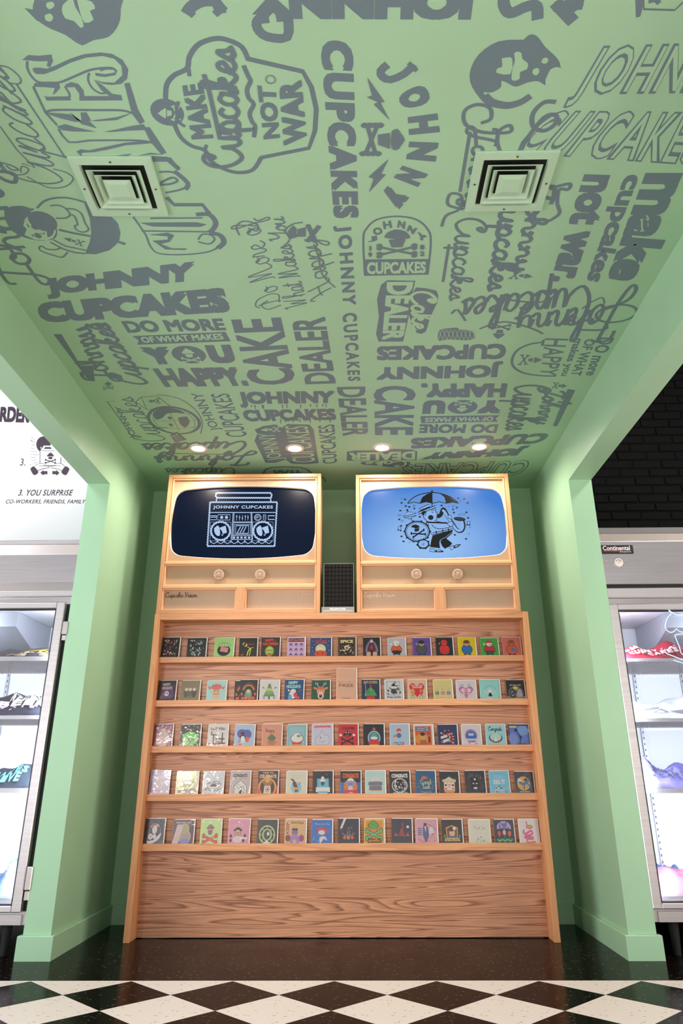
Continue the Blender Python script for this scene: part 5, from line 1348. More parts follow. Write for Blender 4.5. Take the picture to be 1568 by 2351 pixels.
def c3(A):
    words(A, 'I DiG YOU', .72, BK, .13, .14, .86, .04)
    A.line([(.2, .66), (.2, .5), (.42, .5), (.42, .3), (.86, .3)], .06, (40, 34, 40)); A.line([(.74, .62), (.74, .12)], .06, (40, 34, 40)); A.line([(.3, .5), (.3, .06), (.9, .1)], .06, (40, 34, 40)); A.line([(.42, .16), (.7, .16)], .05, (176, 50, 56)); A.line([(.06, .08), (.2, .08)], .06, (176, 50, 56)); A.ell(.8, .62, .06, .04, (210, 206, 200))
def c4(A):
    A.ell(.36, .56, .24, .22, (70, 84, 160)); A.ell(.62, .52, .24, .24, (70, 84, 160)); A.ell(.40, .34, .13, .22, BK); A.ell(.42, .28, .11, .17, WH); A.ell(.40, .56, .09, .09, BK); A.poly([(.34, .54), (.20, .50), (.34, .48)], (220, 90, 40)); A.ell(.66, .28, .10, .14, (214, 96, 44)); A.line([(.66, .4), (.78, .64)], .03, (120, 60, 30)); A.ell(.30, .04, .10, .03, (210, 60, 50)); A.poly([(.18, .16), (.28, .24), (.26, .10)], (216, 60, 56))
def c5(A): hand(A, 'hanging', .18, .62, .64, .14, (70, 50, 50)); A.line([(.48, .60), (.38, .34)], .012, (100, 70, 60)); A.line([(.48, .60), (.60, .34)], .012, (100, 70, 60)); cupcake(A, .50, .26, .46, (70, 110, 70), (196, 90, 60), (70, 60, 50)); bones(A, .5, .05, .5, (150, 120, 96))
def c6(A): A.line([(.08, .0), (.08, .92), (.92, .92), (.92, .0)], .014, (60, 120, 120)); cupcake(A, .52, .20, .78, WH, (190, 60, 50), (70, 60, 60)); A.ell(.60, .44, .10, .06, (90, 150, 80)); A.rect(.30, .0, .76, .04, (230, 190, 90))
def c7(A): words(A, 'I JAWSOME', .80, (206, 44, 60), .13, .10, .92, .05); A.poly([(.18, .06), (.22, .34), (.40, .50), (.48, .70), (.60, .50), (.80, .44), (.86, .20), (.70, .02)], (214, 216, 228), smooth=2); A.line([(.18, .06), (.22, .34), (.40, .50), (.48, .70), (.60, .50), (.80, .44), (.86, .20), (.70, .02)], .014, (120, 120, 150), smooth=3, closed=True); A.ell(.42, .36, .03, .03, BK); A.line([(.36, .2), (.5, .14), (.64, .2)], .02, (120, 120, 170), smooth=2)
def c8(A): words(A, 'THUMBS', .74, BK, .12, .18, .84); A.ell(.46, .50, .22, .10, BK); A.ell(.46, .56, .13, .12, BK); A.ell(.46, .42, .12, .10, (150, 30, 34)); bones(A, .46, .20, .66, BK); A.ell(.12, .48, .07, .06, WH); A.ell(.80, .48, .07, .06, WH); A.ell(.40, .60, .03, .03, WH); A.ell(.52, .60, .03, .03, WH)
def c9(A): A.ell(.52, .34, .32, .36, (70, 120, 170)); A.ell(.52, .34, .29, .33, (226, 220, 214)); A.ell(.52, .34, .26, .30, (60, 110, 150)); A.ell(.52, .46, .15, .15, (90, 150, 110)); A.poly([(.42, .72), (.52, .86), (.62, .72)], (200, 90, 60)); A.ell(.52, .12, .28, .14, (196, 40, 48)); A.ell(.52, .34, .18, .07, WH); A.rect(.30, .0, .74, .04, (226, 190, 90))
def c10(A): words(A, "I THINK YOU'RE", .08, (40, 50, 80), .07, .18, .74); A.rect(.16, .0, .34, .05, (240, 190, 60)); A.rect(.36, .0, .54, .05, (60, 120, 180)); A.rect(.56, .0, .74, .05, (206, 50, 50)); A.ell(.48, .70, .12, .10, (206, 66, 56)); A.ell(.50, .60, .09, .07, (236, 206, 176)); A.ell(.48, .46, .12, .12, (60, 100, 170)); A.ell(.28, .44, .10, .06, (206, 120, 60), rot=20)
def c11(A): A.rect(.08, .0, .92, .92, (206, 84, 30)); A.rect(.14, .68, .80, .90, (60, 96, 140)); words(A, 'I talk about YOU', .80, WH, .07, .17, .77); words(A, 'more than I talk', .71, WH, .06, .17, .77); A.rect(.70, .52, .86, .62, (60, 96, 140)); A.ell(.42, .30, .34, .28, (226, 150, 50)); A.ell(.46, .40, .13, .20, (224, 160, 110)); A.ell(.46, .54, .13, .09, (60, 36, 30)); A.poly([(.26, .0), (.70, .0), (.62, .26), (.34, .26)], (160, 90, 50)); A.rect(.74, .14, .84, .40, (40, 44, 60))
def c12(A): scatter(A, 6, [(206, 60, 50), (230, 200, 150), (60, 120, 120), (226, 140, 90), WH, (40, 40, 60)], 34, .18, .86, .06, .74, .08); A.poly([(.16, .30), (.50, .40), (.46, .52), (.14, .42)], (240, 230, 220)); A.poly([(.26, .10), (.58, .24), (.54, .34), (.24, .24)], (240, 230, 220))
def c13(A): A.ell(.5, .46, .32, .32, (150, 116, 170)); A.ell(.5, .44, .26, .24, (44, 96, 170)); A.rect(.36, .46, .64, .58, (210, 220, 236)); A.rect(.22, .22, .78, .32, (200, 204, 220)); scatter(A, 3, [(210, 50, 70), WH, (60, 60, 90)], 14, .24, .9, .0, .2, .06)
def c14(A): hand(A, 'Congrats', .16, .84, .70, .20, (30, 34, 50), .024); A.ell(.5, .36, .34, .24, (60, 60, 66)); A.ell(.5, .40, .29, .20, (160, 200, 190)); A.poly([(.42, .18), (.58, .18), (.5, .48)], WH); A.poly([(.2, .30), (.42, .16), (.36, .12)], RD); A.poly([(.8, .30), (.58, .16), (.64, .12)], RD); words(A, 'for tying the knot', .0, (40, 44, 60), .06, .14, .86, .0)
def c15(A): A.rect(.04, .0, .96, .94, (80, 110, 190)); A.ell(.70, .70, .3, .22, (120, 160, 220)); A.ell(.2, .3, .2, .3, (110, 130, 190)); A.line([(.38, .70), (.5, .5), (.56, .3), (.5, .1)], .05, (34, 34, 70), smooth=2); A.ell(.36, .72, .08, .08, (30, 30, 60)); A.ell(.56, .38, .07, .08, (26, 26, 50)); A.ell(.6, .02, .3, .08, (90, 50, 60)); A.rect(.06, .84, .40, .92, (226, 200, 130))
r3 = [
 ((349, 396), 'glossy mauve and pink card at the left end of the middle ledge', (126, 78, 96), c1),
 ((413, 460.5), 'black card with a bright green dome scene, middle ledge', (34, 32, 34), c2),
 ((475.8, 523.6), 'pale grey card reading i dig you over black tunnels', (208, 202, 198), c3),
 ((537.4, 584.6), 'pale blue card with a penguin holding a guitar', (160, 182, 206), c4),
 ((600.5, 648.3), 'salmon card with a cupcake hanging above crossed bones', (232, 158, 130), c5),
 ((658.5, 705.5), 'teal bordered card with a frosted white cupcake, middle ledge', (136, 176, 184), c6),
 ((715.7, 765.6), 'lavender card with red lettering over a pale shark outline', (190, 186, 204), c7),
 ((777, 824), 'red card with a black skull cupcake and crossed bones', (190, 36, 46), c8),
 ((834.3, 884), 'black card with a rocket dome over a red saucer', (30, 30, 36), c9),
 ((895, 942), 'pale blue card with a small figure in a red cap', (172, 196, 216), c10),
 ((950.7, 997.7), 'orange card with a bearded man and blue speech boxes', (240, 228, 214), c11),
 ((1005.9, 1053.4), 'navy card with a crowded bundle of cream and red shapes', (38, 48, 92), c12),
 ((1060, 1107), 'white card with a blue car in a violet circle', (220, 214, 222), c13),
 ((1115.9, 1164), 'aqua card headed with handwritten congrats', (148, 198, 204), c14),
 ((1170, 1220), 'deep blue card with a dark dancing shape, right end of the middle ledge', (34, 36, 66), c15),
]
def e_(bg, *fs): return lambda A: [f(A) for f in fs]
def g1(A): A.poly([(.1, .0), (.9, .0), (.7, .9), (.3, .9)], (216, 196, 222)); A.ell(.5, .45, .24, .32, (232, 214, 226)); A.poly([(0, .1), (.25, .0), (.1, .6)], (170, 130, 170)); words(A, 'HAPPY', .10, (236, 190, 200), .07, .3, .7)
def g2(A): hand(A, 'Welcome', .24, .84, .50, .24, (126, 114, 70), .016); hand(A, 'baby', .34, .72, .30, .22, (126, 114, 70), .016); [(A.ell(x, .10, .10 * s, .10 * s, (140, 122, 122)), A.ell(x + .09 * s, .14, .06 * s, .07 * s, (150, 132, 132)), A.line([(x + .13 * s, .14), (x + .17 * s, .04)], .02, (140, 122, 122))) for x, s in ((.18, .8), (.44, 1.1), (.76, 1.35))]
def g3(A): A.ell(.52, .34, .30, .15, BK); A.ell(.52, .34, .28, .13, (200, 200, 200)); A.poly([(.36, .30), (.72, .32), (.62, .44), (.44, .44)], (60, 60, 64)); A.line([(.16, .42), (.4, .52), (.74, .54), (.9, .40)], .03, (60, 60, 64), smooth=3); A.line([(.14, .26), (.4, .14), (.7, .14), (.9, .26)], .03, (90, 90, 94), smooth=3); A.ell(.16, .18, .06, .06, (220, 110, 100)); A.ell(.74, .46, .05, .05, (220, 120, 110)); A.rect(.45, .32, .54, .38, (190, 60, 60))
def g4(A):
    words(A, 'CONGRATS', .72, (30, 28, 30), .15, .14, .84, .04); words(A, 'on your new home', .64, (60, 56, 58), .04, .16, .84, .0); A.poly([(.22, .0), (.84, .0), (.84, .34), (.53, .58), (.22, .34)], WH); A.line([(.22, .0), (.22, .34), (.53, .58), (.84, .34), (.84, .0)], .02, BK)
    scatter(A, 6, [BK, BK, (120, 116, 116)], 34, .26, .80, .02, .42, .035); A.rect(.46, .0, .60, .16, BK)
def g5(A): A.ell(.48, .26, .46, .44, (226, 160, 44)); A.ell(.48, .26, .36, .36, (50, 26, 24)); A.rect(0, .74, 1, 1, (66, 30, 28)); words(A, 'TIME TO', .86, (230, 180, 130), .09, .22, .78); words(A, 'CELEBRATE', .68, (240, 214, 180), .15, .08, .92, .05); A.ell(.48, .48, .24, .14, (150, 100, 60)); A.ell(.48, .56, .12, .08, (200, 150, 90)); A.poly([(.30, .0), (.68, .0), (.64, .34), (.34, .34)], (232, 224, 200)); A.ell(.49, .18, .10, .12, (206, 90, 40)); A.ell(.49, .18, .07, .085, WH); A.ell(.49, .18, .04, .05, (60, 40, 40)); A.poly([(0, 0), (.18, 0), (0, .4)], (206, 70, 50)); A.poly([(1, 0), (.82, 0), (1, .4)], (206, 70, 50))
def g6(A): words(A, "YOU'RE MY", .76, (180, 172, 156), .07, .22, .76, .0); words(A, 'main squeeze', .64, (180, 172, 156), .08, .20, .80, .0); A.ell(.50, .26, .26, .26, (130, 182, 200)); A.line([(.38, .50), (.48, .30), (.54, .08)], .17, (96, 54, 44), smooth=2); A.line([(.34, .62), (.40, .46)], .09, (96, 54, 44)); A.rect(.40, .16, .62, .28, (226, 160, 60)); A.line([(.60, .36), (.72, .52)], .02, (60, 40, 40)); A.ell(.28, .62, .06, .03, (60, 60, 60))
def g7(A): A.rect(.22, .20, .80, .66, (100, 172, 192)); A.rect(.16, .06, .86, .28, WH); A.rect(.26, .02, .76, .10, (100, 172, 192)); A.ell(.5, .56, .13, .09, WH); A.ell(.5, .68, .08, .08, WH); A.poly([(.40, .52), (.60, .52), (.56, .36), (.44, .36)], (40, 60, 70)); scatter(A, 3, [WH], 8, .12, .9, .3, .9, .02); A.rect(.28, .0, .72, .02, WH)
def g8(A): A.rect(0, 0, .5, .5, (44, 110, 176)); A.rect(.5, 0, 1, .5, (40, 96, 160)); A.ell(.5, .32, .34, .32, (234, 130, 36)); words(A, 'CONGRATS', .68, (236, 110, 40), .22, .10, .90, .06); A.ell(.5, .60, .16, .08, WH); A.ell(.5, .40, .18, .17, (150, 140, 170)); A.ell(.33, .48, .09, .09, (150, 140, 170)); A.ell(.67, .48, .09, .09, (150, 140, 170)); A.ell(.44, .42, .03, .03, BK); A.ell(.56, .42, .03, .03, BK); A.ell(.5, .22, .12, .12, (200, 190, 210)); A.rect(.18, .0, .86, .16, (206, 50, 40)); A.rect(.42, .03, .60, .06, WH)
def g9(A): A.rect(.30, .54, .72, .68, WH); A.poly([(.18, .14), (.84, .14), (.78, .54), (.24, .54)], (150, 146, 160)); A.rect(.16, .36, .86, .50, (116, 110, 128)); [A.rect(.22 + .055 * i, .16 + .06 * j, .26 + .055 * i, .195 + .06 * j, (46, 44, 54)) for i in range(11) for j in range(3)]; A.rect(.24, .12, .78, .15, (190, 150, 120)); words(A, 'congratulations', .59, (90, 90, 90), .03, .36, .66, .0)
def g10(A): words(A, 'CONGRATS', .70, (232, 230, 226), .18, .12, .90, .06); A.ell(.5, .36, .38, .32, (226, 224, 220)); A.ell(.5, .36, .34, .28, (36, 34, 36)); scatter(A, 9, [(232, 230, 226), (150, 148, 146)], 34, .22, .80, .12, .60, .07); words(A, 'CELEBRATING YOU', .0, (232, 230, 226), .07, .18, .86)
def g11(A): hand(A, 'Good', .22, .78, .42, .20, (196, 190, 150), .02); hand(A, 'Luck', .34, .72, .22, .20, (196, 190, 150), .02); [A.ell(.5 + .36 * math.cos(t_ * .42), .36 + .32 * math.sin(t_ * .42), .03, .02, [(206, 90, 60), (90, 150, 170), (220, 180, 90)][t_ % 3], seg=8) for t_ in range(15)]; A.ell(.44, .70, .14, .06, (206, 100, 60)); words(A, 'in your new journey', .04, (200, 200, 190), .05, .26, .80, .0)
def g12(A): A.poly([(.20, .60), (.50, .76), (.80, .60)], (220, 206, 190)); A.rect(.16, .52, .84, .64, (200, 180, 160)); A.rect(.22, .10, .78, .52, (214, 150, 90)); [A.rect(x, .16, x + .15, .50, WH) for x in (.25, .425, .60)]; words(A, '7', .26, (206, 50, 40), .16, .45, .55); A.ell(.32, .38, .05, .05, BK); A.ell(.68, .38, .05, .05, BK); A.ell(.32, .22, .05, .04, RD); A.ell(.68, .22, .05, .04, RD); A.rect(.26, .04, .74, .10, (226, 160, 80))
def g13(A): [A.trect(ch, .15 + .078 * k, .60 + .14 * math.sin((k + .5) / 9 * 3.14), .15 + .078 * k + .06, .76 + .14 * math.sin((k + .5) / 9 * 3.14), (96, 88, 104), .02) for k, ch in enumerate('GOOD LUCK') if ch != ' ']; A.ell(.5, .38, .22, .26, (16, 14, 18)); A.poly([(.30, .56), (.36, .72), (.42, .58)], (16, 14, 18)); A.poly([(.70, .56), (.64, .72), (.58, .58)], (16, 14, 18)); A.ell(.42, .44, .05, .02, WH, rot=-15); A.ell(.58, .44, .05, .02, WH, rot=15); A.poly([(.40, .28), (.60, .28), (.56, .18), (.44, .18)], (200, 190, 210)); A.ell(.5, .62, .05, .04, WH); A.ell(.5, .06, .32, .14, (40, 36, 46)); A.line([(.84, .1), (.84, .5)], .04, (50, 46, 60))
def g14(A): words(A, 'YOU', .62, (190, 220, 234), .20, .22, .72, .01); words(A, 'DID IT', .42, WH, .18, .20, .80, .04); scatter(A, 7, [(240, 236, 230), (60, 50, 50), (210, 150, 90)], 30, .24, .82, .02, .34, .06)
def g15(A): A.ell(.46, .46, .34, .32, (226, 160, 54)); A.line([(.24, .54), (.4, .42), (.62, .48), (.76, .36)], .12, (60, 106, 150), smooth=2); A.ell(.26, .62, .10, .08, (200, 220, 230)); A.ell(.60, .62, .10, .08, (40, 60, 90)); A.ell(.7, .56, .08, .06, (60, 106, 150)); A.line([(.5, .42), (.46, .2)], .07, (50, 80, 120)); scatter(A, 3, [(40, 30, 30)], 8, .2, .7, .25, .7, .04); words(A, "DON'T GIVE UP", .06, (220, 216, 200), .05, .24, .74)
r4 = [
 ((339.4, 388), 'glossy pale pink and blue card, first on the fourth ledge', (180, 176, 206), g1),
 ((402.7, 454.7), 'pale lime card reading welcome baby above three elephants', (212, 216, 158), g2),
 ((464, 513.3), 'pale grey-blue card with a ribboned badge and flowers', (206, 214, 220), g3),
 ((527, 575), 'mushroom grey card with congrats over a busy white house', (178, 164, 166), g4),
 ((591, 639.5), 'brown and orange time to celebrate card', (70, 34, 34), g5),
 ((656, 705), 'cream card with a brown bottle on a blue disc', (218, 214, 196), g6),
 ((717.8, 766.2), 'black card with a cupcake on a blue armchair', (40, 38, 44), g7),
 ((781.5, 830.5), 'black and blue card with orange congrats above a grey bear cook', (34, 34, 44), g8),
 ((838.7, 887), 'pale mint card with a grey typewriter', (176, 204, 198), g9),
 ((894.4, 944.3), 'black card with white congrats over a round white sketch', (36, 34, 38), g10),
 ((955, 1002.4), 'teal blue card with handwritten good luck in a wreath', (38, 84, 122), g11),
 ((1009.7, 1057), 'black card with a cream and orange slot machine', (44, 38, 42), g12),
 ((1069, 1118), 'black good luck card with a dark cat head', (40, 36, 42), g13),
 ((1125.6, 1173), 'sky blue card reading you did it', (104, 178, 206), g14),
 ((1183.4, 1230.9), 'black card with blue figures tumbling over an orange disc, last on the fourth ledge', (34, 32, 40), g15),
]
def h1(A): A.ring(.52, .44, .30, .36, .02, (140, 150, 160)); A.ell(.5, .56, .13, .18, (220, 214, 214)); A.ell(.36, .68, .10, .06, (170, 100, 90)); A.ell(.62, .72, .10, .06, (200, 150, 140)); A.poly([(.16, .10), (.5, .14), (.84, .44), (.80, .22), (.5, .02), (.2, .0)], (226, 216, 218), smooth=2); A.ell(.32, .28, .12, .12, (230, 224, 226)); A.ell(.52, .28, .09, .10, (220, 214, 216)); A.ell(.32, .28, .03, .03, BK)
def h2(A): A.ell(.58, .28, .30, .30, (196, 160, 170)); A.ell(.58, .28, .27, .27, (150, 140, 120)); A.ell(.58, .62, .20, .22, (206, 150, 160)); A.ell(.58, .62, .17, .19, (150, 156, 104)); A.ell(.6, .08, .24, .12, (120, 120, 180)); words(A, 'PARTY OUT HARD', .84, (200, 180, 180), .07, .14, .86); A.poly([(.0, .0), (.3, .0), (.5, .8), (.2, .8)], (196, 170, 172))
def h3(A): A.ell(.48, .64, .20, .07, (116, 88, 92)); A.ell(.48, .72, .12, .06, (136, 100, 100)); A.rect(.34, .54, .62, .60, (196, 130, 120)); A.poly([(.36, .54), (.60, .54), (.56, .36), (.40, .36)], (120, 90, 94)); bones(A, .48, .18, .74, (198, 70, 66), (150, 60, 60))
def h4(A): [A.trect(ch, .18 + .075 * k, .62 + .10 * math.sin((k + .5) / 8 * 3.14), .18 + .075 * k + .05, .72 + .10 * math.sin((k + .5) / 8 * 3.14), (240, 190, 210), .02) for k, ch in enumerate('YOUGOTIT')]; A.ell(.46, .54, .20, .08, (30, 24, 28)); A.ell(.46, .60, .11, .06, (30, 24, 28)); A.ell(.46, .40, .15, .16, (232, 176, 150)); [A.ring(.46 + s, .40, .06, .06, .02, (60, 40, 40)) for s in (-.08, .08)]; A.ell(.46, .16, .22, .14, (222, 200, 206)); A.rect(.56, .18, .90, .26, WH); [A.ell(x, y, .06, .07, (44, 34, 38)) for x, y in ((.14, .30), (.14, .12), (.74, .12), (.80, .32))]
def h5(A): A.ell(.5, .36, .40, .40, (170, 182, 128)); A.ell(.5, .36, .34, .34, (48, 50, 48)); A.ell(.5, .36, .25, .26, (160, 172, 122)); A.ell(.5, .36, .16, .20, (62, 66, 60)); [A.line([(.5 + .29 * math.cos(k * .785), .36 + .29 * math.sin(k * .785)), (.5 + .36 * math.cos(k * .785), .36 + .36 * math.sin(k * .785))], .05, (170, 182, 128)) for k in range(8)]; A.ell(.55, .40, .06, .08, (226, 226, 220)); A.poly([(.32, .0), (.68, .0), (.5, .14)], WH)
def h6(A): words(A, 'FIGHTING', .80, (110, 70, 50), .10, .30, .88); A.text('KEEP', [(.06, .40), (.06, .86), (.20, .86), (.20, .40)], (110, 70, 50), .02, res=2); A.ell(.48, .62, .22, .20, (240, 200, 120)); A.ell(.48, .46, .14, .17, (124, 96, 150)); A.rect(.34, .54, .62, .62, (60, 50, 70)); A.ell(.48, .68, .15, .06, (226, 180, 100)); A.ell(.48, .16, .26, .20, (146, 120, 176)); A.ell(.16, .22, .12, .14, (130, 50, 60)); A.ell(.80, .22, .12, .14, (150, 60, 110)); A.ell(.48, .08, .10, .08, (240, 190, 120)); A.ell(.48, .38, .08, .03, (226, 110, 60))
def h7(A): scatter(A, 8, [(70, 130, 196), (120, 170, 220), (40, 80, 150)], 20, .1, .9, .05, .9, .06); words(A, 'Work For The', .78, (130, 180, 210), .07, .14, .88); A.poly([(.30, .44), (.30, .62), (.5, .66), (.74, .60), (.80, .44), (.60, .52), (.46, .52)], (206, 52, 64), smooth=2); A.ell(.5, .46, .16, .10, (236, 226, 230)); A.poly([(.42, .0), (.40, .26), (.66, .30), (.76, .12), (.60, .20), (.48, .04)], (236, 228, 232), smooth=2)
def h8(A): A.line([(.2, .42), (.42, .32), (.5, .60), (.58, .32), (.8, .42)], .05, (110, 96, 120), smooth=3); A.ell(.5, .50, .10, .12, (70, 60, 80)); A.ell(.5, .24, .08, .08, (226, 150, 60)); A.ell(.32, .24, .07, .07, (206, 90, 60)); A.ell(.68, .24, .07, .07, (206, 90, 60)); scatter(A, 7, [(130, 120, 140), (90, 80, 100)], 16, .14, .86, .1, .7, .05); A.poly([(.1, .6), (.2, .6), (.4, 1), (.28, 1)], (214, 206, 214))
def h9(A): A.rect(.08, .0, .92, .92, (240, 160, 60)); cupcake(A, .46, .62, .62, (96, 150, 60), (226, 140, 60)); bones(A, .48, .36, .86, (110, 170, 110), (40, 60, 40)); words(A, 'SORRY LIFE', .13, BK, .08, .18, .84, .04); words(A, 'IS BONKERS', .02, BK, .08, .18, .84, .04)
def h10(A): A.ell(.5, .46, .09, .14, (150, 60, 60)); [A.line([(.5, .36), (.5 + .18 * s, .30), (.5 + .30 * s, .42 + .04 * abs(s))], .03, (160, 66, 64), smooth=3) for s in (-1, -.5, .5, 1)]; A.line([(.42, .56), (.36, .80)], .05, (60, 50, 66)); A.line([(.56, .56), (.54, .84)], .05, (160, 60, 66)); A.rect(.74, .62, .86, .72, (220, 216, 220)); [A.ell(.5 + .3 * s, .34, .06, .05, (180, 80, 80)) for s in (-1, 1)]
def h11(A): A.ell(.46, .76, .07, .08, (60, 60, 90)); A.poly([(.36, .70), (.58, .70), (.62, .36), (.52, .06), (.44, .06), (.34, .36)], (76, 90, 130)); A.poly([(.42, .70), (.50, .70), (.48, .44)], WH); [A.rect(.12, .34 + .08 * k, .30, .38 + .08 * k, (60, 90, 140)) for k in range(4)]; A.poly([(.62, .36), (.84, .44), (.80, .68), (.66, .66)], (226, 222, 230)); A.line([(.4, .84), (.7, .74), (.96, .56)], .02, (130, 60, 70), smooth=3); scatter(A, 3, [(190, 60, 70)], 8, .5, .9, .1, .4, .04); A.line([(.1, .2), (.3, .1), (.42, .04)], .015, (130, 60, 70), smooth=2)
def h12(A): A.poly([(.24, .18), (.76, .18), (.80, .66), (.5, .76), (.20, .66)], (226, 160, 60)); A.poly([(.28, .20), (.72, .20), (.75, .62), (.5, .71), (.25, .62)], (120, 60, 44)); A.ell(.50, .44, .14, .17, (236, 196, 160)); A.ell(.48, .60, .16, .10, (70, 44, 36)); A.ell(.62, .62, .08, .07, WH); A.ell(.50, .24, .20, .08, (70, 110, 150)); A.poly([(.12, .10), (.88, .10), (.84, .22), (.16, .22)], (240, 206, 130)); words(A, 'GET WELL SOON', .12, (60, 40, 34), .07, .18, .82); [A.ell(x, .30, .04, .08, (90, 130, 70)) for x in (.14, .86)]
def h13(A): hand(A, 'Thank You', .22, .82, .60, .14, (170, 160, 150), .012); [A.line([(x, .0), (x - .01, .18)], .014, (110, 170, 120)) for x in (.36, .44, .52, .60, .68, .74)]; [A.ell(x, y, .03, .03, (206, 50, 56), seg=8) for x, y in ((.44, .20), (.56, .26), (.68, .12))]; [A.ell(x, .06, .05, .10, (150, 200, 190)) for x in (.40, .58, .76)]
def h14(A): A.ell(.5, .66, .36, .28, (176, 160, 220)); A.rect(.1, .3, .9, .60, (30, 28, 44)); hand(A, 'Feel', .26, .66, .74, .20, BK, .022); hand(A, 'better', .26, .78, .56, .20, BK, .022); [(A.line([(x, .0), (x, .44)], .02, (70, 150, 80)), A.ell(x - .07, .14, .08, .035, (90, 170, 90), rot=-40), A.ell(x + .07, .14, .08, .035, (90, 170, 90), rot=40), A.ell(x, y, .08, .11, c)) for x, y, c in ((.24, .42, (214, 70, 60)), (.5, .46, (240, 190, 190)), (.76, .42, (236, 110, 80)))]; A.rect(0, 0, 1, .02, (70, 80, 160))
def h15(A): A.line([(.42, .92), (.46, .74), (.44, .66)], .05, (226, 70, 130), smooth=2); A.ell(.56, .68, .18, .09, (226, 100, 120)); A.ell(.56, .68, .14, .06, (160, 150, 60)); A.line([(.28, .56), (.24, .44), (.36, .40), (.62, .52), (.70, .42), (.54, .34), (.30, .30), (.34, .22), (.66, .26), (.70, .16)], .09, (230, 84, 150), smooth=3); A.line([(.66, .16), (.44, .18), (.36, .08), (.56, .04), (.76, .08), (.78, .0)], .07, (196, 96, 90), smooth=3)
r5 = [
 ((328.4, 377), 'dark card with pale swirling bathtub creatures, first on the bottom ledge', (44, 38, 48), h1),
 ((395, 445.3), 'glossy mauve card with a green round figure in a pink outline', (84, 62, 74), h2),
 ((458.8, 508.3), 'lime green card with a cupcake over crossed bacon strips', (186, 214, 142), h3),
 ((522.3, 573.3), 'pink card with a bun haired head in glasses', (234, 158, 184), h4),
 ((588.9, 637.8), 'charcoal card with a round sage green medallion', (50, 52, 50), h5),
 ((652.7, 703.7), 'orange card reading keep fighting around a purple boxer', (238, 190, 140), h6),
 ((714.2, 764.6), 'bright blue card with a red capped white bird shape', (58, 104, 176), h7),
 ((775.6, 826.5), 'black card with a moth like ornament, bottom ledge', (44, 38, 50), h8),
 ((836.4, 885), 'yellow card with a green cupcake over green bones reading sorry life is bonkers', (246, 196, 90), h9),
 ((899, 948.5), 'charcoal card with a dark red octopus', (52, 50, 62), h10),
 ((953.9, 1007), 'pink card with a thin standing figure in blue', (232, 172, 184), h11),
 ((1015.3, 1064.8), 'black get well soon card with a gold framed nurse', (36, 34, 38), h12),
 ((1076.8, 1128.3), 'off-white thank you card with tiny red flowers', (214, 212, 196), h13),
 ((1136.7, 1184.7), 'dark navy card with tulips under a lilac feel better moon', (34, 32, 46), h14),
 ((1193, 1242.5), 'white card with a winding pink gut drawing, last on the bottom ledge', (238, 230, 228), h15),
]
GN = ['greeting cards on the top ledge', 'greeting cards on the second ledge', 'greeting cards on the middle ledge', 'greeting cards on the fourth ledge', 'greeting cards on the bottom ledge']
YTOPS = [1463.0, 1560.5, 1661.5, 1769.0, 1879.0]
rc = random.Random(11)
def lean(z, zb): return 4.6285 + (z - zb) * .12
def make_card(px0, px1, ylip, ytop, zboard, label, bg, fn, group, dy=0.0, sleeve=True):
    pa, pb = at(px0, ylip, 1, 4.638), at(px1, ylip, 1, 4.638)
    x0, x1 = max(pa.x, SL + STH + .004), min(pb.x, SR - STH - .004); zl = pa.z; ztop = at((px0 + px1) / 2, ytop, 1, 4.650).z
    zb = zboard + .001; env = .0055
    x1c = x1 - env
    t = thing('greeting_card', label, 'card', ((x0 + x1) / 2, 4.6285 + dy, zb), group)
    t.rotation_euler = (0, math.radians(rc.uniform(-.7, .7)), 0)
    ox = (x0 + x1) / 2
    def L(x, z, d): return Vector((x - ox, (z - zb) * .12 - d, z - zb))
    def slab(name, xa, xb, za, zc_, d0, d1, m_):
        b = bmesh.new(); P = [(xa, za), (xb, za), (xb, zc_), (xa, zc_)]
        A_ = [b.verts.new(L(x, z, d0)) for x, z in P]; B_ = [b.verts.new(L(x, z, d1)) for x, z in P]
        b.faces.new(A_); b.faces.new(B_[::-1])
        for k in range(4): b.faces.new((A_[k], B_[k], B_[(k + 1) % 4], A_[(k + 1) % 4]))
        bmesh.ops.recalc_face_normals(b, faces=b.faces[:])
        return link_mesh(name, b, m_, t)
    slab('envelope', x0 + env, x1, zb, ztop, .0, -.0012, 'paper_white')
    slab('folded_sheet', x0, x1c, zb, ztop - .003, .0030, .0004, 'paper_white')
    W_, H_ = x1c - x0, ztop - .003 - zl
    A = Art(lambda u, v, l: L(x0 + W_ * min(max(u, 0.0), 1.0), zl + H_ * min(v, 1.0), .0032 + l), .000035)
    A.gain = 1.42
    vb = (zb - zl) / H_
    A.rect(0, vb, 1, 1, bg)
    fn(A)
    A.build('printed_front', 'card_print', t)
    if sleeve:
        b = bmesh.new(); nx_, nz_ = 8, 8
        g = [[b.verts.new(L(x0 - .0012 + (x1 - x0 + .0024) * i / nx_, zb + (ztop + .0015 - zb) * j_ / nz_, .0062 + rc.uniform(-.0003, .0005))) for i in range(nx_ + 1)] for j_ in range(nz_ + 1)]
        for j_ in range(nz_):
            for i in range(nx_): b.faces.new((g[j_][i], g[j_][i + 1], g[j_ + 1][i + 1], g[j_ + 1][i]))
        link_mesh('clear_sleeve', b, 'sleeve_film', t, smooth=True)
    return t
for ri, rw in enumerate((r1, r2, r3, r4, r5)):
    ylip = LIPS[ri][0]; zboard = LZ[ri][1] + .013
    for (p0, p1), lab, bg, fn in rw:
        make_card(p0, p1, ylip, YTOPS[ri] + rc.uniform(-1.2, 1.6), zboard, lab, bg, fn, GN[ri])
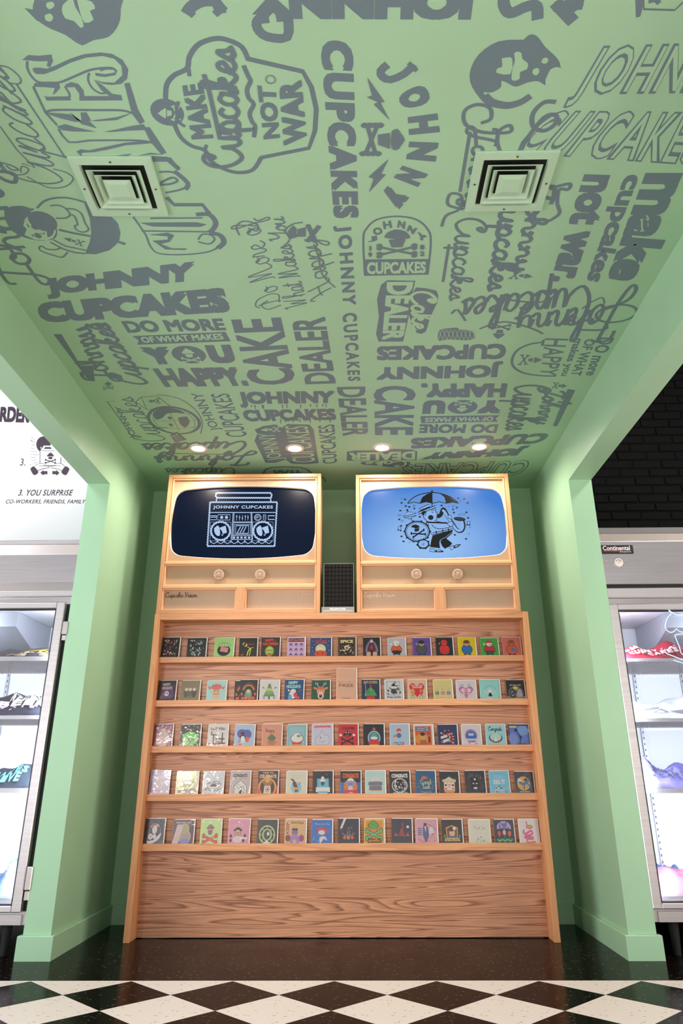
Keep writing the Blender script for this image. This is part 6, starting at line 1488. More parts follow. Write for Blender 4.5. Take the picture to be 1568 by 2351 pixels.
make_card(537, 579, LIPS[1][0], 1562, LZ[1][1] + .013, 'black card with an orange arch and flames, half hidden behind its twin', (26, 24, 28), b4, GN[1], dy=.0085)
# the price sign among the cards
def bsign(A):
    A.rect(.10, .655, .90, .66, (214, 190, 176)); A.trect('SPECIAL', .14, .70, .88, .78, (190, 170, 160), .0)
    A.trect('BUY 5, GET 1', .12, .51, .88, .57, (160, 130, 112), .01); A.trect('FREE', .13, .39, .86, .49, (136, 106, 90), .03); hand(A, 'All greeting cards', .14, .92, .27, .08, (196, 176, 166), .01)
    A.rect(.32, .02, .70, .055, (96, 80, 70)); A.rect(.33, .03, .69, .045, (206, 196, 190))
t = make_card(771.8, 820.5, LIPS[1][0], 1533, LZ[1][1] + .013, 'tall cream offer sign reading free in a clear holder among the second ledge cards', (250, 192, 160), bsign, 'small signs on the case', sleeve=True)
t.name = 'offer_sign'; t['category'] = 'sign'; del t['group']
# ================================================================== LETTERING ON THE ALCOVE CEILING
GR = (112, 130, 138)
MINT = GREEN
def W(*pts):
    out = [tuple(at(x, y, 2, ZC))[:2] for x, y in pts]
    return out
def newart(): return Art(lambda x, y, l: Vector((x, y, ZC - .0003 - l)), .00003)
def done(A, label=None):
    o = A.build('ceiling_graphic', 'ceiling_print', ceiling)
    if label: o['label'] = label
    return o
def T(s, *q, w=.035, **k):
    A = newart(); A.text(s, W(*q), GR, w, **k); return done(A)
def Sc(lines, w, extra=None, label=None):
    A = newart()
    for s, q in lines: A.script(s, W(*q), GR, w)
    if extra: extra(A)
    return done(A, label)
def crop1(*p): return [(x / 2, y / 2) for x, y in p]
def crop2(*p): return [(784 + x / 2, y / 2) for x, y in p]
def crop3(*p): return [(60 + x / 2.1657, 580 + y / 2.1657) for x, y in p]
def crop4(*p): return [(750 + x / 2.1657, 480 + y / 2.1657) for x, y in p]
def crop8(*p): return [(x / 3.733, 100 + y / 3.733) for x, y in p]

# --- top strip, partly outside the frame
T('JOHNNY', (1098, 46), (580, 44), (566, -60), (1112, -58), w=.07)
A = newart(); A.line(W(*crop1((1235, 84), (1185, 92), (1182, 130), (1225, 168), (1318, 170), (1322, 80))), .028, GR, smooth=3); A.line(W(*crop1((1268, 84), (1340, 78))), .022, GR); done(A)
A = newart(); A.line(W(*crop1((855, 65), (880, 30), (930, 5), (990, 10), (1015, 62))), .032, GR, smooth=4); A.line(W(*crop1((848, 36), (890, 72))), .02, GR); A.line(W(*crop1((985, 66), (1034, 26))), .02, GR); done(A)
A = newart(); A.line(W(*crop2((750, -30), (745, 20), (775, 60), (850, 30), (895, 30), (900, 90))), .032, GR, smooth=4); done(A)
A = newart(); A.line(W(*crop2((975, 30), (1110, 20))), .03, GR); A.line(W(*crop2((980, 10), (1065, 100))), .034, GR); A.line(W(*crop2((1030, -40), (1090, 40))), .03, GR); done(A)
A = newart(); A.line(W(*crop2((1372, -20), (1362, 78))), .026, GR, w2=.012); A.line(W(*crop2((1385, -10), (1388, 42), (1530, 46), (1568, 10))), .006, GR); A.line(W(*crop2((1410, 8), (1500, -20))), .012, GR); A.line(W(*crop2((1420, -20), (1460, 15))), .012, GR); done(A)
# --- two curled up cats
def cat(body, ears, face, cutb, tail, flip):
    A = newart()
    A.poly(W(*body), GR, smooth=3)
    for e in ears: A.poly(W(*e), GR)
    for f in face: A.poly(W(*f), MINT, smooth=3)
    for f in cutb: A.poly(W(*f), MINT, smooth=2)
    if tail: A.line(W(*tail), .030, GR, smooth=5, w2=.022)
    done(A)
cat(crop1((170, -40), (150, 60), (210, 120), (300, 160), (372, 206), (430, 184), (500, 168), (545, 110), (554, 40), (540, -60)),
    [crop1((112, 36), (180, 50), (215, 110), (170, 95)), crop1((340, 170), (380, 210), (400, 190), (390, 160))],
    [crop1((215, 12), (240, 8), (250, 26), (228, 42), (212, 28)), crop1((205, 70), (230, 62), (244, 80), (232, 98), (210, 92))],
    [crop1((290, 20), (330, -10), (345, 30), (372, 76), (384, 118), (368, 126), (340, 96), (300, 84), (284, 46)), crop1((352, -10), (420, 6), (436, 40), (412, 50), (430, 90), (388, 104), (366, 50))], None, 0)
cat(crop2((836, 182), (866, 158), (900, 168), (935, 215), (985, 262), (1004, 300), (960, 318), (930, 372), (890, 372), (850, 380), (800, 398), (760, 380), (735, 372), (730, 402), (690, 424), (650, 426), (700, 470), (660, 475), (600, 400), (590, 330), (630, 250), (720, 190)),
    [crop2((960, 240), (1010, 312), (985, 306), (950, 310)), crop2((905, 372), (936, 392), (936, 350))],
    [crop2((925, 268), (942, 264), (950, 278), (936, 292), (918, 286)), crop2((882, 316), (902, 312), (908, 330), (892, 346), (876, 334))],
    [crop2((735, 268), (775, 262), (785, 282), (775, 340), (712, 334), (718, 312), (738, 306)), crop2((792, 246), (806, 236), (826, 244), (830, 270), (856, 290), (850, 318), (820, 330), (818, 360), (796, 370), (780, 362), (786, 310), (796, 280))],
    crop2((655, 440), (690, 470), (760, 484), (820, 470), (868, 440)), 0)
# --- thin script at the far left edge
Sc([('Cupcakes', ((20, 418), (-120, 80), (10, 160), (150, 430)))], .007,
   lambda A: (A.line(W((37, 192), (150, 362)), .006, GR), A.line(W((62, 405), (110, 430), (150, 428), (168, 410), (150, 395), (122, 388)), .005, GR, smooth=5), A.line(W((0, 290), (40, 345), (80, 385), (50, 375)), .005, GR), A.line(W((0, 370), (22, 398), (55, 400), (66, 388), (50, 382), (48, 396)), .005, GR, smooth=4), A.line(W((-10, 150), (20, 155), (46, 178), (44, 192), (20, 190)), .005, GR, smooth=4)))
# --- big ornamental CUPCAKES climbing the left side (traced strokes)
A = newart()
def F8(p, smooth=0): A.poly(W(*crop8(*p)), GR, smooth=smooth)
def L8(p, w, smooth=0): A.line(W(*crop8(*p)), w, GR, smooth=smooth)
F8([(190, 140), (240, 98), (330, 104), (420, 96), (440, 92), (455, 150), (430, 205), (400, 190), (410, 150), (330, 152), (250, 145)])
L8([(235, 150), (235, 210), (270, 280), (330, 330), (430, 335), (520, 330), (640, 280), (760, 230), (860, 212), (960, 210), (1000, 240)], .0075, 4)
F8([(280, 210), (330, 205), (400, 215), (470, 190), (600, 130), (720, 90), (860, 76), (960, 88), (1050, 140), (1100, 220), (1090, 300), (1040, 345), (960, 355), (880, 345), (810, 310), (880, 330), (980, 335), (1050, 270), (1040, 190), (980, 130), (880, 106), (740, 120), (600, 165), (480, 225), (380, 262), (310, 260), (284, 236)])
F8([(815, 250), (900, 262), (990, 246), (1003, 240), (990, 270), (900, 286), (820, 276)])
L8([(860, 232), (910, 216), (980, 220), (990, 240)], .006, 4)
L8([(765, 250), (755, 310), (790, 380), (860, 425), (920, 420)], .0065, 4)
F8([(805, 310), (870, 350), (905, 380), (960, 430), (1040, 442), (1048, 486), (680, 488), (690, 450), (940, 450), (870, 400)])
F8([(300, 335), (400, 345), (505, 340), (515, 380), (470, 430), (450, 440), (470, 380), (380, 372), (285, 370)])
F8([(380, 445), (400, 455), (600, 452), (608, 486), (400, 488)])
F8([(560, 350), (610, 330), (670, 345), (715, 400), (722, 450), (680, 480), (680, 430), (640, 372), (560, 375)])
L8([(555, 365), (590, 420), (600, 455)], .0065)
F8([(1065, 340), (1110, 335), (1180, 560), (1240, 670), (1200, 690), (1130, 600)])
L8([(285, 370), (390, 590), (490, 700)], .008)
L8([(390, 590), (450, 570), (620, 568), (820, 570), (1040, 572), (1130, 595)], .008, 3)
F8([(400, 590), (600, 605), (690, 670), (640, 670), (520, 640), (430, 610)])
F8([(600, 590), (650, 650), (700, 668), (690, 590), (740, 590), (780, 660), (1000, 630), (1125, 595), (1100, 610), (1000, 655), (830, 665), (760, 660), (830, 725), (700, 690)])
F8([(485, 710), (560, 690), (640, 715), (820, 755), (620, 752), (530, 740)])
F8([(890, 755), (1000, 735), (1130, 705), (1230, 690), (1260, 740), (1100, 745), (960, 757)])
L8([(500, 730), (590, 845), (760, 830), (1100, 828), (1240, 835), (1300, 850)], .007, 2)
F8([(1230, 720), (1280, 715), (1425, 935), (1385, 950), (1290, 840)])
F8([(655, 925), (690, 905), (760, 915), (900, 885), (1080, 848), (1240, 836), (1300, 852), (1220, 860), (1080, 870), (920, 908), (800, 930), (700, 935), (700, 970)])
F8([(960, 965), (1130, 942), (1100, 960)]); F8([(1180, 960), (1290, 935), (1400, 950), (1290, 950)])
F8([(1285, 985), (1460, 975), (1545, 1080), (1520, 1085), (1440, 1010), (1300, 1012)])
done(A, 'large ornamental outlined lettering')
A = newart()   # the U and C below the left diffuser
def L1(p, w, smooth=0, w2=None): A.line(W(*crop1(*p)), w, GR, smooth=smooth, w2=w2)
L1([(730, 790), (790, 790), (840, 820), (860, 850), (830, 870), (760, 885)], .009, 4); L1([(735, 840), (790, 815), (815, 830), (780, 845), (730, 848)], .010, 3)
L1([(800, 785), (862, 840), (850, 870)], .018, 3)
L1([(690, 725), (765, 728), (820, 775)], .018); L1([(765, 905), (800, 940), (930, 940), (960, 980)], .018)
A.poly(W(*crop1((640, 1022), (900, 1020), (950, 1030), (920, 1042), (700, 1040))), GR)
L1([(612, 995), (670, 1080), (690, 1130), (735, 1165), (860, 1168), (960, 1155), (1010, 1130)], .008, 3)
L1([(900, 985), (960, 985), (990, 1020), (980, 1050), (960, 1068)], .020, 4); L1([(960, 1068), (1010, 1080), (1028, 1112), (1000, 1140)], .022, 4)
A.poly(W(*crop1((680, 1078), (770, 1068), (800, 1080), (780, 1110), (740, 1120), (790, 1140), (860, 1140), (850, 1148), (760, 1145), (700, 1105), (770, 1100), (770, 1085))), GR)
L1([(910, 1110), (960, 1120), (985, 1100), (970, 1080), (930, 1075), (910, 1100)], .008, 4)
L1([(650, 1060), (960, 1064)], .008); L1([(690, 1002), (930, 1000)], .008)
done(A, 'large ornamental outlined lettering')
# --- MAKE CUPCAKES NOT WAR badge shaped like a cupcake
A = newart()
A.line(W(*crop1((1140, 275), (1110, 215), (1040, 182), (980, 178), (910, 205), (870, 260), (858, 315), (800, 345), (765, 390), (760, 460))), .0155, GR, smooth=4)
A.line(W(*crop1((800, 570), (830, 630), (880, 670), (940, 690), (965, 735), (1020, 772), (1090, 792), (1160, 780), (1200, 722))), .0155, GR, smooth=4)
A.line(W(*crop1((1130, 268), (1390, 328), (1430, 400), (1452, 500), (1446, 600), (1418, 680), (1196, 724))), .0155, GR)
A.line(W(*crop1((866, 315), (870, 350)) ), .012, GR); A.line(W(*crop1((940, 690), (948, 664))), .012, GR)
A.ell(*W((384, 258))[0], .052, .052, GR, seg=24); A.logo(W(*crop1((722, 560), (722, 480), (826, 476), (826, 560))), MINT)
A.line(W(*crop1((820, 465), (810, 510), (822, 560), (850, 580))), .010, GR, smooth=3)
A.line(W(*crop1((1118, 300), (1140, 350), (1150, 372), (1134, 410), (1142, 450), (1165, 478), (1146, 520), (1158, 560), (1172, 580), (1165, 630))), .0135, GR, smooth=3)
A.text('MAKE', W(*crop1((880, 640), (836, 392), (928, 378), (980, 634))), GR, .05, space=1.05)
A.text('NOT', W(*crop1((1210, 640), (1180, 392), (1266, 398), (1286, 632))), GR, .045, space=1.05)
A.text('WAR', W(*crop1((1302, 668), (1280, 372), (1384, 366), (1412, 652))), GR, .05, space=1.05)
A.script('Cupcakes', W(*crop1((940, 790), (920, 200), (1072, 215), (1110, 760))), GR, .0145)
A.line(W(*crop1((935, 340), (960, 420), (1010, 640))), .013, GR, smooth=2); A.ring(*W((621, 182))[0], .014, .014, .003, GR)
done(A, 'cupcake-shaped badge with block and script lettering')
# --- the centre line of words
T('CUPCAKES', *crop2((52, 190), (80, 1002), (-36, 1002), (-100, 180)), w=.06, space=1.15)
T('JOHNNY', *crop4((122, 75), (146, 475), (62, 475), (32, 85)), w=.045, space=1.35)
T('CUPCAKES', *crop4((150, 512), (168, 855), (106, 855), (76, 520)), w=.04, space=1.35)
T('DEALER', *crop4((192, 882), (208, 1128), (80, 1128), (50, 885)), w=.03)
T('CAKE', *crop4((445, 878), (430, 1124), (238, 1124), (232, 880)), w=.03)
T('CUPCAKES', *crop3((1475, 1052), (1450, 860), (1534, 852), (1548, 1046)), w=.02)
# --- ring of JOHNNY letters with bolts, cupcake and bones
A = newart()
A.line(W(*crop2((333, 296), (290, 338), (225, 366), (188, 352), (180, 325), (212, 296))), .026, GR, smooth=2); A.line(W(*crop2((308, 288), (346, 326))), .014, GR)
for ch, q in (('O', [(380, 375), (420, 470), (290, 506), (248, 440)]), ('H', [(440, 520), (452, 606), (310, 620), (304, 538)]), ('N', [(446, 655), (432, 742), (296, 730), (312, 650)]), ('N', [(398, 800), (350, 858), (240, 815), (280, 760)]), ('y', [(312, 905), (265, 960), (168, 905), (215, 850)])):
    A.text(ch, W(*crop2(*q)), GR, .075)
A.poly(W(*crop2((118, 355), (198, 468), (178, 470), (220, 550), (148, 478), (168, 468), (116, 446), (140, 438))), GR)
A.poly(W(*crop2((216, 730), (182, 798), (204, 800), (126, 882), (148, 820), (124, 812))), GR)
for a, c in (((118, 575), (156, 705)), ((165, 575), (110, 705))):
    A.line(W(*crop2(a, c)), .013, GR)
    for e in (a, c):
        for k in (-1, 1): A.ell(*W(*crop2((e[0] + 12 * k, e[1])))[0], .012, .011, GR, seg=10)
A.poly(W(*crop2((166, 618), (222, 610), (222, 682), (168, 664))), GR)
A.poly(W(*crop2((232, 600), (256, 590), (272, 612), (290, 640), (272, 668), (262, 684), (236, 686), (226, 650))), GR, smooth=2)
done(A, 'block letters in an arc with bolts, cupcake and bones')
# --- arched badge, 1982
A = newart()
def Q4(*p): return W(*crop4(*p))
A.line(Q4((190, 330), (182, 150), (200, 95), (250, 52), (345, 36), (440, 50), (498, 95), (518, 160), (502, 325)), .0085, GR, smooth=4)
A.poly(Q4((185, 250), (508, 248), (502, 326), (186, 332)), GR)
A.text('CUPCAKES', Q4((200, 264), (494, 260), (492, 318), (200, 324)), MINT, .04)
for ch, q in (('J', [(203, 138), (250, 132), (252, 158), (206, 165)]), ('O', [(226, 96), (270, 88), (282, 122), (236, 132)]), ('H', [(278, 62), (318, 56), (326, 92), (284, 100)]), ('N', [(356, 56), (392, 62), (388, 98), (350, 90)]), ('N', [(410, 78), (450, 96), (430, 126), (398, 106)]), ('Y', [(452, 112), (498, 134), (496, 162), (446, 146)])):
    A.text(ch, Q4(*q), GR, .05)
A.poly(Q4((286, 140), (300, 118), (330, 104), (356, 102), (390, 110), (408, 128), (412, 144), (350, 150)), GR, smooth=2)
A.poly(Q4((308, 152), (392, 150), (376, 188), (324, 190)), GR)
for a, c in (((262, 188), (436, 224)), ((262, 228), (436, 186))):
    A.line(Q4(a, c), .012, GR)
    for e in (a, c):
        for k in (-1, 1): A.ell(*Q4((e[0], e[1] + 7 * k))[0], .012, .012, GR, seg=10)
for s, q in (('1', [(212, 182), (222, 182), (222, 206), (212, 206)]), ('9', [(206, 214), (226, 214), (226, 238), (206, 238)]), ('8', [(464, 176), (486, 176), (486, 200), (464, 200)]), ('2', [(464, 208), (486, 208), (486, 232), (464, 232)])):
    A.text(s, Q4(*q), GR, .04)
done(A, 'arched badge with a cupcake and crossed bones')
# --- left of centre: CAKE DEALER, JOHNNY CUPCAKES, DO MORE
T('CAKE', *crop3((1112, 662), (1015, 332), (1270, 322), (1345, 650)), w=.03)
T('DEALER', *crop3((1388, 655), (1314, 322), (1486, 318), (1540, 650)), w=.03)
T('JOHNNY', *crop3((82, 130), (838, 42), (832, 165), (110, 232)), w=.07, space=.98)
T('CUPCAKES', *crop3((42, 250), (985, 172), (1020, 296), (78, 350)), w=.07, space=.98)
def domore(PQ, name=None):
    A = newart(); P = lambda *p: W(*[PQ(u, v) for u, v in p])
    A.text('DO MORE', P((0, 1), (1, 1), (1, .82), (0, .82)), GR, .045)
    A.poly(P((.02, .77), (.98, .80), (1.0, .66), (.02, .64), (.06, .705)), GR)
    A.text('OF WHAT MAKES', P((.09, .755), (.94, .78), (.94, .69), (.09, .665)), MINT, .03)
    A.text('Y', P((.02, .60), (.32, .60), (.32, .34), (.02, .34)), GR, .09)
    c = P((.5, .475))[0]; e = P((.68, .475))[0]; v = P((.5, .61))[0]
    pts = [(c[0] + (e[0] - c[0]) * math.cos(t) + (v[0] - c[0]) * math.sin(t), c[1] + (e[1] - c[1]) * math.cos(t) + (v[1] - c[1]) * math.sin(t)) for t in [i * math.pi / 14 for i in range(28)]]
    A.poly(pts, GR); A.logo(P((.38, .58), (.62, .58), (.62, .36), (.38, .36)), MINT)
    A.text('U', P((.71, .61), (.98, .61), (.98, .34), (.71, .34)), GR, .09)
    A.text('HAPPY.', P((.02, .28), (1.0, .28), (1.03, 0), (.04, 0)), GR, .06)
    done(A, 'stacked block slogan with a ribbon and a cupcake emblem')
def PL(u, v):   # left copy
    tl, tr, br, bl = crop3((470, 340), (975, 326), (1098, 662), (676, 668))
    return quad([tl, tr, br, bl], u, v)
domore(PL)
def PR_(u, v):  # right copy, upside down
    tl, tr, br, bl = crop4((842, 1114), (458, 1114), (482, 866), (916, 866))
    return quad([tl, tr, br, bl], u, v)
domore(PR_)
Sc([('Johnny', crop3((290, 640), (190, 405), (310, 350), (430, 640))), ('Cupcakes', crop3((440, 640), (290, 350), (400, 350), (610, 665)))], .019,
   lambda A: (A.poly(W(*crop3((135, 404), (176, 406), (272, 562), (332, 560), (342, 640), (312, 636))), GR), A.logo(W(*crop3((372, 640), (440, 640), (440, 676), (380, 682))), GR)))
# --- world kid with box
Sc([('Cupcakes', crop3((545, 940), (425, 725), (520, 715), (700, 940)))], .010,
   lambda A: (A.text('JOHNNY', W(*crop3((520, 925), (438, 765), (470, 760), (566, 915))), GR, .02),
              A.line(W(*crop3((560, 932), (540, 930), (402, 738), (440, 740))), .006, GR),
              A.line(W(*crop3((650, 705), (760, 725), (840, 780), (875, 840), (868, 900))), .006, GR, smooth=3),
              A.line(W(*crop3((545, 742), (572, 718), (650, 712), (712, 760), (690, 775), (600, 780), (545, 742))), .005, GR), A.line(W(*crop3((572, 718), (600, 780))), .004, GR), A.logo(W(*crop3((605, 752), (605, 725), (660, 722), (668, 750))), GR)))
A = newart(); c = W(*crop3((736, 836)))[0]
A.ell(c[0], c[1], .155, .19, GR, seg=36); A.ell(c[0], c[1], .135, .170, MINT, seg=36)
A.poly(W(*crop3((630, 800), (650, 780), (700, 770), (760, 780), (790, 800), (750, 795), (700, 800), (680, 820), (645, 830))), GR, smooth=2)
for k in (-.08, 0, .08): A.line([(c[0] + k, c[1] - .15), (c[0] + k * 1.5, c[1]), (c[0] + k, c[1] + .15)], .0035, GR, smooth=3)
for k in (-.09, 0, .09): A.line([(c[0] - .13, c[1] + k * .9), (c[0], c[1] + k * 1.2), (c[0] + .13, c[1] + k * .9)], .0035, GR, smooth=3)
A.poly(W(*crop3((755, 820), (800, 815), (812, 845), (790, 870), (765, 850))), GR, smooth=2); A.ell(*W(*crop3((715, 822)))[0], .012, .02, GR, seg=10); A.ell(*W(*crop3((720, 856)))[0], .012, .02, GR, seg=10)
A.poly(W(*crop3((715, 905), (750, 890), (800, 930), (740, 942))), GR); A.text('TRY IT', W(*crop3((722, 912), (750, 900), (782, 930), (745, 936))), MINT, .0)
done(A, 'round globe face')
T('JOHNNY', *crop3((920, 888), (818, 698), (890, 694), (978, 880)), w=.01)
T('CUPCAKES', *crop3((998, 918), (915, 702), (1008, 700), (1104, 914)), w=.01)
def drip(s, q, seed, w):
    A = newart(); A.text(s, W(*crop3(*q)), GR, w, space=1.0)
    r = random.Random(seed)
    for k in range(14):
        u = r.uniform(.03, .97); p = quad(q, u, .15); A.line(W(*crop3(p, (p[0] + 2, p[1] + r.uniform(10, 22)))), .008, GR, w2=.004)
    done(A)
drip('JOHNNY', [(1045, 692), (1535, 686), (1530, 765), (1068, 770)], 1, .06)
drip('CUPCAKES', [(1068, 782), (1535, 775), (1545, 832), (1092, 840)], 2, .06)
# --- flame lettering block
A = newart()
A.poly(W(*crop3((1190, 1045), (1135, 935), (1150, 900), (1135, 880), (1180, 862), (1240, 854), (1270, 870), (1300, 852), (1410, 855), (1430, 880), (1450, 1020), (1455, 1046), (1400, 1052), (1320, 1050), (1290, 1030), (1240, 1045))), GR)
A.text('JOHNNY', W(*crop3((1205, 1036), (1150, 900), (1262, 898), (1296, 1024))), MINT, .0); A.text('CUPCAKES', W(*crop3((1325, 1044), (1285, 862), (1400, 862), (1440, 1040))), MINT, .0)
A.logo(W(*crop3((1160, 896), (1165, 868), (1260, 862), (1262, 892))), MINT)
done(A)
# --- upside-down scripts near the bookcase
Sc([('Johnny', crop3((1115, 1058), (640, 1052), (640, 1012), (1140, 1005))), ('Cupcakes', crop3((1060, 1004), (590, 1006), (575, 950), (1115, 938)))], .022,
   lambda A: (A.line(W(*crop3((580, 968), (800, 966))), .012, GR), A.line(W(*crop3((720, 998), (1040, 1004))), .012, GR), A.logo(W(*crop3((700, 1048), (630, 1048), (630, 1012), (700, 1012))), GR)))
Sc([('Cupcakes', crop3((1040, 1116), (690, 1112), (690, 1072), (1042, 1070)))], .014)
A = newart(); A.line(W((602, 1100), (607, 1082), (625, 1073), (690, 1073), (712, 1084), (722, 1100)), .018, GR, smooth=2); A.text('WAR', W((696, 1094), (622, 1094), (626, 1079), (692, 1078)), GR, .05); A.line(W((730, 1092), (742, 1096), (748, 1106)), .014, GR, smooth=3); done(A)
# --- thin flourished script in the middle
Sc([('Do More of', ((590, 712), (530, 520), (590, 500), (646, 692))), ('What Makes You', ((655, 712), (606, 500), (650, 498), (706, 700))), ('Happy', ((716, 700), (668, 545), (726, 545), (762, 665)))], .0065,
   lambda A: (A.line(W(*crop1((1290, 1140), (1330, 1100), (1310, 1060), (1340, 1030), (1390, 1020))), .006, GR, smooth=4), A.line(W(*crop1((1100, 1080), (1085, 1040), (1120, 1015), (1180, 1030), (1180, 1060), (1150, 1050))), .006, GR, smooth=4),
              A.line(W(*crop1((1230, 1380), (1200, 1400), (1230, 1420), (1290, 1400))), .006, GR, smooth=4), A.line(W(*crop1((1440, 1120), (1460, 1170), (1480, 1260), (1540, 1320))), .006, GR, smooth=3),
              A.poly(W(*crop1((1322, 1060), (1345, 1034), (1362, 1050), (1358, 1090), (1335, 1096))), GR), A.poly(W(*crop1((1366, 1052), (1404, 1042), (1404, 1086), (1366, 1086))), GR),
              A.line(W(*crop1((1412, 1030), (1450, 1112))), .018, GR), A.line(W(*crop1((1466, 1036), (1410, 1110))), .018, GR)))
# --- scripts around the right diffuser
Sc([('Johnny', ((1148, 290), (1108, 480), (1066, 480), (1092, 290))), ('Cupcakes', ((1122, 498), (1072, 690), (1032, 690), (1050, 498)))], .0125,
   lambda A: (A.line(W(*crop2((590, 605), (544, 880))), .0115, GR), A.line(W(*crop4((608, 175), (578, 362))), .0115, GR),
              A.line(W(*crop2((640, 565), (685, 545), (680, 495), (620, 480), (565, 510), (570, 570), (640, 605), (740, 610), (780, 600), (770, 575), (725, 600), (715, 650), (730, 700))), .0125, GR, smooth=5),
              A.line(W(*crop2((460, 1040), (480, 990), (540, 960), (550, 900), (500, 890), (490, 940), (560, 960))), .0115, GR, smooth=5),
              A.line(W(*crop2((955, 868), (1010, 850), (1050, 845), (1040, 870), (1000, 870), (990, 930), (1000, 980), (950, 1016))), .0135, GR, smooth=5)))
Sc([('Johnny', ((1280, 420), (1222, 620), (1180, 628), (1222, 420))), ('Cupcakes', ((1222, 430), (1172, 668), (1120, 668), (1158, 430)))], .0175,
   lambda A: A.logo(W(*crop4((1035, 318), (1020, 355), (905, 350), (930, 300))), GR))
A = newart(); A.hollow('JOHNNY', W((1362, 104), (1740, 92), (1690, 244), (1292, 248)), GR, MINT, .050, .0, shear=.2); done(A)
A = newart(); A.hollow('CUPCAKES', W((1262, 252), (1640, 256), (1600, 382), (1172, 352)), GR, MINT, .050, .0, shear=.2); A.line(W(*crop2((985, 468), (930, 470), (880, 520), (880, 580), (930, 600), (980, 570), (985, 530), (930, 540), (850, 640), (820, 700))), .016, GR, smooth=5); done(A)
def rnd(s, q, w): T(s, *q, w=w, space=1.0)
rnd('make', [(1606, 397), (1478, 652), (1392, 640), (1480, 397)], .05)
rnd('cupcakes', [(1484, 400), (1384, 652), (1334, 640), (1420, 402)], .04)
rnd('not war.', [(1414, 402), (1325, 652), (1262, 645), (1340, 400)], .05)
A = newart(); A.logo(W((1520, 500), (1512, 538), (1455, 532), (1474, 500)), MINT); done(A)
# --- fancy upside-down script on the right
Sc([('Johnny', ((1406, 786), (1180, 778), (1184, 726), (1450, 690))), ('Cupcakes', ((1352, 742), (1046, 756), (1064, 686), (1362, 656)))], .018,
   lambda A: (A.line(W(*crop4((1160, 410), (1090, 455), (1000, 462), (830, 440))), .011, GR, smooth=4), A.line(W(*crop4((760, 595), (880, 560), (1010, 590), (1075, 620))), .011, GR, smooth=4), A.ring(*W(*crop4((1440, 520)))[0], .09, .07, .013, GR),
              A.line(W(*crop4((1270, 495), (1320, 460), (1370, 440), (1380, 470))), .008, GR, smooth=4), A.line(W(*crop4((690, 555), (650, 500), (620, 520))), .012, GR, smooth=3), A.line(W(*crop4((1250, 600), (1380, 600), (1390, 572))), .014, GR, smooth=3),
              A.logo(W(*crop4((900, 648), (800, 648), (815, 568), (925, 575))), GR)))
# --- 3-D CAKE DEALER
def caked(q1, q2):
    A = newart()
    A.poly(W(*[quad(q1, u, v) for u, v in ((-.02, 1.06), (.3, 1.02), (.6, 1.06), (1.03, 1.02), (1.03, -.16), (.9, -.30), (.6, -.22), (.3, -.34), (.05, -.22), (-.03, .0))]), GR)
    A.text('DEALER', W(*q1), MINT, .045); A.poly(W(*[quad(q2, u, v) for u, v in ((-.08, .2), (0, 1.0), (.3, 1.1), (.7, .85), (1.05, .7), (1.08, .2), (.8, -.1), (.3, -.15))]), GR, smooth=2)
    A.script('Cake', W(*q2), MINT, .016); done(A)
caked(crop4((432, 362), (380, 650), (275, 650), (300, 362)), crop4((545, 405), (520, 600), (430, 600), (420, 405)))
caked(crop4((440, 1246), (110, 1250), (110, 1212), (440, 1204)), crop4((400, 1282), (190, 1278), (190, 1252), (400, 1252)))
# --- oven mitt
A = newart(); A.poly(Q4((553, 625), (562, 600), (610, 592), (650, 590), (662, 600), (700, 602), (734, 618), (735, 640), (715, 650), (680, 652), (600, 648), (556, 655)), GR, smooth=2)
for k in range(9): A.line(Q4((556 + 21 * k, 650), (572 + 21 * k, 598)), .0022, MINT); A.line(Q4((556 + 21 * k, 600), (576 + 21 * k, 650)), .0022, MINT)
done(A, 'cross-hatched oven mitt')
T('CUPCAKES', *crop4((888, 746), (246, 752), (250, 682), (896, 668)), w=.055)
T('JOHNNY', *crop4((868, 836), (244, 850), (246, 768), (880, 755)), w=.055)
for q in (((560, 665), (560, 750)),): pass
# --- JOHNNY CUPCAKES, upside down by the lights
T('CUPCAKES', *crop4((1060, 1166), (415, 1192), (420, 1138), (1124, 1112)), w=.06, space=1.0)
T('JOHNNY', *crop4((960, 1226), (464, 1246), (520, 1202), (1016, 1174)), w=.09, space=1.0)
A = newart(); A.hollow('CUPCAKES', Q4((960, 1326), (372, 1330), (376, 1268), (1032, 1246)), GR, MINT, .05, .0); done(A)
# --- script column on the right with underline
Sc([('Johnny', crop4((1190, 905), (1125, 1078), (1040, 1068), (1090, 888))), ('Cupcakes', crop4((1118, 872), (1036, 1104), (890, 1100), (945, 872)))], .020,
   lambda A: (A.poly(Q4((1198, 895), (1236, 900), (1145, 1080), (1124, 1078)), GR), A.line(Q4((1150, 958), (1218, 968)), .02, GR), A.logo(Q4((1200, 862), (1192, 898), (1120, 892), (1130, 858)), GR)))
# --- DO MORE OF WHAT MAKES YOU HAPPY column
T('HAPPY', *crop4((1202, 645), (1140, 832), (1062, 826), (1085, 642)), w=.02)
T('makes you', *crop4((1278, 645), (1202, 830), (1152, 830), (1220, 643)), w=.03)
T('OF WHAT', *crop4((1342, 648), (1262, 828), (1212, 828), (1286, 645)), w=.03)
T('DO more', *crop4((1432, 640), (1338, 830), (1286, 826), (1352, 638)), w=.03)
A = newart(); A.line(Q4((1075, 662), (1010, 672), (950, 700), (922, 745), (930, 785), (980, 815), (1060, 828), (1140, 830)), .014, GR, smooth=5); A.line(Q4((1078, 650), (1072, 680)), .014, GR)
A.logo(Q4((1078, 728), (1072, 772), (952, 780), (970, 718)), GR); done(A)
# --- JOHNNY running off the left edge
Sc([('Johnny', ((20, 660), (-120, 400), (-20, 380), (92, 655)))], .016)
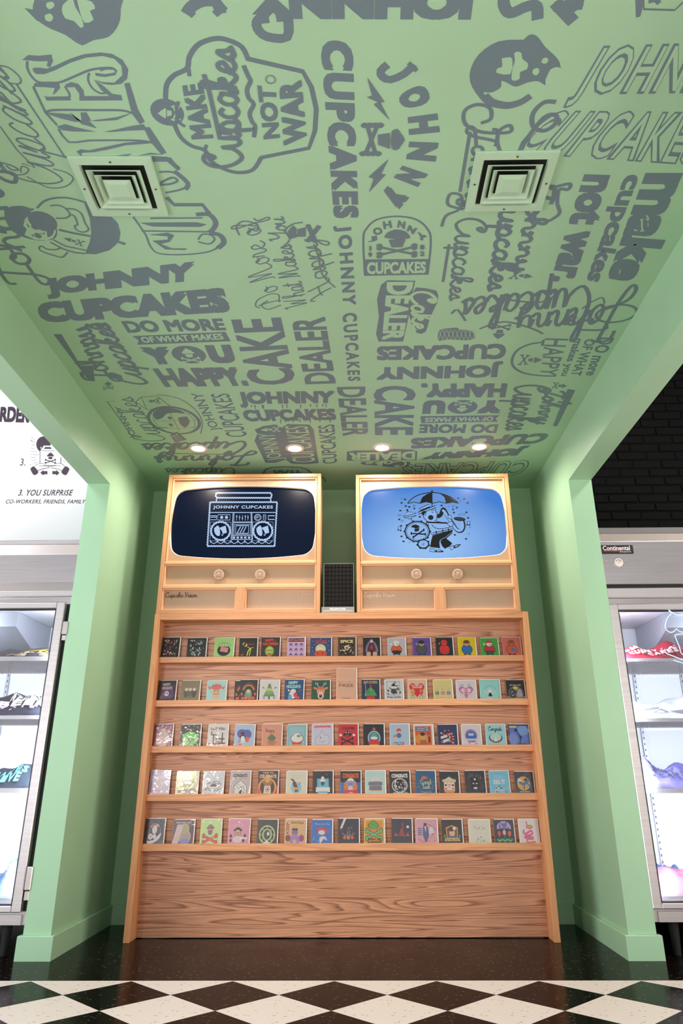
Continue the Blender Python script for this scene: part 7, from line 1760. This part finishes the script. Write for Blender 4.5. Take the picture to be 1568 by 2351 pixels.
# --- kid in a walnut shell suit, left of the diffuser
A = newart()
A.poly(W(*crop8((40, 1500), (38, 1450), (60, 1410), (120, 1392), (200, 1392), (260, 1412), (320, 1430), (470, 1560), (490, 1620), (470, 1670), (380, 1690), (280, 1680), (180, 1650), (90, 1590))), GR, smooth=2)
A.poly(W(*crop8((215, 1500), (250, 1475), (310, 1462), (260, 1440), (300, 1420), (400, 1470), (470, 1560), (480, 1620), (455, 1665), (400, 1688), (300, 1680), (210, 1640), (230, 1590), (200, 1560))), MINT, smooth=1)
A.ell(*W(*crop8((366, 1524)))[0], .052, .056, GR, seg=20)
A.poly(W(*crop8((395, 1590), (440, 1580), (462, 1600), (450, 1640), (410, 1660), (402, 1620))), GR, smooth=2)
for p in ((300, 1572), (325, 1645)): A.ell(*W(*crop8(p))[0], .014, .016, GR, seg=10)
A.line(W(*crop8((230, 1545), (250, 1575))), .006, GR); A.line(W(*crop8((275, 1635), (285, 1655))), .006, GR); A.line(W(*crop8((345, 1625), (375, 1632), (380, 1618))), .005, GR)
A.line(W(*crop8((318, 1410), (380, 1350), (480, 1322), (600, 1325), (745, 1365))), .0085, GR, smooth=4)
A.poly(W(*crop8((720, 1360), (745, 1370), (810, 1480), (955, 1485), (1010, 1540), (1032, 1620), (1020, 1700), (940, 1770), (820, 1805), (730, 1800), (770, 1700), (782, 1620), (770, 1500))), GR, smooth=1)
A.poly(W(*crop8((1015, 1690), (1080, 1708), (1070, 1728), (1020, 1712))), GR)
A.line(W(*crop8((505, 1595), (620, 1622), (775, 1650))), .012, GR); A.line(W(*crop8((455, 1680), (560, 1735), (740, 1772), (820, 1790))), .008, GR); A.line(W(*crop8((430, 1700), (540, 1760), (640, 1790), (730, 1800))), .008, GR)
A.line(W(*crop8((430, 1390), (500, 1385), (560, 1412), (600, 1465), (560, 1495), (480, 1495))), .007, GR, smooth=4); A.line(W(*crop8((560, 1415), (640, 1420), (700, 1460), (730, 1540), (760, 1590), (720, 1615), (660, 1600), (640, 1560), (665, 1550), (640, 1480), (600, 1465))), .007, GR, smooth=3)
A.line(W(*crop8((580, 1785), (540, 1830), (480, 1820), (360, 1780), (336, 1750), (360, 1735), (400, 1760), (480, 1765), (530, 1745))), .007, GR, smooth=3)
A.logo(W(*crop8((535, 1690), (545, 1640), (730, 1690), (700, 1740))), GR)
done(A, 'cartoon child in a shell-shaped suit')
